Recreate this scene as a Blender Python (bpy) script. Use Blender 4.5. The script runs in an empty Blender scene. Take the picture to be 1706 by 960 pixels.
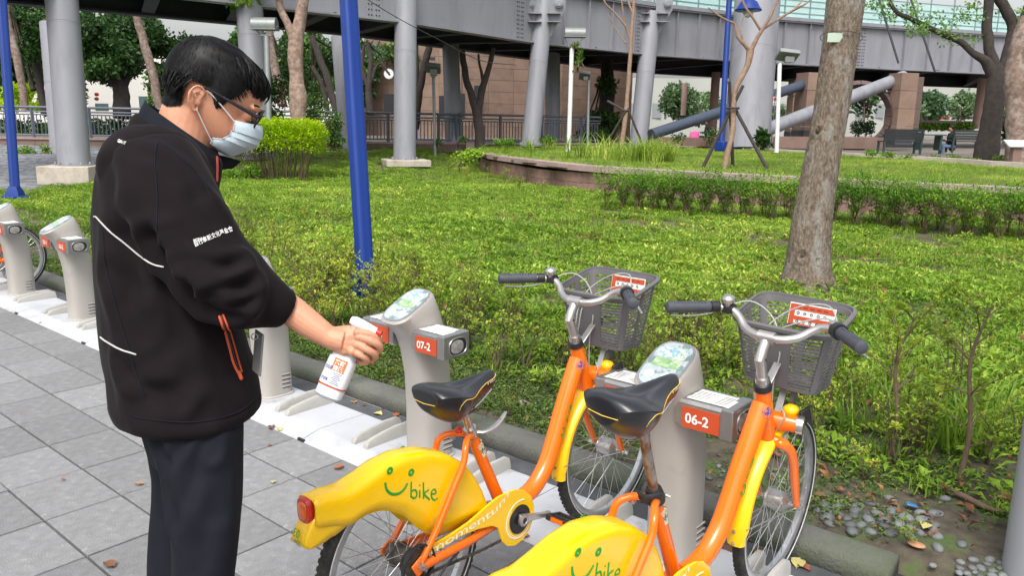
import bpy, bmesh, math, random
import numpy as np
from mathutils import Vector, Matrix, noise as mnoise
from mathutils.bvhtree import BVHTree
from mathutils.kdtree import KDTree
random.seed(7); rng = np.random.default_rng(7)
SC = bpy.context.scene
COL = SC.collection

# ------------------------------------------------------------------ camera
FPX, CX, CY, EYE = 1332.0, 853.0, 480.0, 1.58
_v1 = np.array([-740-CX, -(181-CY), -FPX]); _v1 /= np.linalg.norm(_v1)
_v2 = np.array([2015-CX, -(225-CY), -FPX]); _v2 -= _v1*(_v1@_v2); _v2 /= np.linalg.norm(_v2)
RC = np.array([-_v1, _v2, np.cross(-_v1, _v2)])          # camera -> world
CAM = np.array([0, 0, EYE])
cam_d = bpy.data.cameras.new('camera'); cam = bpy.data.objects.new('camera', cam_d); COL.objects.link(cam)
M = Matrix.Identity(4)
for i in range(3):
    for j in range(3): M[i][j] = RC[i][j]
    M[i][3] = CAM[i]
cam.matrix_world = M
cam_d.sensor_width = 36; cam_d.lens = FPX/1706*36; cam_d.clip_end = 2000; cam_d.clip_start = .05
SC.camera = cam

def ray(px, py):
    d = np.array([px-CX, -(py-CY), -FPX]); return RC@d/np.linalg.norm(d)
def P(px, py, dep):
    """a point of the place seen at photo pixel (px, py), dep metres in front"""
    return CAM+RC@(np.array([px-CX, -(py-CY), -FPX])/FPX*dep)
def atz(px, py, z=0.):
    d = ray(px, py); return CAM+d*(z-EYE)/d[2]
RIGHT = RC@np.array([1, 0, 0]); RIGHT[2] = 0; RIGHT /= np.linalg.norm(RIGHT)
FWD = np.array([-RIGHT[1], RIGHT[0], 0])

# ------------------------------------------------------------------ world, sun, exposure
SUN_EL, SUN_AZ = math.radians(56), math.radians(-62)     # azimuth of the sun, measured from +x towards +y
W = bpy.data.worlds.new('World'); SC.world = W; W.use_nodes = True
nt = W.node_tree; bg = nt.nodes['Background']
sky = nt.nodes.new('ShaderNodeTexSky'); sky.sky_type = 'NISHITA'; sky.sun_disc = False
sky.sun_elevation = SUN_EL; sky.sun_rotation = math.pi/2-SUN_AZ
sky.dust_density = 5; sky.air_density = 1.3; sky.ozone_density = .6
hs = nt.nodes.new('ShaderNodeHueSaturation'); hs.inputs['Saturation'].default_value = .30
nt.links.new(sky.outputs[0], hs.inputs['Color']); nt.links.new(hs.outputs[0], bg.inputs['Color'])
bg.inputs['Strength'].default_value = .15
sl = bpy.data.lights.new('sun', 'SUN'); sl.energy = 1.15; sl.angle = math.radians(22); sl.color = (1, .96, .9)
so = bpy.data.objects.new('sun', sl); COL.objects.link(so)
sd = Vector((math.cos(SUN_AZ)*math.cos(SUN_EL), math.sin(SUN_AZ)*math.cos(SUN_EL), math.sin(SUN_EL)))
so.rotation_euler = sd.to_track_quat('Z', 'Y').to_euler(); so.location = (0, 0, 20)
SC.view_settings.view_transform = 'Standard'; SC.view_settings.look = 'None'
SC.view_settings.exposure = .70; SC.view_settings.gamma = 1
SC.render.engine = 'CYCLES'
SC.cycles.max_bounces = 6; SC.cycles.transparent_max_bounces = 12

# ------------------------------------------------------------------ materials
def srgb(h):
    c = [int(h[i:i+2], 16)/255 for i in (0, 2, 4)]
    return tuple(((x/12.92) if x <= .04045 else ((x+.055)/1.055)**2.4) for x in c)
MATS = {}
def mat(name, col, rough=.5, metal=0., var=.12, scale=8., bump=0., bscale=60., spec=.5, coat=0., alpha=1., trans=0., col2=None, c2pos=(.45, .7), c2scale=None, detail=6., stretch=None, sss=0., rvar=.0, rnd=0.):
    if name in MATS: return MATS[name]
    m = bpy.data.materials.new(name); m.use_nodes = True
    t = m.node_tree; n = t.nodes; L = t.links; b = n['Principled BSDF']
    if isinstance(col, str): col = srgb(col)
    if isinstance(col2, str): col2 = srgb(col2)
    tc = n.new('ShaderNodeTexCoord'); mp = n.new('ShaderNodeMapping'); L.new(tc.outputs['Object'], mp.inputs[0])
    if stretch: mp.inputs['Scale'].default_value = stretch
    nz = n.new('ShaderNodeTexNoise'); nz.inputs['Scale'].default_value = scale; nz.inputs['Detail'].default_value = detail
    L.new(mp.outputs[0], nz.inputs['Vector'])
    cr = n.new('ShaderNodeValToRGB')
    cr.color_ramp.elements[0].position = .3; cr.color_ramp.elements[1].position = .7
    cr.color_ramp.elements[0].color = (*[max(0, c*(1-var)) for c in col], 1)
    cr.color_ramp.elements[1].color = (*[min(1, c*(1+var)) for c in col], 1)
    L.new(nz.outputs['Fac'], cr.inputs[0]); out = cr.outputs[0]
    if col2 is not None:
        n2 = n.new('ShaderNodeTexNoise'); n2.inputs['Scale'].default_value = c2scale or scale*.6; n2.inputs['Detail'].default_value = 8
        n2.inputs['Roughness'].default_value = .65
        L.new(mp.outputs[0], n2.inputs['Vector'])
        r2 = n.new('ShaderNodeValToRGB'); r2.color_ramp.elements[0].position = c2pos[0]; r2.color_ramp.elements[1].position = c2pos[1]
        L.new(n2.outputs['Fac'], r2.inputs[0])
        mx = n.new('ShaderNodeMixRGB'); L.new(r2.outputs[0], mx.inputs[0]); L.new(out, mx.inputs[1]); mx.inputs[2].default_value = (*col2, 1)
        out = mx.outputs[0]
    if rnd:
        oi = n.new('ShaderNodeObjectInfo'); hv = n.new('ShaderNodeHueSaturation')
        mr = n.new('ShaderNodeMapRange'); mr.inputs['To Min'].default_value = 1-rnd; mr.inputs['To Max'].default_value = 1+rnd
        L.new(oi.outputs['Random'], mr.inputs['Value']); L.new(mr.outputs[0], hv.inputs['Value']); L.new(out, hv.inputs['Color']); out = hv.outputs[0]
    L.new(out, b.inputs['Base Color'])
    b.inputs['Roughness'].default_value = rough; b.inputs['Metallic'].default_value = metal
    if rvar:
        mr = n.new('ShaderNodeMapRange'); mr.inputs['To Min'].default_value = max(.02, rough-rvar); mr.inputs['To Max'].default_value = min(1, rough+rvar)
        L.new(nz.outputs['Fac'], mr.inputs['Value']); L.new(mr.outputs[0], b.inputs['Roughness'])
    b.inputs['Specular IOR Level'].default_value = spec
    b.inputs['Coat Weight'].default_value = coat; b.inputs['Coat Roughness'].default_value = .08
    if trans: b.inputs['Transmission Weight'].default_value = trans
    if alpha < 1: b.inputs['Alpha'].default_value = alpha
    if sss:
        b.inputs['Subsurface Weight'].default_value = sss; b.inputs['Subsurface Radius'].default_value = (.012, .004, .002); b.inputs['Subsurface Scale'].default_value = 1
    if bump:
        nb = n.new('ShaderNodeTexNoise'); nb.inputs['Scale'].default_value = bscale; nb.inputs['Detail'].default_value = 5
        L.new(mp.outputs[0], nb.inputs['Vector'])
        bp = n.new('ShaderNodeBump'); bp.inputs['Strength'].default_value = min(1, bump); bp.inputs['Distance'].default_value = .01*max(1, bump)
        L.new(nb.outputs['Fac'], bp.inputs['Height']); L.new(bp.outputs[0], b.inputs['Normal'])
    MATS[name] = m; return m

def leaf_mat(name, c1, c2, c3=None, transl=.35, big=.35):
    """leaf colour varies by instance and by a slow world-space noise"""
    if name in MATS: return MATS[name]
    m = bpy.data.materials.new(name); m.use_nodes = True
    t = m.node_tree; n = t.nodes; L = t.links; b = n['Principled BSDF']
    geo = n.new('ShaderNodeNewGeometry'); oi = n.new('ShaderNodeObjectInfo')
    nz = n.new('ShaderNodeTexNoise'); nz.inputs['Scale'].default_value = big; nz.inputs['Detail'].default_value = 4; L.new(geo.outputs['Position'], nz.inputs['Vector'])
    nf = n.new('ShaderNodeTexNoise'); nf.inputs['Scale'].default_value = 17; nf.inputs['Detail'].default_value = 2; L.new(geo.outputs['Position'], nf.inputs['Vector'])
    a = n.new('ShaderNodeMath'); a.operation = 'ADD'; L.new(nz.outputs['Fac'], a.inputs[0]); L.new(nf.outputs['Fac'], a.inputs[1])
    a2 = n.new('ShaderNodeMath'); a2.operation = 'MULTIPLY_ADD'; L.new(oi.outputs['Random'], a2.inputs[0]); a2.inputs[1].default_value = .35; L.new(a.outputs[0], a2.inputs[2])
    a3 = n.new('ShaderNodeMath'); a3.operation = 'MULTIPLY_ADD'; L.new(geo.outputs['Random Per Island'], a3.inputs[0]); a3.inputs[1].default_value = .5; L.new(a2.outputs[0], a3.inputs[2])
    mr = n.new('ShaderNodeMapRange'); mr.inputs['From Min'].default_value = .95; mr.inputs['From Max'].default_value = 1.9; L.new(a3.outputs[0], mr.inputs['Value'])
    cr = n.new('ShaderNodeValToRGB'); e = cr.color_ramp.elements
    e[0].position = .05; e[0].color = (*srgb(c1), 1); e[1].position = .75; e[1].color = (*srgb(c2), 1)
    if c3: x = e.new(.97); x.color = (*srgb(c3), 1)
    L.new(mr.outputs[0], cr.inputs[0]); L.new(cr.outputs[0], b.inputs['Base Color'])
    b.inputs['Roughness'].default_value = .5; b.inputs['Specular IOR Level'].default_value = .35
    if transl:
        tr = n.new('ShaderNodeBsdfTranslucent'); mx = n.new('ShaderNodeMixShader'); mx.inputs[0].default_value = transl
        L.new(cr.outputs[0], tr.inputs['Color']); L.new(b.outputs[0], mx.inputs[1]); L.new(tr.outputs[0], mx.inputs[2])
        L.new(mx.outputs[0], n['Material Output'].inputs['Surface'])
    MATS[name] = m; return m

# ------------------------------------------------------------------ mesh builder
def rotm(rx=0, ry=0, rz=0):
    return np.array(Matrix.Rotation(rz, 3, 'Z')@Matrix.Rotation(ry, 3, 'Y')@Matrix.Rotation(rx, 3, 'X'))
class MB:
    def __init__(s): s.v = []; s.f = []; s.mi = []
    def add(s, V, F, mi=0):
        o = len(s.v); s.v += [tuple(map(float, p)) for p in V]; s.f += [tuple(i+o for i in f) for f in F]; s.mi += [mi]*len(F); return s
    def box(s, c, d, r=None, mi=0, taper=1.):
        V = []
        for z in (-.5, .5):
            k = taper if z > 0 else 1.
            for x, y in ((-.5, -.5), (.5, -.5), (.5, .5), (-.5, .5)): V.append((x*d[0]*k, y*d[1]*k, z*d[2]))
        V = np.array(V)
        if r is not None: V = V@np.asarray(r).T
        return s.add(V+np.array(c), [(0, 3, 2, 1), (4, 5, 6, 7), (0, 1, 5, 4), (1, 2, 6, 5), (2, 3, 7, 6), (3, 0, 4, 7)], mi)
    def bar(s, a, b, w, h, mi=0, up=(0, 0, 1)):
        """box from a to b, w wide, h tall"""
        a = np.array(a, float); b = np.array(b, float); d = b-a; L_ = np.linalg.norm(d); d /= L_
        u = np.array(up, float); x = np.cross(d, u); x /= np.linalg.norm(x); z = np.cross(x, d)
        return s.box((a+b)/2, (L_, w, h), np.array([d, -x, z]).T, mi)
    def loft(s, rings, cap=True, mi=0, closed=True):
        n = len(rings[0]); V = [p for r in rings for p in r]; F = []
        for i in range(len(rings)-1):
            for j in range(n if closed else n-1):
                k = (j+1) % n; F.append((i*n+j, i*n+k, (i+1)*n+k, (i+1)*n+j))
        if cap and closed:
            F.append(tuple(range(n-1, -1, -1))); F.append(tuple((len(rings)-1)*n+j for j in range(n)))
        return s.add(V, F, mi)
    def tube(s, pts, r, n=10, cap=True, mi=0, flat=1., flatdir=None, round_end=False):
        pts = [np.array(p, float) for p in pts]; m = len(pts)
        if not hasattr(r, '__len__'): r = [r]*m
        r = list(r)
        if round_end:
            def ext(p, q, rr):
                d = (p-q)/max(1e-9, np.linalg.norm(p-q)); return [(p+d*rr*.5, rr*.82), (p+d*rr*.85, rr*.5), (p+d*rr, rr*.08)]
            e0 = ext(pts[0], pts[1], r[0])[::-1]; e1 = ext(pts[-1], pts[-2], r[-1])
            pts = [x[0] for x in e0]+pts+[x[0] for x in e1]; r = [x[1] for x in e0]+r+[x[1] for x in e1]; m = len(pts)
        T = []
        for i in range(m):
            t = pts[min(i+1, m-1)]-pts[max(i-1, 0)]; T.append(t/max(1e-9, np.linalg.norm(t)))
        up = np.array(flatdir if flatdir is not None else ((0, 0, 1) if abs(T[0][2]) < .9 else (1, 0, 0)), float)
        x = np.cross(T[0], up); x /= max(1e-9, np.linalg.norm(x)); rings = []
        for i in range(m):
            if flatdir is not None: x = np.cross(T[i], up); x /= max(1e-9, np.linalg.norm(x))
            else: x = x-T[i]*(x@T[i]); x /= max(1e-9, np.linalg.norm(x))
            y = np.cross(T[i], x)
            rings.append([pts[i]+r[i]*(math.cos(a)*x+math.sin(a)*y*flat) for a in np.linspace(0, 2*math.pi, n, endpoint=False)])
        return s.loft(rings, cap, mi)
    def cyl(s, a, b, r, r2=None, n=20, mi=0): return s.tube([a, b], [r, r if r2 is None else r2], n, True, mi)
    def lathe(s, c, axis, prof, n=24, mi=0):
        """prof = [(offset along axis, radius)]"""
        ax = np.array(axis, float); ax /= np.linalg.norm(ax); u = np.array((0, 0, 1.) if abs(ax[2]) < .9 else (1., 0, 0))
        x = np.cross(ax, u); x /= np.linalg.norm(x); y = np.cross(ax, x); c = np.array(c, float)
        return s.loft([[c+ax*o+max(r, 1e-4)*(math.cos(a)*x+math.sin(a)*y) for a in np.linspace(0, 2*math.pi, n, endpoint=False)] for o, r in prof], True, mi)
    def torus(s, c, axis, R_, r, n=48, m=8, mi=0, flat=1., a0=0, a1=2*math.pi):
        ax = np.array(axis, float); ax /= np.linalg.norm(ax); u = np.array((0, 0, 1.) if abs(ax[2]) < .9 else (1., 0, 0))
        x = np.cross(ax, u); x /= np.linalg.norm(x); y = np.cross(ax, x); c = np.array(c, float)
        full = abs(a1-a0-2*math.pi) < 1e-6; rings = []
        for a in np.linspace(a0, a1, n, endpoint=not full):
            d = math.cos(a)*x+math.sin(a)*y
            rings.append([c+d*(R_+r*math.cos(b))+ax*r*flat*math.sin(b) for b in np.linspace(0, 2*math.pi, m, endpoint=False)])
        if full: rings.append(rings[0])
        return s.loft(rings, not full, mi)
    def ball(s, c, r, n=12, mi=0, rot=None):
        if not hasattr(r, '__len__'): r = (r, r, r)
        V = []; F = []
        for i in range(n//2+1):
            t = math.pi*i/(n//2)
            for j in range(n): p = 2*math.pi*j/n; V.append((math.sin(t)*math.cos(p)*r[0], math.sin(t)*math.sin(p)*r[1], math.cos(t)*r[2]))
        for i in range(n//2):
            for j in range(n): F.append((i*n+j, (i+1)*n+j, (i+1)*n+(j+1) % n, i*n+(j+1) % n))
        V = np.array(V)
        if rot is not None: V = V@np.asarray(rot).T
        return s.add(V+np.array(c), F, mi)
    def prism(s, poly, o, ux, uy, un, th, mi=0):
        """2-D polygon in the plane o + a*ux + b*uy, extruded th along un"""
        o = np.array(o, float); ux = np.array(ux, float); uy = np.array(uy, float); un = np.array(un, float); n = len(poly)
        A = [o+a*ux+b*uy for a, b in poly]; B = [p+un*th for p in A]
        return s.add(A+B, [tuple(range(n-1, -1, -1)), tuple(range(n, 2*n))]+[(i, (i+1) % n, n+(i+1) % n, n+i) for i in range(n)], mi)
    def mesh(s, name, mats, origin=None, smooth=True):
        me = bpy.data.meshes.new(name); V = np.array(s.v) if s.v else np.zeros((0, 3))
        if origin is not None: V = V-np.array(origin)
        me.from_pydata(V.tolist(), [], s.f); me.validate()
        for m in (mats if isinstance(mats, (list, tuple)) else [mats]): me.materials.append(m)
        if len(s.mi) == len(me.polygons): me.polygons.foreach_set('material_index', s.mi)
        if smooth:
            me.polygons.foreach_set('use_smooth', [True]*len(me.polygons))
        me.update(); return me
    def build(s, name, mats, parent=None, origin=None, smooth=True, bevel=0, seg=2, normals=True, **props):
        me = s.mesh(name, mats, origin if origin is not None else (root_of(parent).get('org') if parent is not None and 'org' in root_of(parent).keys() else None), smooth)
        if normals:
            bm = bmesh.new(); bm.from_mesh(me); bmesh.ops.recalc_face_normals(bm, faces=bm.faces); bm.to_mesh(me); bm.free()
        o = bpy.data.objects.new(name, me); COL.objects.link(o)
        if parent is not None: o.parent = parent
        elif origin is not None: o.location = origin
        if smooth: me.set_sharp_from_angle(angle=math.radians(38))
        if bevel:
            b = o.modifiers.new('bevel', 'BEVEL'); b.width = bevel; b.segments = seg; b.limit_method = 'ANGLE'; b.angle_limit = math.radians(40); b.harden_normals = False
        for k, v in props.items(): o[k] = v
        return o
ORG = {}
class _R(dict): pass
def root_of(o):
    while o.parent is not None: o = o.parent
    return ORG.get(o.name, _R())
def thing(name, label, cat, loc=(0, 0, 0), group=None, worldcoords=True, rot=None):
    """Empty at the thing's base; parts are given in world coordinates unless worldcoords=False"""
    o = bpy.data.objects.new(name, None); COL.objects.link(o); o.location = tuple(map(float, loc)); o.empty_display_size = .1
    o['label'] = label; o['category'] = cat
    if group: o['group'] = group
    if worldcoords: ORG[o.name] = _R(org=tuple(map(float, loc)))
    if rot is not None: o.rotation_euler = rot
    return o
def tag(o, label, cat, group=None):
    o['label'] = label; o['category'] = cat
    if group: o['group'] = group
    return o
def copy_tree(o, parent=None):
    c = o.copy(); COL.objects.link(c)
    if parent is not None: c.parent = parent
    for ch in list(o.children): copy_tree(ch, c)
    return c
def bez(pts, n=8):
    """smooth curve (Catmull-Rom) through pts"""
    pts = [np.array(p, float) for p in pts]; Q = [2*pts[0]-pts[1]]+pts+[2*pts[-1]-pts[-2]]; out = []
    for i in range(1, len(Q)-2):
        for t in np.linspace(0, 1, n, endpoint=False):
            a, b, c, d = Q[i-1], Q[i], Q[i+1], Q[i+2]
            out.append(.5*((2*b)+(-a+c)*t+(2*a-5*b+4*c-d)*t*t+(-a+3*b-3*c+d)*t**3))
    out.append(pts[-1]); return out
def lerpr(r, n, k):
    """radii r at control points resampled for bez(..., n)"""
    return list(np.interp(np.linspace(0, k-1, (k-1)*n+1), range(k), r))
def remesh(mb, voxel, smooth=6, name='tmp'):
    me = mb.mesh(name, []); o = bpy.data.objects.new(name, me); COL.objects.link(o)
    bm = bmesh.new(); bm.from_mesh(me); bmesh.ops.recalc_face_normals(bm, faces=bm.faces); bm.to_mesh(me); bm.free()
    m = o.modifiers.new('r', 'REMESH'); m.mode = 'VOXEL'; m.voxel_size = voxel; m.adaptivity = 0
    if smooth:
        sm = o.modifiers.new('s', 'SMOOTH'); sm.iterations = smooth; sm.factor = .5
    dg = bpy.context.evaluated_depsgraph_get(); ev = o.evaluated_get(dg); m2 = bpy.data.meshes.new_from_object(ev)
    bpy.data.objects.remove(o); bpy.data.meshes.remove(me); return m2
def mesh_np(me):
    v = np.empty(len(me.vertices)*3); me.vertices.foreach_get('co', v); nn = np.empty(len(me.vertices)*3); me.vertices.foreach_get('normal', nn)
    return v.reshape(-1, 3), nn.reshape(-1, 3)
def set_np(me, v): me.vertices.foreach_set('co', v.ravel()); me.update()
def obj(me, name, mats, parent=None, origin=None, **props):
    if origin is None and parent is not None: origin = root_of(parent).get('org')
    if origin is not None:
        v, _ = mesh_np(me); set_np(me, v-np.array(origin))
    me.materials.clear()
    for m in (mats if isinstance(mats, (list, tuple)) else [mats]): me.materials.append(m)
    me.polygons.foreach_set('use_smooth', [True]*len(me.polygons))
    o = bpy.data.objects.new(name, me); COL.objects.link(o)
    if parent is not None: o.parent = parent
    for k, v in props.items(): o[k] = v
    return o
_tc = {}
def text2d(body, size=1., bold=0., align='LEFT', spacing=1.):
    """vertices and faces of a line of lettering in the xy plane"""
    k = (body, size, bold, align, spacing)
    if k in _tc: return _tc[k]
    cu = bpy.data.curves.new('t', 'FONT'); cu.body = body; cu.size = size; cu.align_x = align; cu.offset = bold; cu.space_character = spacing; cu.resolution_u = 3
    o = bpy.data.objects.new('t', cu); COL.objects.link(o); dg = bpy.context.evaluated_depsgraph_get()
    me = bpy.data.meshes.new_from_object(o.evaluated_get(dg)); V = np.array([v.co[:] for v in me.vertices]) if len(me.vertices) else np.zeros((0, 3)); F = [tuple(p.vertices) for p in me.polygons]
    bpy.data.objects.remove(o); bpy.data.meshes.remove(me); _tc[k] = (V, F); return V, F
def lettering(mb, body, o, ux, uy, size, lift=0, un=None, mi=0, bold=0., align='LEFT', spacing=1., shear=0.):
    V, F = text2d(body, size, bold, align, spacing)
    o = np.array(o, float); ux = np.array(ux, float); uy = np.array(uy, float)
    if len(V): mb.add([o+(x+shear*y)*ux+y*uy+(np.array(un)*lift if un is not None else 0) for x, y, _ in V], F, mi)
# ================================================================== SETTING
def sstep(a, b, x): t = min(1, max(0, (x-a)/(b-a))); return t*t*(3-2*t)
def depth_of(x, y): return float(np.array([x, y, -1.2])@(-RC[:, 2]))
def ground_z(x, y):
    if y < 2.94: return 0.
    z = .055+.05*sstep(2.95, 4.6, y)
    z -= .05*sstep(8, 13, y)
    z += .03*math.sin(x*.9+1)*math.sin(y*.7)*sstep(4, 8, y)
    d = depth_of(x, y); lat = x*RIGHT[0]+y*RIGHT[1]
    z += .26*sstep(19, 26, d)*(1-sstep(-4, -1.5, lat))
    z += .3*sstep(24, 33, d)
    return z

m_tile = mat('paving_grey', (.215, .217, .222), .82, var=.14, scale=22, bump=.6, bscale=160, col2=(.33, .332, .338), c2pos=(.58, .70), c2scale=26, rnd=.19, stretch=(1, 1, 1))
m_joint = mat('joint_dark', (.025, .025, .025), .95, var=.3, scale=30)
m_ground = mat('ground_earth', (.16, .15, .13), .95, var=.2, scale=.5)
m_soil = mat('soil', (.075, .062, .045), .95, var=.45, scale=14, bump=1, bscale=40, col2=(.06, .10, .025), c2pos=(.48, .62), c2scale=7)
m_kerb = mat('kerb_concrete', (.13, .13, .118), .85, var=.3, scale=6, bump=.7, bscale=90, col2=(.09, .105, .07), c2pos=(.42, .62), c2scale=3)
m_asph = mat('gutter_dark', (.085, .09, .098), .85, var=.25, scale=9, bump=.5, bscale=200)
m_granite = mat('granite_brown', (.27, .165, .14), .7, var=.2, scale=7, bump=.25, bscale=120, col2=(.16, .10, .085), c2pos=(.5, .75), rnd=.14)
m_coping = mat('granite_coping', (.36, .26, .245), .62, var=.12, scale=9, bump=.2, bscale=120, col2=(.27, .20, .18), c2pos=(.5, .7), rnd=.08)
m_whitekerb = mat('kerb_pale', (.52, .45, .38), .8, var=.1, scale=5)
m_gravel = mat('slate_gravel', (.14, .145, .16), .9, var=.5, scale=6, bump=1, bscale=12, col2=(.25, .26, .27), c2pos=(.45, .6), c2scale=3)

g = MB(); g.add([(-400, -300, -.08), (400, -300, -.08), (400, 500, -.08), (-400, 500, -.08)], [(0, 1, 2, 3)]); g.build('ground', m_ground, kind='structure', smooth=False)

# --- pavement: tiles 40 x 30 cm, each a piece
pav = MB(); pav.box((-14, -2.45, -.05), (46, 10.42, .05)); pavement = pav.build('pavement', m_joint, kind='structure', smooth=False)
TX, TY = .3973, .3012
def tile_mesh(k):
    r = random.Random(k); w, d = TX-.010, TY-.010; b = .003; V = []
    for z, i in ((-.03, 0), (-b, 0), (0, b)):
        for sx, sy in ((-1, -1), (1, -1), (1, 1), (-1, 1)): V.append((sx*(w/2-i), sy*(d/2-i), z))
    F = [(8, 9, 10, 11)]+[(a+i, a+(i+1) % 4, a+4+(i+1) % 4, a+4+i) for a in (0, 4) for i in range(4)]
    mb = MB(); mb.add(V, F); return mb.mesh('paving_tile', m_tile, smooth=False)
tm = [tile_mesh(k) for k in range(4)]
cand = []
def proj(p):
    c = (np.array(p)-CAM)@RC; return CX-c[0]/c[2]*FPX, CY+c[1]/c[2]*FPX, -c[2]
for i in range(-46, 14):
    for j in range(-14, 10):
        x, y = -2.512+TX*(i+.5), 1.034+TY*(j-.0)+TY/2
        if y > 2.75: continue
        px, py, dd = proj((x, y, 0))
        vis = dd > .3 and -60 < px < 1770 and py > 0 and py < 1010
        cand.append((0 if vis else 1, dd if dd > 0 else 99, x, y))
cand.sort(); stuffm = MB()
for n_, (hid, dd, x, y) in enumerate(cand):
    dz = random.uniform(-.0012, .0012); rx, ry = random.uniform(-.0025, .0025), random.uniform(-.002, .002)
    if n_ < 300 and not hid:
        o = bpy.data.objects.new('paving_tile', tm[n_ % 4]); COL.objects.link(o); o.parent = pavement
        o.location = (x, y, dz); o.rotation_euler = (rx, ry, 0)
    else:
        stuffm.box((x, y, dz-.015), (TX-.007, TY-.007, .03))
stuffm.build('paving_tiles', m_tile, pavement, smooth=False, kind='stuff')

gut = MB(); gut.box((-14, 2.70, .0), (46, .13, .012)); gut.build('gutter', m_asph, kind='structure', smooth=False)
# --- kerb stones
kerb = MB(); kerb.box((-14, 2.86, -.02), (26.8, .10, .06)); kerb_o = kerb.build('kerb', m_joint, kind='structure', smooth=False)
def kerb_mesh(L_, seed):
    r = random.Random(seed); prof = [(-.078, -.03), (-.076, .052), (-.068, .072), (-.048, .084), (.02, .088), (.055, .087), (.074, .080), (.078, .05), (.078, -.03)]
    rings = []
    for x in np.linspace(-L_/2, L_/2, 9): rings.append([(x, a+r.uniform(-.002, .002), b+r.uniform(-.003, .003)) for a, b in prof])
    m = MB(); m.loft(rings); return m.mesh('kerb_stone', m_kerb)
kms = [kerb_mesh(.995, k) for k in range(4)]
for i in range(27):
    o = bpy.data.objects.new('kerb_stone', kms[i % 4]); COL.objects.link(o); o.parent = kerb_o
    o.location = (-1.13-i*1.0, 2.855+random.uniform(-.004, .004), random.uniform(-.004, .004)); o.rotation_euler = (0, 0, random.uniform(-.004, .004))

# --- planter outline (world coordinates of the coping's outer edge)
FRONT = [(-19.81, 21.36), (-17.9, 19.3), (-15.6, 17.6), (-13.01, 16.19), (-10.9, 15.25), (-8.9, 15.05), (-6.56, 15.2), (-4.21, 15.4), (-2.3, 15.6), (2., 15.9), (7, 16.)]
BACK = [(8, 22.5), (1, 23.8), (-3.56, 25.2), (-6.17, 27.4), (-9.01, 28.9), (-11.16, 30.1), (-15.27, 31.6), (-19.0, 31.9), (-22.3, 30.2), (-23.3, 27.2), (-22.2, 23.9), (-21., 22.2)]
FR = [tuple(p[:2]) for p in bez([(x, y, 0) for x, y in FRONT], 5)]
BK = [tuple(p[:2]) for p in bez([(x, y, 0) for x, y in BACK], 4)]
POLY = FR+BK
def inpoly(x, y, P_=None):
    P_ = P_ or POLY; c = False; j = len(P_)-1
    for i in range(len(P_)):
        xi, yi = P_[i]; xj, yj = P_[j]
        if (yi > y) != (yj > y) and x < (xj-xi)*(y-yi)/(yj-yi)+xi: c = not c
        j = i
    return c
def planter_z(x, y): return .57+.10*sstep(15, 30, depth_of(x, y))+.012*math.sin(x*1.3)*math.sin(y*1.7)

# --- terrain sheet
m_lawn_soil = mat('lawn_soil', (.085, .085, .035), .95, var=.4, scale=5, bump=1, bscale=30, col2=(.10, .09, .05), c2pos=(.4, .6), c2scale=3)
def gravelly(x, y):
    xb = np.interp(y, [3, 8, 14, 22, 60], [-16.7, -19.0, -24, -33, -70]); return x < xb
tr = MB(); xs = np.concatenate([np.arange(-70, -12, .8), np.arange(-12, 10, .35), np.arange(10, 30, 2)]); ys = np.concatenate([[2.93], np.arange(3.0, 16, .3), np.arange(16, 62, .8)])
V = [(x, y, ground_z(x, y)+(.012*mnoise.noise((x*3, y*3, 0)) if 3 < y < 16 else 0)) for y in ys for x in xs]; nx = len(xs); F = []; MI = []
for j in range(len(ys)-1):
    for i in range(nx-1):
        F.append((j*nx+i, j*nx+i+1, (j+1)*nx+i+1, (j+1)*nx+i)); x, y = xs[i], ys[j]
        MI.append(2 if gravelly(x, y) else (0 if y < 4 else 1))
tr.add(V, F); tr.mi = MI; tr.build('lawn', [m_soil, m_lawn_soil, m_gravel], kind='structure')

# --- raised planter: wall blocks, coping stones, soil bed
pl = thing('planter', 'curved raised planter bed walled with brown granite blocks behind the clipped hedge', 'planter', (-9, 15.5, 0))
core = MB(); inn = []
def offset(pts, i, d):
    a = np.array(pts[max(0, i-1)]); b = np.array(pts[min(len(pts)-1, i+1)]); t = (b-a)/np.linalg.norm(b-a); return np.array(pts[i])+d*np.array([-t[1], t[0]])
n = len(FR)
bed = MB(); cxm, cym = -9, 22
gx_ = np.arange(-25, 9, .7); gy_ = np.arange(14, 33, .7)
idx = {}; V = []; F = []
for j, y in enumerate(gy_):
    for i, x in enumerate(gx_): idx[i, j] = len(V); V.append((x, y, planter_z(x, y)))
for j in range(len(gy_)-1):
    for i in range(len(gx_)-1):
        if inpoly(gx_[i]+.35, gy_[j]+.35): F.append((idx[i, j], idx[i+1, j], idx[i+1, j+1], idx[i, j+1]))
bed.add(V, F); bed.build('soil_bed', m_lawn_soil, pl)
def arc_resample(pts, step):
    pts = [np.array(p) for p in pts]; s = [0]
    for a, b in zip(pts, pts[1:]): s.append(s[-1]+np.linalg.norm(b-a))
    N = int(s[-1]/step); q = np.linspace(0, s[-1], N+1); return [np.array([np.interp(t, s, [p[k] for p in pts]) for k in (0, 1)]) for t in q]
for row in range(2):
    pp = arc_resample(FR, .62); off = .31 if row else 0
    for a, b in zip(pp, pp[1:]):
        a, b = np.array(a), np.array(b); t = (b-a)/np.linalg.norm(b-a); nn = np.array([-t[1], t[0]]); a2 = a+t*off*.5; b2 = b+t*off*.5
        c = (a2+b2)/2+nn*(.17+random.uniform(-.004, .004)); zb = ground_z(*c)-.04+row*.235
        o = MB().box((*c, zb+.115), (np.linalg.norm(b-a)-.012, .22, .228), rotm(rz=math.atan2(t[1], t[0]))).build('block', m_granite, pl, smooth=False)
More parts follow.
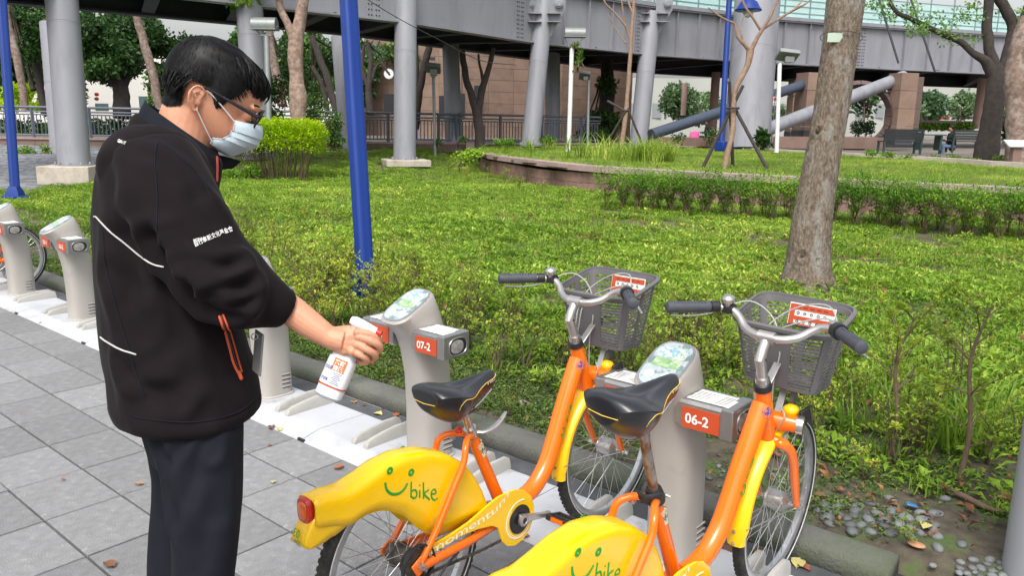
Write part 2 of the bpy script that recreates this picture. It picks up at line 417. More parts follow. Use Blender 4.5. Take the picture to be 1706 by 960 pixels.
pp = arc_resample(FR, .9)
for a, b in zip(pp, pp[1:]):
    t = (b-a)/np.linalg.norm(b-a); nn = np.array([-t[1], t[0]]); c = (a+b)/2+nn*.17
    MB().box((*c, .605), (np.linalg.norm(b-a)-.008, .42, .13), rotm(rz=math.atan2(t[1], t[0]))).build('coping_stone', m_coping, pl, smooth=False)
pb = arc_resample(BK, 1.4)
for a, b in zip(pb, pb[1:]):
    t = (b-a)/np.linalg.norm(b-a); c = (a+b)/2; left = c[0] < -18
    MB().box((*c, .70 if not left else .70), (np.linalg.norm(b-a)-.01, .42 if left else .24, .16 if not left else .28), rotm(rz=math.atan2(t[1], t[0]))).build('kerb_stone', m_coping if left else m_whitekerb, pl, smooth=False)

# --- terrace floor behind the planter
m_terr = mat('terrace_floor', (.20, .165, .15), .8, var=.2, scale=2, col2=(.12, .11, .09), c2pos=(.4, .6), c2scale=.6)
te = MB(); te.add([(9, 22, .64), (1, 23.9, .64), (-3.56, 25.3, .64), (-9, 29, .64), (-15.3, 31.7, .64), (-20, 32.1, .64), (-42, 56, .64), (-20, 110, .64), (60, 90, .64)], [tuple(range(9))])
te.build('terrace', m_terr, kind='structure', smooth=False)

# ================================================================== SCATTER
SRC = bpy.data.collections.new('sources')
def scatter(name, pts, variants, mats_kind='stuff', parent=None, **props):
    """pts: (x,y,z,rz,tilt,scale,k)"""
    A = np.array(pts); me = bpy.data.meshes.new(name); me.from_pydata(A[:, :3].tolist(), [], [])
    for nm, col in (('s', 5), ('k', 6)):
        at = me.attributes.new(nm, 'FLOAT', 'POINT'); at.data.foreach_set('value', A[:, col].astype(np.float32))
    at = me.attributes.new('r', 'FLOAT_VECTOR', 'POINT')
    R3 = np.zeros((len(A), 3), np.float32); R3[:, 2] = A[:, 3]; R3[:, 0] = A[:, 4]*np.cos(A[:, 3]*7); R3[:, 1] = A[:, 4]*np.sin(A[:, 3]*7); at.data.foreach_set('vector', R3.ravel())
    o = bpy.data.objects.new(name, me); COL.objects.link(o); o['kind'] = mats_kind
    for k, v in props.items(): o[k] = v
    ng = bpy.data.node_groups.new(name, 'GeometryNodeTree'); ng.interface.new_socket('Geometry', in_out='INPUT', socket_type='NodeSocketGeometry'); ng.interface.new_socket('Geometry', in_out='OUTPUT', socket_type='NodeSocketGeometry')
    N = ng.nodes; L = ng.links; gi = N.new('NodeGroupInput'); go = N.new('NodeGroupOutput'); mp = N.new('GeometryNodeMeshToPoints'); L.new(gi.outputs[0], mp.inputs['Mesh'])
    def named(nm, ty):
        a = N.new('GeometryNodeInputNamedAttribute'); a.data_type = ty; a.inputs['Name'].default_value = nm; return a
    ar, as_, ak = named('r', 'FLOAT_VECTOR'), named('s', 'FLOAT'), named('k', 'FLOAT'); jn = N.new('GeometryNodeJoinGeometry')
    for i, vo in enumerate(variants):
        c = N.new('FunctionNodeCompare'); c.data_type = 'FLOAT'; c.operation = 'EQUAL'; L.new(ak.outputs[0], c.inputs[0]); c.inputs[1].default_value = i; c.inputs['Epsilon'].default_value = .1
        ip = N.new('GeometryNodeInstanceOnPoints'); oi = N.new('GeometryNodeObjectInfo'); oi.inputs['Object'].default_value = vo; oi.inputs['As Instance'].default_value = True
        L.new(mp.outputs[0], ip.inputs['Points']); L.new(c.outputs[0], ip.inputs['Selection']); L.new(oi.outputs['Geometry'], ip.inputs['Instance'])
        L.new(ar.outputs[0], ip.inputs['Rotation']); L.new(as_.outputs[0], ip.inputs['Scale']); L.new(ip.outputs[0], jn.inputs[0])
    L.new(jn.outputs[0], go.inputs[0]); md = o.modifiers.new('scatter', 'NODES'); md.node_group = ng; return o
def leafV(p, d, up, L_, w, fold=.25, curl=.2, tip=.5):
    """a folded leaf blade: two quads each side of the midrib"""
    p = np.array(p, float); d = np.array(d, float); d /= np.linalg.norm(d); s = np.cross(d, up); s /= max(1e-6, np.linalg.norm(s)); u = np.cross(s, d)
    m = p+d*L_*.5+u*L_*curl*.35; e = p+d*L_-u*L_*curl*.3
    return [p, m+s*w*.5+u*w*fold, e, m-s*w*.5+u*w*fold, m]
LF = [(0, 4, 1), (0, 3, 4), (4, 2, 1), (4, 3, 2)]
def src(mb, name, mats):
    me = mb.mesh(name, mats, smooth=False); o = bpy.data.objects.new(name, me); SRC.objects.link(o); return o
lm_cover = leaf_mat('leaf_cover', '345a18', '8eb236', 'd8de68', .42, .32)
lm_grass = leaf_mat('leaf_grass', '4c7420', '9cba44', 'd8de76', .42, .5)
lm_moss = leaf_mat('leaf_moss', '2f4416', '5f7a2c', '8a9a48', .2, .8)
m_dead = leaf_mat('leaf_dead', '4a3020', '8a5c3a', 'b08a5c', .1, .9)
def clump_broad(seed, n=24, R_=.085, H_=.05, L0=.028, L1=.045, w=.45):
    r = random.Random(seed); mb = MB()
    for i in range(n):
        a = r.uniform(0, 2*math.pi); q = R_*math.sqrt(r.random()); p = (q*math.cos(a), q*math.sin(a), r.uniform(.1, 1)*H_)
        b = a+r.uniform(-1.2, 1.2); el = r.uniform(-.1, .8); L_ = r.uniform(L0, L1)
        mb.add(leafV(p, (math.cos(b)*math.cos(el), math.sin(b)*math.cos(el), math.sin(el)), (0, 0, 1), L_, L_*w*r.uniform(.8, 1.2)), LF)
    return mb
def clump_grass(seed, n=26, R_=.07, H0=.05, H1=.11, w=.004):
    r = random.Random(seed); mb = MB()
    for i in range(n):
        a = r.uniform(0, 2*math.pi); q = R_*math.sqrt(r.random()); p = np.array((q*math.cos(a), q*math.sin(a), 0)); h = r.uniform(H0, H1); b = r.uniform(0, 2*math.pi); le = r.uniform(.2, 1.)*h
        d = np.array((math.cos(b), math.sin(b), 0)); s = np.array((-d[1], d[0], 0))*w/2
        m = p+d*le*.35+np.array((0, 0, h*.6)); e = p+d*le+np.array((0, 0, h*.9)); mb.add([p-s, p+s, m+s, m-s, e], [(0, 1, 2, 3), (3, 2, 4)])
    return mb
A1 = [src(clump_broad(k, [44, 36, 38, 28, 34, 20][k], H_=[.025, .035, .04, .055, .035, .055][k], L0=.02, L1=[.034, .046, .04, .066, .045, .08][k], w=[.6, .3, .5, .35, .3, .42][k]), 'cover_clump', lm_cover) for k in range(6)]
G1 = [src(clump_grass(k+20), 'grass_clump', lm_grass) for k in range(4)]
G2 = [src(clump_grass(k+30, 22, .05, .12, .30, .007), 'tall_grass_clump', lm_grass) for k in range(2)]
S1 = [src(clump_broad(k+50, 26, .06, .014, .008, .018, .7), 'moss_clump', lm_moss) for k in range(3)]
D1 = [src(clump_broad(k+70, 2, .08, .03, .03, .07, .55), 'dead_leaf', m_dead) for k in range(2)]
def wedge(x, y, mg=120):
    px, py, dd = proj((x, y, .1)); return dd > .5 and -mg < px < 1706+mg and py < 1060
pts = []
def fill(N, x0, x1, y0, y1, ok, zf, kf, sf, tilt=.25):
    X = rng.uniform(x0, x1, N); Y = rng.uniform(y0, y1, N); out = []
    for x, y in zip(X, Y):
        if wedge(x, y) and ok(x, y): out.append((x, y, zf(x, y), rng.uniform(0, 6.28), rng.uniform(0, tilt), sf(x, y), kf(x, y)))
    return out
def lawn_ok(x, y):
    if inpoly(x, y) or gravelly(x, y): return False
    t = .5+.5*mnoise.noise((x*1.3, y*1.3, 3)); lo = 4.0+1.1*t
    if y < lo: return rng.random() < .17
    t2 = mnoise.noise((x*.9, y*.9, 11))+.5*mnoise.noise((x*2.6, y*2.6, 5)); return t2 > -.12 or rng.random() < .22
pts += fill(21000, -9, 3, 3.5, 9, lawn_ok, ground_z, lambda x, y: int(rng.integers(0, 6)) if rng.random() < .85 else 6+int(rng.integers(0, 4)), lambda x, y: rng.uniform(.75, 1.2))
pts += fill(40000, -20, 6, 3.5, 15.5, lawn_ok, ground_z, lambda x, y: int(rng.integers(0, 6)) if rng.random() < .7 else 6+int(rng.integers(0, 4)), lambda x, y: rng.uniform(.85, 1.25))
pts += fill(34000, -34, -8, 8, 26, lawn_ok, ground_z, lambda x, y: int(rng.integers(0, 6)) if rng.random() < .45 else 6+int(rng.integers(0, 4)), lambda x, y: rng.uniform(.9, 1.3))
pts += fill(4200, -12, 3, 3.0, 12, lambda x, y: not inpoly(x, y) and mnoise.noise((x*.7, y*.7, 21)) > -.15, lambda x, y: ground_z(x, y)+(.03 if y > 4.2 else .0), lambda x, y: 10+int(rng.integers(0, 2)), lambda x, y: rng.uniform(.6, 1.1), .6)
scatter('ground_cover', pts, A1+G1+D1, label='low leafy green ground cover')
pts = fill(34000, -26, 9, 14, 33, lambda x, y: inpoly(x, y) and inpoly(x+.3, y-.25), planter_z, lambda x, y: int(rng.integers(0, 4)), lambda x, y: rng.uniform(.6, 1.15))
scatter('planter_grass', pts, G1)
def soil_ok(x, y):
    if y < 2.98 or (x > -1.15 and y < 3.5 and rng.random() < .8): return False
    t = mnoise.noise((x*1.6, y*1.6, 7)); return t > (-.25 if x < -2 else .2) or rng.random() < .08
pts = fill(15000, -12, .6, 2.96, 4.6, soil_ok, ground_z, lambda x, y: int(rng.integers(0, 3)), lambda x, y: rng.uniform(.7, 1.5))
pts += fill(500, -9, .6, 3.0, 4.0, lambda x, y: True, ground_z, lambda x, y: 3, lambda x, y: rng.uniform(.5, .9), .6)
scatter('moss', pts, S1+[D1[0]])
pts = []
for cx_, cy_, k_ in ((-17.5, 20.2, 4), (-18.2, 22.5, 5)):
    for i in range(k_): x, y = cx_+rng.normal(0, .7), cy_+rng.normal(0, .5); pts.append((x, y, planter_z(x, y), rng.uniform(0, 6.3), .1, rng.uniform(1.2, 2.4), int(rng.integers(0, 2))))
c0 = P(1085, 250, 21.5); c1 = P(1010, 250, 22.5)
for c, k_, sp in ((c0, 55, .28), (c1, 14, .5)):
    for i in range(k_): x, y = c[0]+rng.normal(0, sp), c[1]+rng.normal(0, sp); pts.append((x, y, planter_z(x, y), rng.uniform(0, 6.3), .1, rng.uniform(1.5, 3.2), int(rng.integers(0, 2))))
scatter('tall_grass', pts, G2)
# broad strap-leaved weeds at the right edge
pts = []
for _ in range(26): x, y = -.75+rng.normal(0, .28), 4.15+rng.normal(0, .2); pts.append((x, y, ground_z(x, y), rng.uniform(0, 6.3), .2, rng.uniform(.6, 1.3), int(rng.integers(0, 2))))
scatter('weeds', pts, G2)
# ================================================================== RENTAL DOCKS
m_dockgrey = mat('dock_grey', (.40, .375, .345), .5, var=.06, scale=4, bump=.06, bscale=220, col2=(.34, .29, .23), c2pos=(.60, .74), c2scale=9, coat=.15)
m_white = mat('platform_white', (.47, .485, .515), .5, var=.07, scale=5, bump=.12, bscale=90, col2=(.26, .26, .26), c2pos=(.56, .78), c2scale=7)
m_rail = mat('rail_cream', (.42, .41, .385), .45, var=.08, scale=14, col2=(.33, .31, .28), c2pos=(.6, .75))
m_steelplate = mat('lock_steel', (.36, .36, .36), .38, metal=.8, var=.1, scale=20, bump=.05)
m_orangeplate = mat('plate_orange', srgb('bb4a28'), .45, var=.04, scale=9)
m_white_ink = mat('white_ink', (.78, .78, .76), .5, var=.03)
m_black = mat('black_plastic', (.018, .018, .02), .45, var=.2, scale=40)
m_darkink = mat('dark_ink', (.03, .03, .035), .6)
m_screen = mat('screen_glass', (.40, .46, .48), .18, var=.12, scale=26, col2=(.17, .24, .24), c2pos=(.5, .56), c2scale=21, coat=.3)
m_screen_rim = mat('screen_rim', (.21, .22, .24), .35, var=.1)
m_sticker_blue = mat('sticker_blue', (.22, .42, .52), .3, var=.2, scale=30, col2=(.6, .62, .5), c2pos=(.45, .5), c2scale=50)
m_sticker_green = mat('sticker_green', (.25, .42, .20), .3, var=.3, scale=30, col2=(.5, .6, .4), c2pos=(.5, .55), c2scale=50)
YD, ZD = 2.465, .03
def rrect(hx, hy, n=28, e=3.2):
    out = []
    for a in np.linspace(0, 2*math.pi, n, endpoint=False):
        c, s = math.cos(a), math.sin(a); out.append((hx*math.copysign(abs(c)**(2/e), c), hy*math.copysign(abs(s)**(2/e), s)))
    return out
pf = thing('dock_platform', 'long low white steel platform carrying the row of bicycle docks', 'platform', (-4, 2.4, 0))
for i in range(-1, 8):
    x0 = -1.29-1.305*i; w = 1.3
    prof = [(2.195, .0), (2.197, .004), (2.30, .031), (2.315, .033), (2.60, .033), (2.612, .028), (2.612, 0)]
    m = MB(); m.loft([[(x0+sx*w/2, a, b) for a, b in prof] for sx in (-1, 1)]); m.build('plate', m_white, pf, smooth=False)
    for s in (-1, 1):
        if i == -1 and s == 1: continue
        xc = x0+s*.326
        for q in (-1, 1):
            rr = []
            for y, h in ((2.305, .012), (2.315, .032), (2.34, .042), (2.42, .055), (2.50, .064), (2.58, .064), (2.60, .055), (2.607, .02)):
                rr.append([(xc+q*.046+dx*.5, y, .033+z) for dx, z in ((-.03, 0), (-.03, h*.75), (-.018, h*.97), (.018, h*.97), (.03, h*.75), (.03, 0))])
            MB().loft(rr).build('wheel_rail', m_rail, pf)
    MB().box((x0+.655, 2.198, .007), (.05, .012, .014)).build('drain_notch', m_black, pf)

def make_dock(x0, num, label):
    t = thing('bicycle_dock', label, 'bicycle dock', (x0, YD, ZD), group='numbered docks of the rental row')
    path = [(.033, 2.465, .101, .087, 0), (.06, 2.465, .100, .086, 0), (.30, 2.462, .099, .085, 0), (.46, 2.452, .099, .084, 2), (.58, 2.43, .101, .084, 6), (.67, 2.402, .108, .084, 12), (.735, 2.365, .118, .085, 20)]
    rings = []
    for z, y, hy, hx, tl in path:
        ta = math.radians(tl); rings.append([(x0+a, y+b*math.cos(ta), z+b*math.sin(ta)) for a, b in rrect(hx, hy)])
    ta = math.radians(26); rings.append([(x0+a, 2.335+b*math.cos(ta), .776+b*math.sin(ta)) for a, b in rrect(.087, .128)])
    ta = math.radians(27); rings.append([(x0+a, 2.331+b*math.cos(ta), .786+b*math.sin(ta)) for a, b in rrect(.080, .121)])
    MB().loft(rings).build('post', m_dockgrey, t)
    fl = [[(x0+a, YD+b, z) for a, b in rrect(hx, hy)] for z, hx, hy in ((.033, .098, .112), (.040, .098, .112), (.044, .09, .103))]
    MB().loft(fl).build('foot_flange', m_dockgrey, t)
    U = np.array((0, math.cos(ta), math.sin(ta))); N = np.array((0, -math.sin(ta), math.cos(ta))); X = np.array((1., 0, 0)); O = np.array((x0, 2.331, .786))
    def disc(hx, hy, lo, hi, ox=0, oy=0, e=3.2): return [[O+X*(a+ox)+U*(b+oy)+N*h for a, b in rrect(hx, hy, 28, e)] for h in (lo, hi)]
    MB().loft(disc(.078, .119, .0, .003)).build('screen_rim', m_screen_rim, t)
    sc = MB().loft(disc(.070, .110, .001, .0045)).build('screen', m_screen, t)
    MB().loft(disc(.052, .026, .002, .0052, 0, .055, 8)).build('notice', m_sticker_blue, sc)
    MB().loft(disc(.050, .022, .002, .0052, 0, .003, 8)).build('notice', m_sticker_green, sc)
    for s in (-1, 1):
        MB().loft(disc(.017, .017, .002, .0052, s*.032, -.06, 2)).build('round_sticker', m_white_ink, sc)
    for s in (-1, 1):
        mb = MB(); xa, xb = x0+s*.06, x0+s*.262; y0, y1, z0, z1 = 2.300, 2.448, .592, .690
        ring = [(y0+.012, z0), (y0, z0+.012), (y0, z1-.010), (y0+.008, z1), (y1-.006, z1+.004), (y1, z1-.004), (y1, z0+.01), (y1-.012, z0)]
        mb.loft([[(x, a, b) for a, b in ring] for x in (xa, xb)]); arm = mb.build('lock_arm', m_steelplate, t, smooth=False)
        # flared metal hood and dark lock mouth at the end
        hd = MB(); o1 = [(y0-.004, z0-.003), (y0-.004, z1+.002), (y1+.004, z1+.006), (y1+.004, z0-.003)]
        hd.loft([[(x0+s*a, yy, zz) for yy, zz in o1] for a in (.225, .268)]); hd.build('end_hood', m_steelplate, arm, smooth=False, bevel=.004)
        cy_, cz_ = (y0+y1)/2+.006, (z0+z1)/2-.004; MB().loft([[(x0+s*xx, cy_+a*k, cz_+b*k) for a, b in rrect(.052, .037, 28, 2.6)] for xx, k in ((.2665, 1), (.2695, 1))]).build('lock_mouth', m_black, arm)
        MB().tube([(x0+s*.270, cy_+a, cz_+b) for a, b in rrect(.054, .039, 28, 2.6)+[rrect(.054, .039, 28, 2.6)[0]]], .0035, 6).build('lock_rim', m_steelplate, arm)
        MB().loft([[(x0+s*xx, cy_-.006+a*k, cz_+b*k) for a, b in rrect(.038, .030, 24, 2.3)] for xx, k in ((.268, 1), (.2715, 1), (.273, .8))]).build('lock_face', mat('lock_face', (.28, .27, .25), .6, var=.3, scale=60), arm)
        xs_ = sorted((x0+s*.088, x0+s*.222)); MB().box(((xs_[0]+xs_[1])/2, y0-.0015, .634), (xs_[1]-xs_[0], .003, .072)).build('number_plate', m_orangeplate, arm, smooth=False)
        lt = MB(); lettering(lt, '%s-%d' % (num, 2 if s > 0 else 1), (xs_[0]+.012, y0-.0042, .617), (1, 0, 0), (0, 0, 1), .047, bold=.0012); lt.build('number', m_white_ink, arm, smooth=False, normals=False)
        lb = MB(); lb.box((x0+s*.165, 2.375, z1+.0035), (.15, .11, .002)); lb.build('notice_label', m_white_ink, arm, smooth=False)
        ln = MB()
        for k in range(6):
            ln.box((x0+s*(.115+.008*(k % 2)), 2.335+.014*k, z1+.005), (.045+.02*((k*7) % 3), .0022, .0006)); ln.box((x0+s*.205, 2.335+.014*k, z1+.005), (.04, .0022, .0006))
        ln.build('label_lines', m_darkink, arm, smooth=False)
    for k in range(4): MB().box((x0+.0845, 2.500, .085+k*.024), (.007, .062, .007)).build('vent_slot', m_dockgrey, t, bevel=.002)
    for k in range(4): MB().box((x0+.0850, 2.500, .079+k*.024), (.003, .056, .004)).build('vent_shadow_gap', m_black, t)
    return t
DL = [('06', 'beige dock marked 06-2 standing between the two orange bicycles'), ('07', 'beige dock marked 07-2 beside the spray bottle, nearest the worker'),
      ('08', 'beige dock half hidden behind the worker\'s jacket hem'), ('09', 'beige dock hidden directly behind the worker'),
      ('10', 'beige dock left of the worker, standing alone with empty arms'), ('11', 'beige dock at the far left edge beside a bicycle wheel')]
for i, (nm, lb) in enumerate(DL): make_dock(-1.29-1.305*i, nm, lb)

# ================================================================== BICYCLES
m_or = mat('frame_orange', srgb('f67204'), .28, var=.05, scale=6, coat=.5, col2=srgb('8a3a10'), c2pos=(.68, .74), c2scale=30, rvar=.08)
m_ye = mat('cover_yellow', (1., .60, .0), .26, var=.0, scale=4, coat=.4, col2=(.45, .30, .06), c2pos=(.715, .735), c2scale=45)
m_ye2 = mat('fender_yellow', (.98, .57, .004), .35, var=.05, scale=9, coat=.3, col2=srgb('8a6a20'), c2pos=(.70, .76), c2scale=24)
m_tyre = mat('tyre_rubber', (.022, .021, .02), .8, var=.35, scale=30, bump=.4, bscale=200, col2=(.07, .06, .05), c2pos=(.5, .7))
m_rim = mat('rim_alloy', (.55, .56, .58), .35, metal=.85, var=.1, scale=30, rvar=.1)
m_sp = mat('spoke_steel', (.55, .55, .55), .3, metal=.9)
m_chr = mat('chrome_steel', (.62, .60, .57), .25, metal=.95, var=.08, scale=40, rvar=.1, col2=(.36, .28, .2), c2pos=(.66, .8))
m_alu = mat('brushed_alloy', (.56, .54, .52), .33, metal=.85, var=.06, scale=30, rvar=.08)
m_rust = mat('rusty_post', (.36, .33, .30), .45, metal=.6, var=.2, scale=20, col2=(.20, .09, .04), c2pos=(.42, .6), c2scale=22)
m_grease = mat('greasy_hub', (.10, .085, .07), .5, metal=.5, var=.4, scale=60)
m_sad = mat('saddle_vinyl', (.014, .015, .019), .33, var=.2, scale=8, bump=.05, bscale=500, coat=.2, rvar=.08)
m_grip = mat('grip_rubber', (.055, .06, .075), .6, var=.15, scale=30, bump=.2, bscale=300)
m_bask = mat('basket_plastic', (.125, .12, .125), .5, var=.08, scale=10, col2=(.2, .195, .19), c2pos=(.6, .8))
m_red = mat('lens_red', srgb('c4200a'), .12, var=.15, scale=60, coat=.6)
m_orl = mat('lens_orange', srgb('ee6a12'), .15, var=.2, scale=60, coat=.6)
m_green = mat('green_ink', srgb('1f9c30'), .5, var=.05)
m_pipe = mat('yellow_piping', srgb('e6c050'), .5)
m_cable = mat('grey_cable', (.36, .36, .35), .4, var=.1)
m_cream = mat('cream_ink', (1., .92, .62), .5)
m_pinkink = mat('red_ink', srgb('c04a28'), .5)

def make_bike(pose, label, steer, saddle_z, quick_lever, third=False):
    x0, y0, yaw, lean = pose
    B = thing('rental_bicycle', label, 'bicycle', (x0, y0, .002), worldcoords=False, rot=(0, lean, -yaw), group='orange and yellow rental bicycles')
    HA = np.array((0, .865, .71)); hd = np.array((0, .06, -.155)); hd /= np.linalg.norm(hd)
    Ms = np.array(Matrix.Rotation(steer, 3, Vector(hd)))
    S = lambda p: HA+Ms@(np.array(p, float)-HA)
    def SB(mb): mb.v = [tuple(S(p)) for p in mb.v]; return mb
    def SBL(mb): return mb
    def wheel(c, tf, nm='wheel', hubr=.018, hubw=.05, drum=False):
        c = np.array(c, float); ax = (1, 0, 0)
        def bl(mb, n2, mt, par, **k): return tf(mb).build(n2, mt, par, **k)
        w = bl(MB().torus(c, ax, .2905, .0195, 96, 12), nm, m_tyre, B)
        tr_ = MB()
        for k in range(88):
            a = 2*math.pi*k/88
            for q in (-1, 1):
                d = np.array((0, math.cos(a), math.sin(a))); tg = np.array((0, -math.sin(a), math.cos(a)))
                tr_.box(c+d*.3075+np.array((q*.0075, 0, 0)), (.010, .012, .004), np.array([(1, 0, 0), tg, d]).T)
        bl(tr_, 'tread', m_tyre, w)
        rm = MB(); ring = []
        for a in np.linspace(0, 2*math.pi, 72, endpoint=False):
            d = np.array((0, math.cos(a), math.sin(a)))
            ring.append([c+d*r+np.array((x, 0, 0)) for x, r in ((-.0125, .276), (-.0125, .260), (-.008, .254), (.008, .254), (.0125, .260), (.0125, .276))])
        ring.append(ring[0]); rm.loft(ring, False); bl(rm, 'rim', m_rim, w)
        rf = MB()
        for q in (-1, 1): rf.torus(c+np.array((q*.0185, 0, 0)), ax, .284, .0022, 72, 6)
        bl(rf, 'reflective_band', mat('reflective_band', (.55, .55, .55), .4), w)
        sp = MB()
        for k in range(36):
            a = 2*math.pi*k/36; sgn = 1 if k % 2 else -1; b = a+(.9 if (k//2) % 2 else -.9)
            p0 = c+np.array((sgn*hubw*.55, math.cos(b)*hubr*1.9, math.sin(b)*hubr*1.9)); p1 = c+np.array((sgn*.004, math.cos(a)*.258, math.sin(a)*.258))
            sp.tube([p0, p1], .0011, 4, False)
        bl(sp, 'spokes', m_sp, w)
        hb = MB()
        if drum: hb.lathe(c-np.array((.055, 0, 0)), ax, [(0, .012), (.002, .030), (.012, .034), (.03, .034), (.032, .040), (.036, .040), (.04, .030), (.075, .030), (.08, .04), (.086, .04), (.09, .022), (.11, .016)], 24)
        else: hb.lathe(c-np.array((.05, 0, 0)), ax, [(0, .012), (.006, .014), (.012, .030), (.016, .037), (.022, .033), (.04, .035), (.06, .035), (.075, .033), (.08, .037), (.084, .028), (.092, .012), (.1, .012)], 28)
        bl(hb, 'hub', m_grease if drum else m_alu, w)
        bl(MB().cyl(c-np.array((.082, 0, 0)), c+np.array((.082, 0, 0)), .006, n=10), 'axle', m_chr, w)
        return w
    RH, FH = (0, 0, .308), (0, 1.06, .335)
    rw = wheel(RH, SBL, drum=True)
    fw = wheel(FH, SB)
    SB(MB().box((.0, 1.06, .335+.21), (.012, .035, .055))).build('wheel_reflector', mat('reflector', (.6, .58, .5), .2, coat=.5), fw, bevel=.004)
    # sprocket, chain and spoke protector
    MB().lathe((.058, 0, .308), (1, 0, 0), [(0, .045), (.003, .047), (.006, .02)], 22).build('sprocket', m_grease, rw)
    MB().torus((.066, 0, .308), (1, 0, 0), .060, .003, 30, 6, flat=3).build('sprocket_guard', m_black, rw)
    # frame tubes
    dt = bez([(0, .475, .30), (0, .545, .305), (0, .605, .325), (0, .665, .38), (0, .708, .46), (0, .752, .56), (0, .797, .655), (0, .842, .742)], 5)
    fr = MB().tube(dt, [.031]*len(dt), 18); frame = fr.build('down_tube', m_or, B)
    MB().tube([(0, .295, .60), (0, .315, .555), (0, .445, .29)], [.0175, .0190, .0215], 16).build('seat_tube', m_or, B)
    ht = MB().tube([(0, .830, .800), (0, .838, .775), (0, .900, .625), (0, .904, .612)], [.025, .026, .027, .029], 18); ht.build('head_tube', m_or, B)
    MB().tube([(-.042, .455, .28), (.042, .455, .28)], .027, 16).build('bottom_bracket', m_or, B)
    for s in (-1, 1):
        st = bez([(s*.012, .280, .612), (s*.035, .235, .622), (s*.058, .203, .606), (s*.064, .188, .565), (s*.066, .143, .498), (s*.069, .075, .40), (s*.070, .012, .322)], 4)
        MB().tube(st, .0105, 12, round_end=True).build('seat_stay', m_or, B)
        cs = bez([(s*.068, .0, .300), (s*.066, .06, .298), (s*.058, .2, .292), (s*.040, .33, .286), (s*.028, .44, .283)], 4)
        MB().tube(cs, .0125, 12, round_end=True, flat=1.3).build('chain_stay', m_or, B)
        MB().box((s*.071, .0, .306), (.008, .05, .05), rotm(rx=.5)).build('dropout', m_or, B, bevel=.01)
        MB().lathe((s*.076, 0, .308), (s, 0, 0), [(0, .013), (.006, .013), (.008, .009), (.018, .008), (.02, .004)], 6).build('axle_nut', m_chr, B)
    # fork (steered)
    fk = SB(MB().tube([(-.055, .915, .600), (0, .905, .612), (.055, .915, .600)], .019, 12, round_end=True)); fork = fk.build('fork', m_or, B)
    for s in (-1, 1):
        bl_ = bez([(s*.048, .900, .606), (s*.066, .935, .580), (s*.071, .968, .525), (s*.070, 1.00, .455), (s*.068, 1.035, .385), (s*.066, 1.058, .340)], 4)
        SB(MB().tube(bl_, lerpr([.0165, .0165, .0155, .0145, .012, .0105], 4, 6), 12, round_end=True)).build('fork_blade', m_or, fork)
        SB(MB().lathe((s*.072, 1.06, .335), (s, 0, 0), [(0, .012), (.006, .012), (.008, .008), (.022, .008), (.024, .003)], 8)).build('axle_nut', m_chr, fork)
    SB(MB().box((.012, .905, .585), (.03, .012, .045))).build('fender_bracket', m_chr, fork, bevel=.003)
    # front fender
    fm = MB(); rings = []
    for a in np.linspace(math.radians(186), math.radians(98), 20):
        d = np.array((0, math.cos(a), math.sin(a))); w = .036 if a < math.radians(180) else .029
        prof = [(-w, -.016), (-w*.97, -.006), (-w*.7, .004), (0, .009), (w*.7, .004), (w*.97, -.006), (w, -.016), (w*.9, -.016), (w*.6, .001), (0, .006), (-w*.6, .001), (-w*.9, -.016)]
        rings.append([np.array(FH)+d*(.322+b)+np.array((x, 0, 0)) for x, b in prof])
    fm.loft(rings); SB(fm).build('front_fender', m_ye2, B)
    for k in range(2):
        a = math.radians(184-k*7); SB(MB().ball(np.array(FH)+np.array((.018-.036*0, 0, 0))*0+np.array((0, math.cos(a), math.sin(a)))*.334, .0055, 8)).build('rivet', m_rust, B)
    for s in (-1, 1): SB(MB().tube([np.array(FH)+(s*.07, 0, 0), np.array(FH)+(s*.034, -.32, .03)], .0022, 6)).build('fender_stay', m_chr, B)
    # rear cover: a hollow shell following the traced side outline
    top = [(-.358, .508), (-.350, .535), (-.335, .556), (-.326, .560), (-.332, .612), (-.322, .620), (-.27, .619), (-.214, .621), (-.155, .645), (-.094, .663), (-.02, .670), (.065, .656), (.147, .623), (.219, .571), (.264, .517), (.305, .448), (.325, .385)]
    bot = [(-.358, .500), (-.345, .494), (-.316, .490), (-.272, .498), (-.221, .513), (-.169, .524), (-.122, .519), (-.086, .503), (-.03, .465), (.015, .412), (.054, .376), (.099, .357), (.138, .349), (.212, .354), (.27, .360), (.315, .368)]
    def resamp(P_, N):
        P_ = np.array(P_); s = np.concatenate([[0], np.cumsum(np.linalg.norm(np.diff(P_, axis=0), axis=1))]); s /= s[-1]
        return np.array([[np.interp(t, s, P_[:, k]) for k in (0, 1)] for t in np.linspace(0, 1, N)])
    def cover_strip(top_, bot_, hw, n_=46):
        T = resamp(top_, n_); Bt = resamp(bot_, n_); cv = MB(); rows = []
        for i in range(n_):
            t_ = T[i]; b_ = Bt[i]; w = hw(t_[0]); d = b_-t_; L_ = np.linalg.norm(d); q = min(.36, .024/max(L_, .001))
            sec = []
            for x, f_ in ((1, 1), (1.0, .75), (1.0, .5), (1.0, q*1.25), (.96, q*.62), (.84, q*.25), (.6, q*.06), (.3, q*.01), (0, 0)): sec.append((x*w, *(t_+d*f_)))
            sec = sec+[(-x, y, z) for x, y, z in sec[-2::-1]]; rows.append(sec)
        cv.loft(rows, False, closed=False); return cv
    hw = lambda s: .052 if s > -.2 else (.052-.014*sstep(-.2, -.33, s) if s > -.33 else .036)
    def hw(s): return .046-.007*sstep(.2, .33, -s)
    cv = cover_strip([p for p in top if p[0] > -.33 or p[1] > .6][:] if False else [(-.326, .618)]+[(a, b-.022*sstep(-.28, -.14, a)) for a, b in top[6:]], [(-.326, .548), (-.316, .540)]+[(-.272, .530)]+bot[4:], hw)
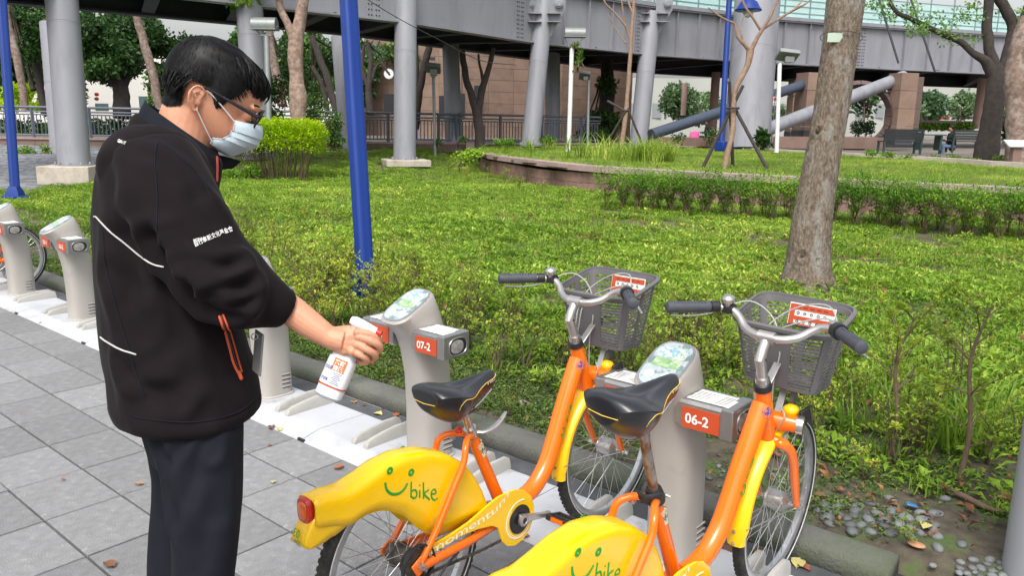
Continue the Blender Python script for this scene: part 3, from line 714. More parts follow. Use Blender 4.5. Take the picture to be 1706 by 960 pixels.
    cvo = cv.build('rear_cover', m_ye, B); sm = cvo.modifiers.new('thick', 'SOLIDIFY'); sm.thickness = .003; sm.offset = -1
    tl = cover_strip([(-.362, .500), (-.352, .530), (-.335, .556), (-.31, .575), (-.26, .59), (-.21, .60)], [(-.345, .488), (-.325, .487), (-.30, .490), (-.272, .497), (-.24, .507), (-.20, .522)], lambda s: .038 if s > -.3 else .034, 16)
    tlo = tl.build('rear_flap', m_ye, B); sm = tlo.modifiers.new('thick', 'SOLIDIFY'); sm.thickness = .003; sm.offset = -1
    # tail light
    tlm = MB().loft([[(a, s_, .583+b*1.0) for a, b in rrect(.026*k, .035*k, 24, 3.5)] for s_, k in ((-.322, 1), (-.334, 1), (-.339, .93))]); tli = tlm.build('tail_light', m_red, B)
    MB().loft([[(a, s_, .583+b) for a, b in rrect(.018*k, .025*k, 24, 3.)] for s_, k in ((-.338, 1), (-.342, .95), (-.344, .8))]).build('lens', m_orl, tli)
    nm = MB(); lettering(nm, '03', (.012, -.3625, .517), (-1, 0, .0), (0, .35, 1), .03); lettering(nm, '334', (.022, -.3655, .500), (-1, 0, 0), (0, .25, 1), .019); nm.build('fleet_number', m_green, tlo, smooth=False, normals=False)
    # smiling logo on both sides of the cover
    for s in (-1, 1):
        lg = MB(); lx = s*.0468; F_ = (lambda u: u) if s > 0 else (lambda u: -.06-(u-.0)+.02)
        def Q(y, z): return (lx, y, z-.004) if s > 0 else (lx, -.02-y*.75, .57+(z-.56)*.75)
        for (y, z) in ((-.084, .625), (-.006, .594)):
            lg.torus(Q(y, z+.004), (1, 0, 0), .0075, .0042, 16, 6, flat=.25)
        sm_ = bez([Q(-.102, .600), Q(-.096, .575), Q(-.078, .557), Q(-.054, .550), Q(-.034, .556), Q(-.021, .570)], 5); lg.tube(sm_, lerpr([.0035, .0042, .0044, .0044, .004, .0035], 5, 6), 6, flat=.3, flatdir=(1, 0, 0))
        def hand(paths):
            for pth in paths: q_ = bez([Q(a, b) for a, b in pth], 4); lg.tube(q_, .0030, 6, flat=.3, flatdir=(1, 0, 0))
        def W_(ox, oz, pts, k=1.2): return [(ox+a*k*1., oz+b*k-a*k*.43) for a, b in pts]
        ox, oz = -.006, .519
        hand([W_(ox, oz, [(0, .042), (-.001, .03), (-.002, .002)]), W_(ox, oz, [(-.002, .004), (.008, .0), (.017, .010), (.012, .022), (.0, .018)]),
              W_(ox+.031, oz-.013, [(0, .022), (0, .002)]), W_(ox+.031, oz-.013, [(.0, .036), (.001, .034)]),
              W_(ox+.046, oz-.020, [(0, .044), (0, .001)]), W_(ox+.046, oz-.020, [(.018, .026), (.002, .014), (.020, .0)]),
              W_(ox+.076, oz-.032, [(0, .014), (.016, .018), (.012, .028), (.002, .022), (.001, .008), (.010, -.001), (.022, .005)])])
        lg.build('smile_logo', m_green, cvo, smooth=False)
    # chain guard with lettering
    gp = [(.300, .388), (.345, .398), (.385, .398), (.43, .394), (.475, .376), (.512, .342), (.527, .300), (.524, .256), (.505, .220), (.470, .197), (.430, .192), (.392, .205), (.366, .232), (.355, .262), (.345, .290), (.315, .308), (.25, .322), (.16, .330), (.06, .322), (.02, .328), (.05, .350), (.13, .352), (.21, .362)]
    gd = MB().prism(gp, (.058, 0, 0), (0, 1, 0), (0, 0, 1), (1, 0, 0), .008); gdo = gd.build('chain_guard', m_ye, B, bevel=.002, smooth=False)
    BBc = np.array((.067, .450, .282))
    wr = MB().torus(BBc, (1, 0, 0), .066, .0028, 48, 6, flat=.4, a0=-1.9, a1=2.6); wr.torus(BBc+(0.0002, 0, 0), (1, 0, 0), .059, .0012, 48, 6, flat=.4, a0=-.8, a1=2.2); wr.build('white_ring', m_cream, gdo)
    MB().lathe(BBc-(.001, 0, 0), (1, 0, 0), [(0, .050), (.004, .050), (.006, .044), (.003, .03)], 36).build('chainring', m_black, B)
    mo = MB(); pos = bez([(0, .045, .331), (0, .13, .337), (0, .22, .345), (0, .30, .353), (0, .36, .372), (0, .40, .40)], 8)
    V, F = text2d('momentum', .062, .0006, 'LEFT', .98); wtot = V[:, 0].max(); pa = np.array(pos); sl_ = np.concatenate([[0], np.cumsum(np.linalg.norm(np.diff(pa, axis=0), axis=1))])
    out = []
    for x, y, _ in V:
        t = x/wtot*.36; cy_ = np.interp(t, sl_, pa[:, 1]); cz_ = np.interp(t, sl_, pa[:, 2]); out.append((.0672, cy_-.15*y*.3, cz_+y*.60-.010))
    mo.add(out, F); mo.build('lettering', m_cream, gdo, smooth=False, normals=False)
    # cranks and pedals
    ck = MB().loft([[(.075+.010*k2[2]*0+dx*.011, y_+dy, z_+dz) for dx, dy, dz in ((-.5, 0, k2[0]), (.5, 0, k2[0]*.8), (.5, 0, -k2[0]*.8), (-.5, 0, -k2[0]))] for y_, z_, k2 in ((.440, .284, (.020, 0, 0)), (.470, .279, (.019, 0, 0)), (.52, .267, (.013, 0, 0)), (.565, .255, (.011, 0, 0)), (.598, .247, (.013, 0, 0)), (.606, .245, (.009, 0, 0)))])
    cko = ck.build('crank', m_alu, B, bevel=.003); MB().lathe((.078, .452, .282), (1, 0, 0), [(0, .022), (.008, .022), (.011, .017), (.011, .011), (.008, .010)], 24).build('crank_boss', m_alu, cko)
    MB().lathe((.084, .452, .282), (1, 0, 0), [(0, .011), (.004, .010)], 16).build('crank_bolt', m_black, cko)
    pe = MB(); pc = np.array((.137, .600, .246)); R_p = rotm(rx=-.25)
    for a, b in (((0, -.034, 0), (.088, .010, .020)), ((0, .034, 0), (.088, .010, .020)), ((.044, 0, 0), (.010, .078, .020)), ((-.044, 0, 0), (.010, .078, .020)), ((0, 0, 0), (.088, .016, .014))): pe.box(pc+R_p@np.array(a), b, R_p)
    peo = pe.build('pedal', m_black, B, bevel=.002)
    for q in (-1, 1): MB().box(pc+R_p@np.array((0, q*.0405, 0)), (.05, .003, .014), R_p).build('pedal_reflector', m_orl, peo, smooth=False)
    MB().loft([[(-.075+dx*.011, y_, z_+dz) for dx, dz in ((-.5, k), (.5, k), (.5, -k), (-.5, -k))] for y_, z_, k in ((.464, .280, .018), (.37, .302, .012), (.31, .318, .012))]).build('crank', m_alu, B, bevel=.003)
    pe = MB(); pc = np.array((-.137, .305, .319))
    for a, b in (((0, -.034, 0), (.088, .010, .020)), ((0, .034, 0), (.088, .010, .020)), ((.044, 0, 0), (.010, .078, .020)), ((-.044, 0, 0), (.010, .078, .020)), ((0, 0, 0), (.088, .016, .014))): pe.box(pc+np.array(a), b)
    pe.build('pedal', m_black, B, bevel=.002)
    # chain
    chm = MB(); loop = [(.060, .45, .236), (.060, .30, .238), (.060, .15, .250), (.060, .02, .262)]
    pts_ = bez(loop, 10); acc = np.array(pts_)
    for i, p in enumerate(acc):
        for j in range(2):
            q = p+(acc[min(i+1, len(acc)-1)]-p)*j*.5; chm.box(q, (.008 if (i+j) % 2 else .005, .0095, .0075), rotm(rx=-.05))
    pts_ = np.array(bez([(.056, .45, .328), (.056, .2, .336), (.056, .02, .352)], 10))
    for i, p in enumerate(pts_): chm.box(p, (.008 if i % 2 else .005, .012, .0075))
    chm.build('chain', m_grease, B, smooth=False)
    MB().tube([(-.04, .40, .26), (-.07, .30, .10), (-.12, .28, .004)], .008, 10, round_end=True).build('kickstand', m_black, B)
    MB().tube(bez([(.075, .0, .27), (.085, .04, .24), (.08, .10, .27), (.07, .16, .285)], 4), .004, 8).build('shift_cable', m_black, B)
    # seat post, clamp, saddle
    sh = saddle_z-.055; a_ = np.array((0, .290, .612)); dirp = np.array((0, -.062, .15)); dirp /= np.linalg.norm(dirp); tlen = (sh-.612)/dirp[2]; top_p = a_+dirp*tlen
    MB().tube([a_-dirp*.02, top_p+dirp*.01], .0138, 16).build('seat_post', m_rust if not quick_lever else m_chr, B)
    if quick_lever:
        c_ = MB().tube([a_-dirp*.005, a_+dirp*.026], .0215, 16).build('seat_clamp', m_chr, B)
        MB().tube(bez([a_+(.0, .0, .01), a_+(.03, .03, .008), a_+(.035, .085, .022), a_+(.03, .125, .045)], 4), lerpr([.008, .009, .010, .007], 4, 4), 8, flat=.6, round_end=True).build('quick_release_lever', m_chr, c_)
        MB().tube([a_+(-.02, -.02, .012), a_+(-.04, -.03, .012)], .006, 8).build('clamp_bolt', m_chr, c_)
        MB().lathe(a_+(.0, -.055, .03), (0, -1, .2), [(0, .013), (.008, .012), (.012, .005)], 14).build('reflector', m_red, c_)
    else:
        c_ = MB().tube([a_-dirp*.008, a_+dirp*.006, a_+dirp*.028], [.026, .027, .023], 16).build('seat_clamp', m_black, B)
        MB().tube(bez([a_+(.022, -.012, .02), a_+(.0, -.045, .015), a_+(-.04, -.035, .012)], 4), .008, 8, flat=1.4, round_end=True).build('quick_release_lever', m_black, c_)
        MB().tube([a_+(.018, .018, .012), a_+(.03, .025, .008)], .006, 8).build('clamp_bolt', m_chr, c_)
        MB().torus(a_+dirp*.034, dirp, .0175, .004, 20, 6).build('cable_ring', m_black, c_)
    # saddle: cross-sections from tail to nose
    sy = top_p[1]; rings = []; L0 = sy-.150
    st_ = [(0, .050, .040, .045), (.012, .070, .060, .030), (.04, .088, .082, .010), (.08, .097, .100, .0), (.12, .093, .104, -.002), (.16, .070, .092, -.004), (.20, .050, .072, -.004), (.24, .037, .060, 0), (.28, .031, .052, .004), (.305, .027, .040, .006), (.318, .015, .024, .0)]
    SN = 32
    for u, w, h, dz in [(u_*.94, w_, h_, d_) for u_, w_, h_, d_ in st_]:
        zt = saddle_z+.004-.075*0+(.016 if u < .05 else .016*(1-sstep(.05, .14, u)))+.007*sstep(.14, .3, u)-.008*math.exp(-((u-.13)/.06)**2)-(.012 if u < .01 else 0)
        ring = []
        for k in range(SN):
            a = 2*math.pi*k/SN; c, s = math.cos(a), math.sin(a); x = w*math.copysign(abs(c)**.8, c)
            if s > 0:
                z = zt-.020*(abs(c)**2.2)-.012*math.exp(-(x/.016)**2)*sstep(.03, .1, u)*(1-sstep(.20, .27, u)); y_ = 0
                z += -.0
            else: z = zt-.020-h*(abs(s)**.75)*(1-.15*abs(c)); x *= (1-.28*abs(s)*(1 if u < .17 else .3))
            ring.append((x, L0+u, z))
        rings.append(ring)
    sd_ = MB().loft(rings).mesh('saddle', m_sad)
    so_ = bpy.data.objects.new('saddle', sd_); COL.objects.link(so_); so_.parent = B
    bm_ = bmesh.new(); bm_.from_mesh(sd_); bmesh.ops.recalc_face_normals(bm_, faces=bm_.faces); bm_.to_mesh(sd_); bm_.free()
    ss = so_.modifiers.new('s', 'SUBSURF'); ss.levels = 2; ss.render_levels = 2
    dg = bpy.context.evaluated_depsgraph_get(); me_ = bpy.data.meshes.new_from_object(so_.evaluated_get(dg)); bv = BVHTree.FromPolygons([v.co for v in me_.vertices], [tuple(p.vertices) for p in me_.polygons])
    def on_sad(p, lift=.001):
        h = bv.find_nearest(Vector(p)); return np.array(h[0]+h[1]*lift)
    for s in (-1, 1):
        pp_ = [on_sad((s*.13, L0+.055, saddle_z-.085)), on_sad((s*.13, L0+.06, saddle_z-.055)), on_sad((s*.14, L0+.085, saddle_z-.03)), on_sad((s*.12, L0+.12, saddle_z-.028)), on_sad((s*.09, L0+.16, saddle_z-.03)), on_sad((s*.06, L0+.195, saddle_z-.02)), on_sad((s*.045, L0+.235, saddle_z-.010)), on_sad((s*.04, L0+.28, saddle_z-.0)), on_sad((s*.02, L0+.318, saddle_z+.003))]
        MB().tube([on_sad(p, .0004) for p in bez(pp_, 6)], .0012, 6).build('piping', m_pipe, so_)
        lt = MB(); V, F = text2d('VELO', .016, .0004)
        if s > 0: vv = [on_sad((.06, L0+.252+x, saddle_z-.022+y*1.1+x*.10), .0012) for x, y, _ in V]
        else: vv = [on_sad((-.06, L0+.302-x, saddle_z-.022+y*1.1-x*.0), .0012) for x, y, _ in V]
        lt.add(vv, F); lt.build('lettering', m_white_ink, so_, smooth=False, normals=False)
        MB().ball(on_sad((s*.05, L0+.244, saddle_z-.019), .0), (.002, .0035, .004), 8).build('badge', m_pipe, so_)
    MB().tube([on_sad((0+x, L0-.02, saddle_z-.03), .001) for x in (-.05, 0, .05)], .0012, 6).build('rear_piping', m_pipe, so_)
    bpy.data.meshes.remove(me_)
    MB().box((0, sy, saddle_z-.082), (.055, .11, .05)).build('saddle_base', m_black, so_, bevel=.018, seg=3)
    for s in (-1, 1): MB().tube(bez([(s*.05, sy-.09, saddle_z-.05), (s*.028, sy-.04, saddle_z-.085), (s*.024, sy+.04, saddle_z-.085), (s*.012, sy+.13, saddle_z-.05)], 4), .0035, 6).build('saddle_rail', m_chr, so_)
    # rack bolt & sticker on the seat tube
    stk = MB().tube([(0, .310, .575), (0, .332, .53)], .0205, 16).build('sticker', mat('sticker_pale', (.62, .60, .42), .4, var=.3, scale=90, col2=(.08, .08, .06), c2pos=(.52, .56), c2scale=120), B)
    for s in (-1, 1): MB().lathe((s*.030, .238, .612), (s, 0, 0), [(0, .013), (.006, .013), (.008, .009), (.012, .008)], 12).build('stay_bolt', m_chr, B)
    # head badge + small logo on the down tube
    bd = MB(); bc = np.array((.0285, .832, .730)); un = np.array((.93, -.36, 0)); ux_ = np.array((.33, .85, .4)); ux_ /= np.linalg.norm(ux_); uy_ = np.cross(un, ux_)
    bd.lathe((.0265, .822, .728), (.9, -.36, .15), [(0, .017), (.0035, .016)], 18); bd.build('head_badge', mat('badge_navy', (.07, .06, .22), .3, col2=(.6, .2, .15), c2pos=(.5, .52), c2scale=60), B)
    li = MB(); V, F = text2d('bike', .042, .0004); bd_dir = np.array((0, .40, .90)); bd_dir /= np.linalg.norm(bd_dir)
    tb = np.array((0, .738, .53))
    vv = []
    for x, y, _ in V:
        p = tb+bd_dir*x; off_ = np.cross(bd_dir, (1, 0, 0)); yy = (y-.012)/.0315; vv.append(p+.0318*(math.cos(yy)*np.array((1., 0, 0))+math.sin(yy)*np.array((0, -bd_dir[2], bd_dir[1]))))
    li.add(vv, F)
    for q in (-.045, -.02):
        li.torus(tb+bd_dir*q+(.0315, -.004, .004), (1, 0, 0), .004, .0025, 10, 5, flat=.3)
    li.tube(bez([tb+bd_dir*-.05+(.0312, .006, -.006), tb+bd_dir*-.032+(.0305, .012, -.012), tb+bd_dir*-.012+(.0312, .006, -.004)], 4), .0018, 5); li.build('small_logo', m_green, frame, smooth=False)
    # stem and handlebar (steered)
    SB(MB().lathe((0, .826, .805), -hd, [(-.012, .028), (.010, .026), (.014, .021)], 18)).build('headset', m_black, B)
    stm = SB(MB().tube([(0, .824, .812), (0, .818, .832)], .022, 16)).build('stem_clamp', m_chr, B)
    sto = SB(MB().tube([(0, .822, .825), (0, .800, .872), (0, .786, .897), (0, .797, .925), (0, .818, .955)], [.0165, .0165, .018, .0165, .0165], 14)).build('stem', m_alu, B)
    SB(MB().ball((.0145, .787, .900), .0055, 8)).build('stem_bolt', m_black, sto)
    SB(MB().cyl((-.026, .820, .960), (.026, .820, .960), .0195, n=18)).build('bar_clamp', m_alu, sto)
    hb_pts = []
    half = [(.0, .820, .960), (.045, .826, .961), (.085, .845, .972), (.112, .864, .992), (.140, .872, 1.008), (.175, .864, 1.014), (.205, .845, 1.014), (.30, .735, 1.012)]
    full = [(-a, b, c) for a, b, c in half[:0:-1]]+half
    SB(MB().tube(bez(full, 5), .0125, 14)).build('handlebar', m_alu, B)
    for s in (-1, 1):
        g0, g1 = np.array((s*.205, .842, 1.014)), np.array((s*.298, .737, 1.012)); dg_ = (g1-g0)/np.linalg.norm(g1-g0)
        gr = SB(MB().tube([g0, g0+dg_*.004, g0+dg_*.03, g0+dg_*.07, g0+dg_*.11, g0+dg_*.135, g1, g1+dg_*.004], [.017, .0185, .0175, .0195, .0185, .019, .0185, .012], 18)).build('grip', m_grip, B)
        dm = MB()
        for k in range(10):
            for q in range(3):
                a = 1.2+q*.5; pp_ = g0+dg_*(.02+k*.011); xs_ = np.cross(dg_, (0, 0, 1)); xs_ /= np.linalg.norm(xs_); dm.ball(pp_+(xs_*math.cos(a)+np.array((0, 0, 1))*math.sin(a))*.0185, .0018, 6)
        SB(dm).build('grip_dimples', m_black, gr)
        SB(MB().tube([g0-dg_*.03, g0-dg_*.002], .0185 if s < 0 else .024, 18)).build('shifter' if s > 0 else 'brake_clamp', m_black, gr)
        lv = bez([g0-dg_*.02+(0, .03, -.015), g0+dg_*.02+(0, .045, -.03), g0+dg_*.08+(s*.01, .04, -.038), g0+dg_*.13+(s*.012, .035, -.035)], 4)
        SB(MB().tube(lv, .005, 8, flat=.5, round_end=True)).build('brake_lever', m_alu, gr)
    bl0 = np.array((-.155, .872, 1.013)); blo = SB(MB().lathe(bl0+(0, -.005, .010), (0, -.25, 1), [(0, .012), (.012, .013), (.014, .021), (.022, .022), (.030, .019), (.036, .010), (.037, .002)], 20)).build('bell', m_chr, B)
    SB(MB().tube([bl0+(-.018, 0, 0), bl0+(.018, 0, 0)], .018, 14)).build('bell_clamp', m_black, blo)
    SB(MB().lathe((.175, .868, 1.022), (0, -.2, 1), [(0, .014), (.014, .014), (.017, .008)], 16)).build('shift_window', m_chr, B)
    # control cables
    for pp_ in ([(-.185, .885, 1.005), (-.12, .95, 1.03), (-.04, .95, .99), (.005, .92, .90), (.0, .91, .80), (.01, .90, .66)],
                [(.19, .88, 1.01), (.12, .97, 1.055), (.02, .97, 1.03), (-.055, .93, .95), (-.045, .88, .84), (-.035, .86, .72), (-.02, .82, .66)],
                [(.195, .88, 1.0), (.13, .95, 1.02), (.03, .94, .985), (-.038, .92, .93), (-.03, .875, .82), (-.03, .85, .70), (-.01, .80, .62)],
                [(.0, .93, .60), (.035, .905, .66), (.05, .90, .70), (.03, .915, .72)]):
        SB(MB().tube(bez(pp_, 6), .0024, 7)).build('cable', m_cable, B)
    # basket
    bt = {}
    def ring_at(f_):        # f_ 0 bottom .. 1 top
        z = .775+(1.008-.775)*f_; hx_ = .120+.038*f_; ya = .940-.035*f_; yb = 1.090+.040*f_; return z, hx_, ya, yb
    def rr_(f_, grow=0., n_=56, e=6.):
        z, hx_, ya, yb = ring_at(f_); cy_, hy_ = (ya+yb)/2, (yb-ya)/2; R_ = np.array(rrect(hx_+grow, hy_+grow, 160, e)); R_ = np.vstack([R_, R_[:1]]); s_ = np.concatenate([[0], np.cumsum(np.linalg.norm(np.diff(R_, axis=0), axis=1))]); q_ = np.linspace(0, s_[-1], n_, endpoint=False)
        return [(a, cy_+b, z-.004+.028*(b/hy_)*f_) for a, b in zip(np.interp(q_, s_, R_[:, 0]), np.interp(q_, s_, R_[:, 1]))]
    bk = MB()
    def band(f0, f1, th=.003):
        r1, r2, r3, r4 = rr_(f0), rr_(f1), rr_(f1, -th), rr_(f0, -th); bk.loft([r1, r2, r3, r4, r1], False)
    band(.90, .97); bk2 = bk; bk = MB(); band(0, .06); lowb = bk; bk = bk2
    rim = MB(); rc = rr_(.985, .004, 64)+[]; rings = []
    for k in range(len(rc)):
        p = np.array(rc[k]); q = np.array(rc[(k+1) % len(rc)])-np.array(rc[k-1]); q /= np.linalg.norm(q); nn = np.cross(q, (0, 0, 1)); rings.append([p+nn*a+np.array((0, 0, b)) for a, b in ((-.005, -.006), (.007, -.009), (.009, .002), (.004, .006), (-.004, .006))])
    rings.append(rings[0]); rim.loft(rings, False)
    bo = SB(bk).build('basket', m_bask, B); SB(lowb).build('lower_band', m_bask, bo); SB(rim).build('basket_rim', m_bask, bo)
    slm = MB()
    for k in range(15):
        f0 = .085+k*.054; r1, r2, r3, r4 = rr_(f0), rr_(f0+.019), rr_(f0+.019, -.0028), rr_(f0, -.0028); slm.loft([r1, r2, r3, r4, r1], False)
    SB(slm).build('slats', m_bask, bo, kind='stuff')
    def col(u0, u1):          # vertical band between perimeter params
        rows = []
        for f_ in np.linspace(0.02, .95, 8):
            r_ = rr_(f_, .0012, 112); r2 = rr_(f_, -.0042, 112); i0, i1 = int(u0*112), int(u1*112); seg_ = [r_[i % 112] for i in range(i0, i1+1)]; seg2 = [r2[i % 112] for i in range(i0, i1+1)]
            rows.append(seg_+seg2[::-1])
        m = MB().loft(rows); SB(m).build('upright_band', m_bask, bo)
    for u0, u1 in ((.08, .105), (.395, .42), (.58, .605), (.895, .92), (.235, .265), (.705, .795), (-.012, .012), (.488, .512)): col(u0, u1)
    bot_ = MB(); z, hx_, ya, yb = ring_at(0)
    for k in range(9): bot_.box((-hx_+.02+k*(2*hx_-.04)/8, (ya+yb)/2, z+.002), (.012, yb-ya-.01, .004))
    for k in range(5): bot_.box((0, ya+.012+k*(yb-ya-.024)/4, z+.0032), (2*hx_-.02, .010, .004))
    SB(bot_).build('basket_floor', m_bask, bo, smooth=False)
    # notice stickers on the inside of the far wall
    z, hx_, ya, yb = ring_at(.82); Z1 = z+.012
    st1 = SB(MB().box((.022, yb-.010, Z1), (.150, .003, .072), rotm(rx=-.18))).build('notice', m_white_ink, bo, smooth=False)
    RR = rotm(rx=-.18)
    for dz, h in ((.024, .018), (-.012, .012), (-.032, .004)): SB(MB().box(np.array((.022, yb-.0125, Z1))+RR@np.array((0, 0, dz)), (.144, .002, h), RR)).build('orange_strip', m_orangeplate, st1, smooth=False)
    SB(MB().box(np.array((-.042, yb-.0135, Z1)), (.016, .002, .066), RR)).build('orange_strip', m_orangeplate, st1, smooth=False)
    gl_ = MB()
    for k in range(5):
        for dz in (.005, -.023): gl_.torus(np.array((-.022+k*.022, yb-.0135, Z1))+RR@np.array((0, 0, dz)), (0, 1, 0), .0042, .001, 12, 5)
    for k in range(5): gl_.box(np.array((-.022+k*.022, yb-.0140, Z1))+RR@np.array((0, 0, .024)), (.014, .001, .003), RR)
    SB(gl_).build('pictograms', m_darkink, st1, smooth=False)
    # basket bracket and lamp
    SB(MB().box((0, .948, .87), (.07, .004, .03))).build('basket_bracket', m_chr, B, bevel=.002)
    SB(MB().bar((.0, .945, .87), (.0, .858, .80), .025, .006)).build('bracket_arm', m_alu, B, bevel=.002)
    SB(MB().bar((.0, .93, .60), (0, 1.02, .775), .022, .005)).build('basket_strut', m_alu, B, bevel=.001)
    SB(MB().lathe((.035, .99, .735), (1, .0, 0), [(0, .024), (.008, .024), (.012, .016)], 18)).build('lock_disc', m_bask, B)
    lmp = SB(MB().tube([(-.06, .915, .668), (.0, .925, .668), (.075, .945, .666)], [.027, .030, .027], 18)).build('lamp_housing', m_or, B)
    SB(MB().lathe((.075, .945, .666), (.97, .26, 0), [(0, .031), (.020, .031), (.022, .026), (.024, .001)], 22)).build('lamp_lens', m_chr, lmp)
    SB(MB().ball((.045, .965, .700), (.026, .026, .020), 14)).build('yellow_cap', m_ye2, lmp)
    SB(MB().box((.088, .975, .690), (.012, .045, .05), rotm(rz=-.3, rx=.3))).build('lamp_bracket', m_black, lmp, bevel=.003)
    if not third:
        sgn = 1 if x0 < -1.3 else -1
        SB(MB().tube([(0, .925, .660), (sgn*.13, .950, .650)], .012, 14)).build('lock_pin', m_chr, B)
    return B
make_bike((-1.640, 1.452, .016, -.008), 'orange and yellow rental bicycle nearest the worker, saddle set low', math.radians(1), .795, True)
make_bike((-1.030, 1.462, .072, .051), 'orange and yellow rental bicycle at the right, saddle raised on rusty post', math.radians(-4), .945, False)
b3 = make_bike((-8.15, 2.50, math.pi, .0), 'bicycle mostly out of view at the left edge, only its rear wheel showing', 0, .80, True, True)
def del_tree(o):
    for c in list(o.children): del_tree(c)
    bpy.data.objects.remove(o)
for c in list(b3.children):
    if c.name.split('.')[0] in ('rear_cover', 'rear_flap', 'tail_light', 'chain_guard', 'basket', 'basket_bracket', 'lamp_housing', 'basket_strut', 'bracket_arm', 'lock_disc'): del_tree(c)
b3['group'] = 'parked bicycles'
# ================================================================== THE WORKER
m_skin = mat('skin', srgb('cd9274'), .48, var=.06, scale=9, bump=.12, bscale=420, sss=.12, col2=srgb('ba7a60'), c2pos=(.5, .75), c2scale=14)
m_jacket = mat('jacket_fleece', (.0105, .0078, .0092), .92, var=.15, scale=20, bump=.10, bscale=900, spec=.10)
m_jacket.node_tree.nodes['Principled BSDF'].inputs['Sheen Weight'].default_value = .035; m_jacket.node_tree.nodes['Principled BSDF'].inputs['Sheen Roughness'].default_value = .4
m_jacket2 = mat('jacket_lining', (.009, .011, .016), .8, var=.15, scale=20, bump=.08, bscale=700, spec=.15)
m_trous = mat('trouser_cloth', (.0105, .0115, .017), .85, var=.12, scale=20, bump=.05, bscale=900, spec=.15)
m_hair = mat('hair_black', (.005, .0045, .0047), .48, var=.4, scale=40, spec=.28)
m_mask = mat('mask_paper', srgb('b7c6cf'), .75, var=.03, scale=20, bump=.08, bscale=600)
m_strap = mat('strap_white', (.62, .60, .58), .7)
m_zip = mat('zip_orange', srgb('c6502a'), .5, var=.08)
m_zipred = mat('zip_red', srgb('8c2a22'), .55)
m_reflect = mat('reflective_grey', (.50, .49, .47), .4)
m_glassframe = mat('spectacle_frame', (.012, .013, .018), .25)
m_lens = mat('spectacle_lens', (.8, .85, .85), .03, trans=0., var=0, alpha=.12)
m_shoe = mat('shoe_black', (.02, .02, .02), .5)
MD = 1.70
def PM(px, py, d=0.): return P(px, py, MD+d)
base = PM(300, 480); base[2] = 0
person = thing('person', 'man in black fleece jacket, glasses and face mask spraying a bike saddle', 'person', base)
SCL = 1.72/FPX*.975          # face axes: forward, up, towards the viewer
HT = math.radians(24)
HF = RC@np.array([math.cos(HT), -math.sin(HT), 0]); HL = -ray(350, 165); HF = HF-HL*(HF@HL); HF /= np.linalg.norm(HF); HU = np.cross(HL, HF)
HC = P(334, 166, 1.72)
def hp(f, h, l=0.): return HC+(HF*f+HU*h+HL*l)*SCL
# ---- head: horizontal slices  (h, back, front, half width, squareness)
SL = [(-70, 46, 72, 13, 2.2), (-66, 34, 79, 22, 2.3), (-58, 18, 85, 31, 2.5), (-48, 2, 90, 38, 2.5), (-38, -12, 91, 43, 2.5), (-28, -28, 91, 47, 2.4), (-18, -42, 90, 50, 2.3), (-8, -50, 87, 52, 2.3), (2, -55, 84, 53, 2.3),
      (12, -58, 86, 54, 2.3), (22, -61, 92, 55, 2.3), (34, -63, 95, 56, 2.3), (48, -62, 92, 57, 2.2), (62, -58, 84, 56, 2.2), (76, -50, 70, 52, 2.1), (88, -37, 50, 43, 2.0), (96, -22, 28, 29, 2.0), (99, -6, 10, 10, 2.0)]
hd_ = MB(); rings = []
for h, b, f_, w, e in SL:
    c = (b+f_)/2; rings.append([hp(c+a, h, l) for a, l in rrect((f_-b)/2, w, 40, e)])
hd_.loft(rings)
# nose, brow ridge, cheek, eyelids, chin
hd_.tube([hp(86, 16), hp(95, 2), hp(104, -14), hp(107, -24), hp(98, -31)], [.006, .007, .009, .0125, .008], 10, round_end=True)
for s in (-1, 1):
    hd_.tube([hp(90, 24, s*8), hp(90, 26, s*22), hp(82, 24, s*38)], [.006, .008, .007], 8, round_end=True)
    hd_.ball(hp(74, 4, s*27), .0150, 12)
    hd_.ball(hp(72, -18, s*34), (.018, .018, .02), 12)
    # ear
    ec = lambda a, b, l: hp(-6+a, -1+b, s*(54+l))
    hd_.tube([ec(-1, 0, -4), ec(-3, 0, 3)], [.017, .012], 12)
    helix = bez([ec(7, 6, 2), ec(8, 15, 5), ec(1, 21, 8), ec(-8, 18, 11), ec(-12, 7, 12), ec(-10, -6, 10), ec(-3, -15, 6), ec(4, -19, 3), ec(8, -14, 1)], 5)
    hd_.tube(helix, lerpr([.0022, .0028, .003, .003, .003, .0028, .0035, .0045, .003], 5, 9), 8, round_end=True)
    hd_.tube(bez([ec(1, 13, 5), ec(-5, 8, 8), ec(-4, -4, 8), ec(2, -12, 5)], 4), .0022, 8, round_end=True)
    hd_.tube(bez([ec(-12, 6, 9), ec(-8, 0, 5), ec(-4, -8, 3)], 4), .0055, 8, flat=.4, round_end=True)
    hd_.ball(ec(7, -5, 3), (.003, .003, .004), 8)
# neck and slim torso below the jacket
hd_.tube([hp(-4, 5), hp(-8, -30), PM(303, 232, .02), PM(288, 275, .02), PM(285, 300, .02)], [.050, .056, .060, .066, .08], 24)
hm = remesh(hd_, .0026, 5)
# ---- right arm, hand
def PH(px, py, d=0.): return P(px, py, 1.58+d)
ah = MB()
ah.tube(bez([PH(440, 490, .01), PH(484, 517), PH(515, 540), PH(545, 560), PH(558, 566)], 5), lerpr([.034, .0305, .028, .0225, .0215], 5, 5), 20, flat=1.0)
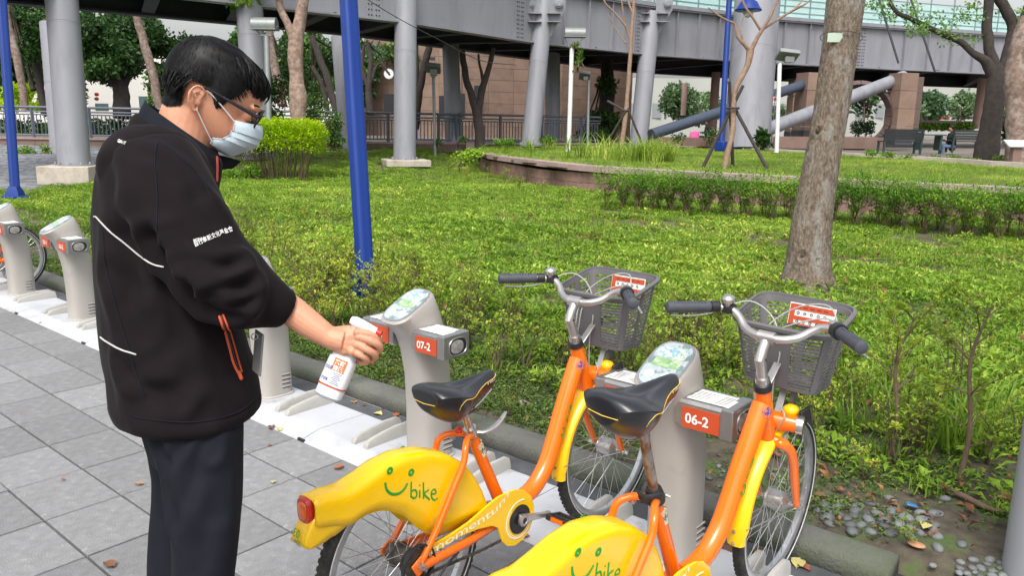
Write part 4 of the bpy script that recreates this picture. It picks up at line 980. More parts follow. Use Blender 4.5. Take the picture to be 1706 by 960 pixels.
# palm: from wrist to knuckles, thick across depth
def sec(c, up, w, t, k=16):      # cross-section: w along up (image plane), t along the view direction
    c = np.array(c); return [c+up*a+HL*b for a, b in rrect(w, t, k, 2.4)]
upv = PH(585, 545)-PH(575, 590); upv /= np.linalg.norm(upv)
ah.tube([PH(528, 549), PH(546, 560), PH(560, 565), PH(574, 568)], [.0215, .0215, .0235, .024], 18, flat=1.0)
ah.loft([sec(PH(540, 558), upv, .017, .015), sec(PH(548, 562), upv, .020, .0165), sec(PH(562, 565), upv, .026, .0165), sec(PH(576, 567), upv, .0305, .0165), sec(PH(590, 567, .002), upv, .030, .0155), sec(PH(598, 567, .004), upv, .026, .012)])
K = [(600, 554), (602, 562), (598, 575), (590, 586)]            # knuckles
FG = [[(600, 554, -.010), (616, 557, -.014), (629, 563, -.006), (632, 570, .012), (624, 576, .026)],       # index on the trigger
      [(602, 562, -.012), (618, 568, -.016), (631, 576, -.006), (632, 584, .014), (620, 586, .030), (606, 582, .036)],
      [(598, 575, -.012), (612, 583, -.015), (624, 590, -.004), (624, 597, .014), (612, 598, .030), (598, 593, .036)],
      [(590, 586, -.010), (602, 593, -.012), (611, 599, -.003), (611, 604, .012), (602, 605, .024), (590, 600, .030)]]
FR_ = [[.0092, .0078, .0074, .0068, .0062], [.0094, .0080, .0077, .0070, .0066, .0056], [.0088, .0076, .0073, .0068, .0062, .0056], [.0078, .0066, .0064, .0060, .0056, .005]]
for fg, rr in zip(FG, FR_):
    q = bez([PH(*p) for p in fg], 3); ah.tube(q, lerpr(rr, 3, len(rr)), 12, round_end=True)
for (x, y) in K: ah.ball(PH(x-3, y, -.011), .0098, 10)
# thumb on the far side, wrapped round the bottle neck
ah.tube(bez([PH(562, 575, .010), PH(578, 570, .028), PH(594, 562, .042), PH(606, 566, .050), PH(612, 574, .050)], 3), lerpr([.013, .0125, .0105, .009, .008], 3, 5), 12, round_end=True)
am = remesh(ah, .0014, 3)
v, nn = mesh_np(am)
# knuckle creases and tendons
for fg in FG:
    for j in (2,):
        c = PH(*fg[j]); d = np.linalg.norm(v-c, axis=1); v += nn*(-.0009*np.exp(-(d/.005)**2))[:, None]*np.sin(v@(RC@np.array([1, .3, 0]))*2600)[:, None]
for (x, y) in K:
    a, b = PH(556, 566, -.016), PH(x-6, y, -.018); t = np.clip(((v-a)@(b-a))/((b-a)@(b-a)), 0, 1); d = np.linalg.norm(v-(a+t[:, None]*(b-a)), axis=1); v += nn*(.0014*np.exp(-(d/.0045)**2))[:, None]
set_np(am, v)
# ---- coarse body under the clothes (torso, left arm, legs) joined into the same mesh
bd_ = MB()
def hring(py, L, R_, dr, dc=0., D=None, e=2.4, n=36, tiltd=0.):
    D = MD+dc if D is None else D
    a, b = P(L, py, D), P(R_, py, D); c = (a+b)/2; hx_ = np.linalg.norm(b-a)/2
    w_ = np.array((c[0], c[1], 0.)); w_ /= np.linalg.norm(w_); u_ = np.array((w_[1], -w_[0], 0)); hx_ *= .985*abs(u_@RIGHT)
    return [np.array((c[0], c[1], c[2]))+u_*u+w_*w for u, w in rrect(hx_, dr, n, e)]
bd_.loft([hring(y, L+28, R_-28, dr-.03) for y, L, R_, dr in ((250, 185, 345, .15), (310, 165, 365, .19), (450, 165, 385, .18), (600, 195, 405, .17), (700, 232, 392, .13))])
bd_.tube([PM(275, 290, .17), PM(285, 420, .24), PM(330, 560, .22)], [.05, .042, .036], 14)
bd_.tube([PM(330, 560, .22), PM(345, 610, .20), PM(352, 650, .20)], [.032, .028, .024], 12)
for q in (-1, 1):
    c0_ = P(340, 720, 1.62) if q > 0 else P(300, 720, 1.80); c1_ = P(338, 960, 1.61) if q > 0 else P(294, 960, 1.80); c2_ = np.array((c1_[0], c1_[1], .09)); bd_.tube([c0_, c1_, c2_], [.062, .048, .036], 14)
bmsh = remesh(bd_, .012, 3)
def join_meshes(ms, name):
    V = []; F = []; o = 0
    for m in ms:
        vv, _ = mesh_np(m); V.append(vv); F += [tuple(i+o for i in p.vertices) for p in m.polygons]; o += len(vv)
    me = bpy.data.meshes.new(name); me.from_pydata(np.concatenate(V).tolist(), [], F); return me
body = obj(join_meshes([hm, am, bmsh], 'body'), 'body', m_skin, person)
# left hand, hanging and slightly curled (hidden side)
lh = MB(); w0 = PM(354, 655, .20); dn = np.array((0, 0, -1.))
lh.loft([[w0+dn*z+RIGHT*a*k+FWD*b for a, b in rrect(.022, .012, 12)] for z, k in ((0, .9), (.03, 1.4), (.07, 1.7), (.09, 1.6))])
for k in range(4):
    o_ = w0+dn*.085+RIGHT*(-.024+k*.016); lh.tube([o_, o_+dn*.035+FWD*-.004, o_+dn*(.06+.006*(k in (1, 2)))+FWD*-.016, o_+dn*.075+FWD*-.03], [.0085, .008, .0072, .006], 8, round_end=True)
lh.tube([w0+dn*.02+RIGHT*.02, w0+dn*.05+RIGHT*.045, w0+dn*.075+RIGHT*.05], [.011, .0095, .008], 8, round_end=True)
obj(remesh(lh, .003, 3), 'hand', m_skin, person)

# ---- JACKET
jk = MB()
JR = [(226, 214, 318, .075), (238, 190, 335, .125), (256, 171, 350, .175), (285, 160, 362, .205), (320, 156, 368, .222), (360, 154, 372, .220), (420, 157, 380, .212), (480, 160, 392, .205), (540, 165, 408, .200), (590, 170, 420, .204), (615, 176, 432, .206), (640, 180, 438, .206), (657, 184, 438, .204), (668, 190, 433, .197)]
jk.loft([hring(y, L, R_, dr) for y, L, R_, dr in JR])
# collar stand
def cring(bk_, ft, dr, n=36, thick=0., dc=.02):
    a, b = PM(*bk_, dc), PM(*ft, dc); c = (a+b)/2; u = (b-a)/2
    return [c+u*x+HL*y for x, y in rrect(1., dr, n, 2.2)]
jk.loft([cring((206, 246), (362, 322), .13), cring((210, 212), (368, 298), .098), cring((219, 193), (371, 272), .085), cring((226, 186), (368, 262), .080)])
# hem band
jk.loft([hring(y, L, R_, dr) for y, L, R_, dr in ((652, 181, 440, .207), (660, 183, 441, .209), (671, 187, 439, .206), (677, 193, 433, .198))])
# right sleeve, pushed up with folds at the elbow
SLV = [((258, 288), 1.575, .092), ((280, 322), 1.54, .090), ((305, 362), 1.525, .082), ((330, 400), 1.52, .077), ((356, 438), 1.52, .074), ((386, 470), 1.525, .073), ((412, 488), 1.535, .068), ((438, 500), 1.55, .059), ((460, 509), 1.56, .048), ((474, 515), 1.57, .040)]
jk.tube(bez([P(*p, d) for p, d, r in SLV], 4), lerpr([r for *_, r in SLV], 4, len(SLV)), 28)
jk.tube([P(466, 511, 1.565), P(474, 515, 1.568), P(480, 518, 1.572)], [.043, .0415, .0385], 28)
# shoulder bridge
jk.ball(P(256, 285, 1.61), (.105, .105, .095), 20)
jk.ball(P(258, 285, 1.82), (.115, .115, .10), 20)
# left sleeve
jk.tube(bez([PM(265, 295, .14), PM(275, 400, .22), PM(300, 500, .24), PM(330, 580, .22), PM(345, 640, .20)], 4), lerpr([.09, .08, .07, .06, .045], 4, 5), 20)
jm = remesh(jk, .0058, 9)
v, nn = mesh_np(jm)
# push the hem underside up a little and add cloth folds
def crease(v, nn, pts, w, dep, ridge=.5):
    pts = [np.array(p) for p in pts]; best = np.full(len(v), 9.); side = np.zeros(len(v))
    for a, b in zip(pts, pts[1:]):
        t = np.clip(((v-a)@(b-a))/max(1e-9, (b-a)@(b-a)), 0, 1); q = a+t[:, None]*(b-a); d = np.linalg.norm(v-q, axis=1); best = np.minimum(best, d)
    v += nn*(-dep*np.exp(-(best/w)**2)+ridge*dep*np.exp(-((best-2.1*w)/(w*1.1))**2))[:, None]
def cr(pts, d, w, dep, ridge=.5): crease(v, nn, bez([P(x, y, d) for x, y in pts], 5), w, dep, ridge)
D1_ = 1.43
for pts, w, dep in (([(395, 370), (420, 400), (404, 432), (366, 446), (320, 436)], .011, .009), ([(425, 412), (440, 446), (415, 472), (372, 478), (330, 462)], .012, .012), ([(452, 436), (458, 470), (430, 500), (392, 508), (356, 492)], .011, .012),
                    ([(474, 455), (476, 486), (452, 512), (420, 524)], .009, .008), ([(300, 390), (330, 430), (372, 462)], .014, .007), ([(286, 420), (318, 470), (360, 505)], .012, .008), ([(262, 395), (276, 430), (300, 470), (345, 520), (395, 538)], .016, .016),
                    ([(330, 330), (372, 372), (400, 382)], .016, .005), ([(228, 225), (262, 232), (300, 250), (345, 290)], .010, .006), ([(215, 240), (262, 256), (300, 280), (335, 320)], .014, .005)):
    cr(pts, D1_+.03, w, dep*1.5)
for pts, w, dep in (([(200, 400), (215, 480), (235, 560)], .025, .007), ([(300, 560), (260, 600), (215, 620)], .02, .005), ([(360, 560), (310, 640), (230, 670)], .02, .006), ([(240, 350), (225, 430), (210, 500)], .02, .006), ([(340, 600), (350, 650), (340, 700)], .018, .006),
                    ([(180, 280), (220, 330), (260, 350)], .02, .005), ([(170, 450), (210, 470), (270, 475)], .02, .005), ([(280, 480), (300, 560), (320, 640)], .016, .006), ([(190, 600), (230, 640), (300, 668)], .014, .005), ([(300, 300), (330, 340), (352, 352)], .012, .005)): cr(pts, 1.50, w, dep*1.5)
low = np.array([mnoise.noise(Vector(p*9)) for p in v]); v += nn*(low*.0045)[:, None]
med = np.array([mnoise.noise(Vector((p[0]*24, p[1]*24, p[2]*13))) for p in v]); v += nn*(med*.0018)[:, None]
set_np(jm, v)
jbv = BVHTree.FromPolygons([Vector(p) for p in v], [tuple(p.vertices) for p in jm.polygons])
cam0 = Vector(CAM)
def on_cloth(px, py, lift=.0015, bv=None):
    """nearest cloth surface on the line of sight: used to lay trim and print on the finished cloth"""
    d = Vector(ray(px, py)); h = (bv or jbv).ray_cast(cam0, d, 4)
    if h[0] is None: return None
    n_ = h[1] if h[1].dot(d) < 0 else -h[1]; return np.array(h[0]+n_*lift)
jacket = obj(jm, 'jacket', m_jacket, person)
def trim(pts, r, nm, m_, flat=1., lift=.001, bv=None):
    q = [on_cloth(x, y, lift, bv) for x, y in [tuple(p[:2]) for p in bez([(x, y, 0) for x, y in pts], 6)]]; q = [p for p in q if p is not None]
    return MB().tube(q, r, 8, flat=flat, round_end=True).build(nm, m_, jacket)
trim([(157.5, 361), (161, 362), (171, 373), (187, 389), (207, 405), (234, 427), (254, 440), (272, 445)], .0016, 'reflective_piping', m_reflect)
trim([(168, 562), (177, 569), (200, 582), (226, 591)], .0017, 'reflective_piping', m_reflect)
trim([(366, 528), (372, 545), (380, 575), (388, 605), (397, 624)], .0027, 'pocket_zip', m_zip)
trim([(372, 525), (381, 548), (389, 575), (396, 600), (402, 620)], .0020, 'pocket_zip', m_zip)
trim([(369.5, 527), (377, 552), (385, 580), (392, 605), (399, 622)], .0020, 'pocket_opening', m_black)
trim([(397, 621), (401, 631)], .0042, 'zip_pull', m_zip)
trim([(361, 262), (361.5, 280), (360.5, 302)], .0028, 'front_zip', m_zipred)
# seams
trim([(262, 232), (300, 262), (330, 290), (352, 330)], .0011, 'shoulder_seam', m_jacket2)
trim([(262, 236), (258, 270), (262, 320), (262, 380), (268, 410)], .0011, 'armhole_seam', m_jacket2)
trim([(172, 388), (176, 440), (190, 500), (214, 580), (240, 660)], .0011, 'side_seam', m_jacket2)
trim([(215, 690), (236, 697), (270, 701), (317, 704), (367, 697), (402, 684), (428, 662)], .0012, 'hem_seam', m_jacket2)
# lettering printed on back and sleeve
def print_on(body_, x0, y0, dx, dy, hgt, nm, bold=0., sp=1., cx_=None):
    V, F = text2d(body_, 1., bold/hgt, 'LEFT', sp); L_ = math.hypot(dx, dy); ux, uy = dx/L_, dy/L_; wv = V[:, 0].max(); out = []
    for x, y, _ in V:
        t = x/wv*L_; bend = (cx_ or 0)*((t/L_-.5)**2-.25); p = on_cloth(x0+ux*t+uy*y*hgt*1.0, y0+uy*t-ux*y*hgt+bend, .0016); out.append(p if p is not None else np.array(base))
    MB().add(out, F).build(nm, m_white_ink, jacket, smooth=False, normals=False)
print_on('GIANT', 196, 237, 13, 5, 7.5, 'lettering', .15)
print_on('自行車新文化基金會', 325, 411.5, 63, -27, 10.0, 'lettering', .05, cx_=6)
print_on('財團法人', 323, 403.5, 20, -5, 6.0, 'small_lettering', .05)
# collar: lining turned up round the neck, and its far flap
cl = MB()
def cr2(bk_, ft, dr, dc=.02): return cring(bk_, ft, dr, 44, dc=dc)
o_ = [cr2((226, 205), (366, 285), .086), cr2((233, 182), (366, 264), .083), cr2((241, 168.5), (364, 254), .079)]
i_ = [cr2((247, 173), (360, 256), .0745), cr2((246, 200), (350, 280), .072)]
cl.loft(o_+i_, False); lin = cl.build('collar', m_jacket2, jacket)
fl = MB(); 
q0 = [PM(362, 258, .05), PM(380, 262, .075), PM(402, 268, .095)]; q1 = [PM(362, 285, .05), PM(376, 282, .075), PM(388, 281, .095)]
fl.loft([[a, a+(b-a)*.5+HL*.008, b, b-HL*.006, (a+b)/2-HL*.004, a-HL*.006] for a, b in zip(q0, q1)]); fl.build('collar_flap', m_jacket2, jacket)
# hanging name card
cdm = MB(); c_ = P(430, 588, 1.58); cdm.box(c_, (.004, .05, .085), rotm(rz=math.atan2(RIGHT[1], RIGHT[0])+.6, ry=.12)); cdm.build('name_card', mat('card_grey', (.16, .18, .18), .3, coat=.5), jacket, bevel=.003)
MB().torus(P(424, 561, 1.575), HL, .006, .0012, 16, 6).build('card_ring', m_chr, jacket)

# ---- TROUSERS
tr2 = MB()
tr2.loft([hring(y, L, R_, dr) for y, L, R_, dr in ((640, 215, 415, .165), (680, 225, 410, .17), (715, 235, 408, .165), (745, 244, 407, .15))])
def leg(pts, D, rd):
    rings = []
    for y, L, R_ in pts: rings.append(hring(y, L, R_, rd, D=D, n=28, e=2.2))
    last = np.array(rings[-1]); c = last.mean(0)
    for z, k in ((.45, .97), (.25, .92), (.09, .90)):
        rings.append([(*(c[:2]+(p[:2]-c[:2])*k), z) for p in last])
    tr2.loft(rings)
leg([(700, 262, 409), (740, 266, 409), (790, 270, 409), (840, 276, 408), (880, 282, 404), (920, 284, 397), (960, 283, 391)], 1.61, .088)
leg([(700, 236, 360), (740, 242, 356), (790, 249, 352), (830, 248, 350), (880, 245, 345), (920, 244, 343), (960, 244, 340)], 1.80, .088)
tm_ = remesh(tr2, .007, 8); v, nn = mesh_np(tm_)
for pts, w, dep in (([(258, 715), (263, 750), (268, 775), (276, 830), (284, 872)], .013, .011), ([(312, 728), (290, 762), (272, 785)], .010, .009), ([(340, 735), (322, 800), (300, 850), (286, 890)], .014, .006), ([(398, 730), (385, 800), (368, 860)], .016, .006), ([(262, 735), (266, 760), (270, 770)], .008, .008),
                    ([(350, 800), (345, 870), (330, 950)], .02, .005), ([(372, 715), (356, 760)], .01, .005)): cr(pts, 1.53, w, dep)
low = np.array([mnoise.noise(Vector((p[0]*11, p[1]*11, p[2]*6))) for p in v]); v += nn*(low*.005)[:, None]
set_np(tm_, v); trousers = obj(tm_, 'trousers', m_trous, person)
for D in (1.61, 1.80):
    c_ = P(338 if D < 1.7 else 294, 960, D); sh_ = MB(); c_[2] = 0
    sh_.loft([[c_+RIGHT*u+FWD*a+np.array((0, 0, z0+b)) for a, b in rrect(wd, hh, 16, 2.4)] for u, wd, hh, z0 in ((-.08, .03, .03, .035), (-.06, .038, .045, .048), (0, .042, .05, .053), (.08, .046, .036, .038), (.15, .045, .028, .03), (.19, .03, .02, .022))]); sh_.build('shoe', m_shoe, person)

# ---- MASK
mk = MB(); NR = [((60, -9, 50), (107, 1)), ((64, -16, 51.5), (113, -9)), ((65, -24, 52), (115.5, -20)), ((63, -26, 50), (112.5, -23)), ((63, -34, 51), (115, -32)), ((61, -36.5, 49), (111.5, -35)), ((56, -43, 49.5), (107, -44)), ((54, -46, 46.5), (102, -47)), ((40, -50, 46.5), (94, -55)), ((40, -60, 42), (84, -65)), ((46, -64, 34), (76, -70))]
rows = []
for (sf, sh2, sl2), (ff, fh) in NR:
    row = []
    for t in np.linspace(-1, 1, 25):
        a = abs(t); l = sl2*math.sin(a*math.pi/2)**.9*(1 if t > 0 else -1); k = math.cos(a*math.pi/2)**.62; row.append(hp(sf+(ff-sf)*k, sh2+(fh-sh2)*k, l))
    rows.append(row)
mk.loft(rows, False, closed=False); mko = mk.build('face_mask', m_mask, person); s_ = mko.modifiers.new('t', 'SOLIDIFY'); s_.thickness = .0012; s_.offset = 1
edge = MB(); edge.tube([hp(sf, h_, l_+.8) for (sf, h_, l_), _ in NR], .0012, 6); edge.tube([hp(sf, h_, -l_-.8) for (sf, h_, l_), _ in NR], .0012, 6)
edge.tube(rows[0], .0012, 6); edge.build('mask_binding', m_mask, mko)
for s in (-1, 1):
    MB().tube(bez([hp(61, -10, s*52), hp(36, 4, s*56), hp(14, 15, s*57.5), hp(4, 18, s*60)], 5), .0015, 7).build('ear_loop', m_strap, mko)
    MB().tube(bez([hp(42, -57, s*44), hp(24, -40, s*51), hp(8, -24, s*56), hp(1, -17, s*59)], 5), .0015, 7).build('ear_loop', m_strap, mko)
# ---- SPECTACLES
gm = MB()
for s in (-1, 1):
    gm.tube(bez([hp(-2, 20, s*61), hp(12, 21, s*60), hp(50, 17, s*61), hp(93, 12, s*59)], 6), lerpr([.0012, .0014, .0018, .0022], 6, 4), 8, flat=2.0, flatdir=HU)
    loop = [hp(100-(h_ < 5)*4-abs(l_-30)*.12, h_, s*l_) for l_, h_ in [(6, 12), (8, 22), (18, 26), (36, 27), (52, 23), (56, 12), (50, -2), (36, -8), (18, -7), (9, 0)]]
    q = bez(loop+[loop[0]], 5); gm.tube(q, .0022, 8)
gm.tube(bez([hp(99, 16, -7), hp(104, 18, 0), hp(99, 16, 7)], 4), .0017, 8)
for s in (-1, 1): gm.box(hp(95, 14, s*58), (.006, .006, .006))
gl = gm.build('glasses', m_glassframe, person)
for s in (-1, 1):
    ln = MB(); ring = [(6, 12), (8, 22), (18, 26), (36, 27), (52, 23), (56, 12), (50, -2), (36, -8), (18, -7), (9, 0)]
    ln.loft([[hp(99.5-(h_ < 5)*4-abs(l_-30)*.12+dq, h_, s*l_) for l_, h_ in ring] for dq in (-.5, .5)]); ln.build('lens', m_lens, gl)
# brows, eyes
for s in (-1, 1):
    br = MB(); 
    for k in range(46):
        t = k/45; p = hp(95-13*t*t, 24+4*math.sin(t*2.4), s*(8+33*t)); d = hp(94-13*t*t-2, 28+3*math.sin(t*2.4), s*(16+33*t)); br.tube([p, (p+d)/2+HF*.0006, d], [.0009, .0008, .0002], 4)
    br.build('eyebrow', m_hair, person)
    ey = MB(); ey.tube(bez([hp(88, 2, s*14), hp(90.5, 0, s*24), hp(87.5, -1, s*34), hp(83, 1, s*40)], 4), [.0007]+[.0012]*11+[.0006], 6); ey.build('eyelashes', m_hair, person)
    MB().ball(hp(74, 0, s*27), .0125, 14).build('eye', mat('eye_white', (.55, .52, .48), .2, var=.05), person)

# ---- HAIR: dark cap on the scalp, strands combed from the crown
hl_f = [-70, -60, -42, -25, -16, -8, 0, 8, 14, 20, 26, 33, 37, 51, 58, 66, 80, 92, 110]
hl_h = [-30, -30, -33, -24, -6, 14, 22, 23, 14, 4, -4, 0, 12, 30, 46, 54, 55, 50, 44]
rings = []; capn = 48
HSL = [(-34, -56, -30, 46), (-20, -61, -10, 52), (-6, -64, 20, 57), (8, -66, 40, 60), (22, -68, 66, 62), (36, -69, 97, 62), (50, -68, 100, 63), (64, -65, 97, 62.5), (76, -60, 88, 60), (88, -50, 73, 53), (97, -38, 52, 43), (103, -24, 30, 29), (106, -8, 10, 12)]
def hair_surf(a, h):
    hh = [q[0] for q in HSL]; b = np.interp(h, hh, [q[1] for q in HSL]); f_ = np.interp(h, hh, [q[2] for q in HSL]); w = np.interp(h, hh, [q[3] for q in HSL]); c = (b+f_)/2
    ca, sa = math.cos(a), math.sin(a); e = 2/2.25; return c+(f_-b)/2*math.copysign(abs(ca)**e, ca), w*math.copysign(abs(sa)**e, sa)
hv, _ = mesh_np(hm)
def tohead(p): d = (np.array(p)-HC)/SCL; return d@HF, d@HU, d@HL
hc = MB()
# cap from the head mesh: scalp faces pushed out
vv, vn = mesh_np(hm); dd = (vv-HC)/SCL; ff, hh, ll = dd@HF, dd@HU, dd@HL
line = np.interp(ff, hl_f, hl_h); fringe = (ff > 45) & (np.abs(ll) < 60)
mask_ = (hh > line+1) & ~((ff > -24) & (ff < 14) & (hh < 25) & (np.abs(ll) > 40)) & (np.abs(ll) < 62)
off_ = np.interp(hh-line, [0, 6, 25, 60, 110], [.0008, .0035, .0075, .0105, .012])
keepv = np.where(mask_)[0]; newi = -np.ones(len(vv), int); newi[keepv] = np.arange(len(keepv))
capV = vv[keepv]+vn[keepv]*off_[keepv][:, None]; capF = [tuple(int(newi[i]) for i in p.vertices) for p in hm.polygons if all(newi[i] >= 0 for i in p.vertices)]
notear = np.abs(ll[keepv]) < 60
hc.add(capV, capF); hco = hc.build('hair', mat('hair_under', (.003, .0026, .0026), .9, var=.3, scale=60, spec=.05), person, normals=False)
kd = KDTree(len(keepv)); 
for i, p in enumerate(capV): kd.insert(Vector(p), i)
kd.balance(); capN = vn[keepv]; capH = hh[keepv]; capFf = ff[keepv]; capL = ll[keepv]
crown = hp(-26, 100, 6); stn = MB(); cand_ = rng.integers(0, len(keepv), 17000)
for ci in cand_:
    if not notear[ci] and capH[ci] < 24: continue
    p = capV[ci].copy(); n_ = capN[ci]; d0 = p-crown
    dv = d0-n_*(d0@n_); L0 = np.linalg.norm(dv)
    if L0 < 1e-5: continue
    dv /= L0
    # comb: sides go down and forward, front sweeps forward
    bias = HF*(.55 if capFf[ci] > -30 else .1)-HU*(.25 if abs(capL[ci]) > 30 else .05); dv = dv+bias-n_*((dv+bias)@n_); dv += rng.normal(0, .13, 3)+.22*np.array([mnoise.noise(Vector(p*38)), mnoise.noise(Vector(p*38+5)), mnoise.noise(Vector(p*38+9))]); dv /= np.linalg.norm(dv)
    ln_ = rng.uniform(.018, .040)*(1 if capH[ci] > 66 else (.62 if capH[ci] > 30 else .42)); pts_ = [p+n_*.0004]; q = p.copy(); dcur = dv; st_n = 4; lift = rng.uniform(.0005, .0028)
    for k in range(1, st_n+1):
        q = q+dcur*ln_/st_n; co, ix, dist = kd.find(Vector(q)); nn_ = capN[ix]
        if dist < .006: q = np.array(co)+(q-np.array(co))*.3
        dcur = dcur-nn_*(dcur@nn_); dcur += -HU*.06*(k/st_n); dcur /= max(1e-6, np.linalg.norm(dcur)); pts_.append(q+nn_*lift*(k/st_n if k < st_n else .7))
    sdv = np.cross(dv, n_); sdv /= max(1e-6, np.linalg.norm(sdv)); wd = rng.uniform(.0005, .0011); o0 = len(stn.v)
    for k, pt in enumerate(pts_):
        w_ = wd*(1-(k/st_n)**2*.85); stn.v.append(tuple(pt-sdv*w_)); stn.v.append(tuple(pt+sdv*w_)); stn.mi
    for k in range(st_n): stn.f.append((o0+2*k, o0+2*k+1, o0+2*k+3, o0+2*k+2)); stn.mi.append(0)
# locks: bundles of strands that break the outline, longest at the fringe
def lock(ctrl, n_h, spread, wd=.0009):
    q0 = [np.array(c) for c in ctrl]
    for _ in range(n_h):
        o_ = rng.normal(0, spread, 3); q = bez([c+o_*(1-.55*i/(len(q0)-1)) for i, c in enumerate(q0)], 3); sd_v = rng.normal(0, 1, 3); o0 = len(stn.v)
        for k, pt in enumerate(q):
            t_ = q[min(k+1, len(q)-1)]-q[max(0, k-1)]; s_ = np.cross(t_, sd_v); s_ /= max(1e-9, np.linalg.norm(s_)); w_ = wd*(1-(k/(len(q)-1))**2*.9); stn.v.append(tuple(pt-s_*w_)); stn.v.append(tuple(pt+s_*w_))
        for k in range(len(q)-1): stn.f.append((o0+2*k, o0+2*k+1, o0+2*k+3, o0+2*k+2)); stn.mi.append(0)
def hs(a, h, out):
    f_, l_ = hair_surf(a, h); return hp(f_, h, l_)+(HF*math.cos(a)+HL*math.sin(a))*out
for a in np.linspace(-1.1, 1.15, 46):
    a += rng.normal(0, .03); tip = rng.uniform(34, 46) if abs(a) < .75 else rng.uniform(44, 56); lock([hs(a, 88, -.002), hs(a+.02, 72, -.001), hs(a+.04, 57, -.003), hs(a+.05+rng.normal(0, .03), tip, -.006)], 26, .0016)
for _ in range(420):
    a = rng.uniform(-math.pi, math.pi); h1 = rng.uniform(62, 100); dh = rng.uniform(14, 26); h2 = h1-dh; fa = -.10 if a > 0 else .10
    if abs(abs(a)-1.6) < .9 and h2 < 30: continue
    lock([hs(a, h1, -.0015), hs(a+fa*.5, (h1+h2)/2, .0008), hs(a+fa, h2, .0003+rng.uniform(0, .0010))], 12, .0011)
for _ in range(240):
    a = rng.choice([-1, 1])*rng.uniform(1.9, 3.1); h1 = rng.uniform(5, 60); lock([hs(a, h1, -.001), hs(a, h1-9, .0006), hs(a-.04*np.sign(a), max(-38, h1-rng.uniform(14, 20)), .0008)], 10, .0011)
for _ in range(0):
    r0 = hp(rng.uniform(-45, 0), 101+rng.uniform(-3, 2), rng.uniform(-22, 22)); d_ = r0-crown; d_ /= max(1e-6, np.linalg.norm(d_)); lock([crown+d_*.008-HU*.001, crown+d_*.022+HU*.0004, crown+d_*.04-HU*.002], 12, .0010)
stn.build('strands', m_hair, hco, normals=False, kind='stuff')

# ================================================================== SPRAY BOTTLE
BA = P(545, 664, 1.60); BT = P(592, 552, 1.60); ax = BT-BA; BL = np.linalg.norm(ax); ax /= BL
rt = RIGHT-ax*(RIGHT@ax); rt /= np.linalg.norm(rt); un = np.cross(ax, rt)
if un@FWD > 0: un = -un
sb = thing('spray_bottle', 'white spray bottle with orange label and red nozzle in his hand', 'spray bottle', BA)
m_bot = mat('bottle_translucent', (.70, .73, .78), .3, var=.02, coat=.3)
m_lab = mat('bottle_label', (.74, .75, .76), .35, var=.03)
bb = MB(); rr = [(0, .016, .012), (.002, .022, .018), (.008, .027, .023), (.05, .0275, .0235), (.080, .0275, .0235), (.094, .024, .021), (.104, .016, .016), (.110, .0125, .0125), (.124, .0125, .0125)]
bb.loft([[BA+ax*z+rt*a+un*b for a, b in rrect(wx, wy, 28, 3.)] for z, wx, wy in rr]); bb.build('bottle', m_bot, sb)
lb = MB(); lb.loft([[BA+ax*z+rt*a+un*b for a, b in rrect(.0282, .0242, 36, 3.)] for z in (.030, .088)], False); lab = lb.build('label', m_lab, sb)
lb = MB(); lb.loft([[BA+ax*z+rt*a+un*b for a, b in rrect(.0286, .0246, 36, 3.)] for z in (.027, .0305)], False); lb.build('label_stripe', m_orangeplate, lab)
F0 = BA+un*.0249
def onb(a, z, lift=0.): return BA+ax*z+rt*a+un*(.0246+lift)
MB().box(onb(.001, .074), (.026, .026, .0008), np.array([rt, ax, un]).T).build('label_panel', m_orl, lab, smooth=False)
tx = MB(); lettering(tx, '茶樹', onb(-.010, .075, .0008), rt, ax, .011, bold=.0003); lettering(tx, '清潔', onb(-.010, .063, .0008), rt, ax, .011, bold=.0003); tx.build('label_print', m_white_ink, lab, smooth=False, normals=False)
tx = MB(); m_blueink = mat('blue_ink', (.08, .10, .28), .5)
lettering(tx, '抗菌', onb(-.024, .062, .0004), rt, ax, .009, bold=.0002); lettering(tx, '75%', onb(-.024, .038, .0004), rt, ax, .0085, bold=.0003)
for k in range(7): tx.box(onb(.004, .036+k*.0035, .0006), (.020-.004*(k % 3), .0009, .0004), np.array([rt, ax, un]).T)
tx.build('fine_print', m_blueink, lab, smooth=False, normals=False)
hdm = MB(); tp = BA+ax*.122; nz_dir = rt*.97-ax*.0; nz_dir /= np.linalg.norm(nz_dir)
NZ = P(634, 556, 1.57); HB = P(596, 538, 1.575); hv_ = NZ-HB; hv_ /= np.linalg.norm(hv_)
hdm.lathe(BA+ax*.110, ax, [(0, .0145), (.014, .0145), (.018, .011), (.030, .010)], 18); hdm.tube([HB-hv_*.014, HB-hv_*.004, HB+hv_*.012, NZ-hv_*.008], [.009, .0125, .0115, .0085], 14, flat=.85); hdm.tube([BA+ax*.135, HB], [.011, .011], 12)
hdo = hdm.build('trigger_head', mat('spray_white', (.75, .75, .73), .35), sb)
MB().tube([NZ-hv_*.009, NZ+hv_*.002], [.0078, .0070], 12, round_end=False).build('nozzle', m_red, hdo)
MB().tube(bez([HB+hv_*.018-HU*.004, HB+hv_*.024-HU*.022, HB+hv_*.016-HU*.046], 4), .0042, 8, flat=.8, round_end=True).build('trigger', m_red, hdo)
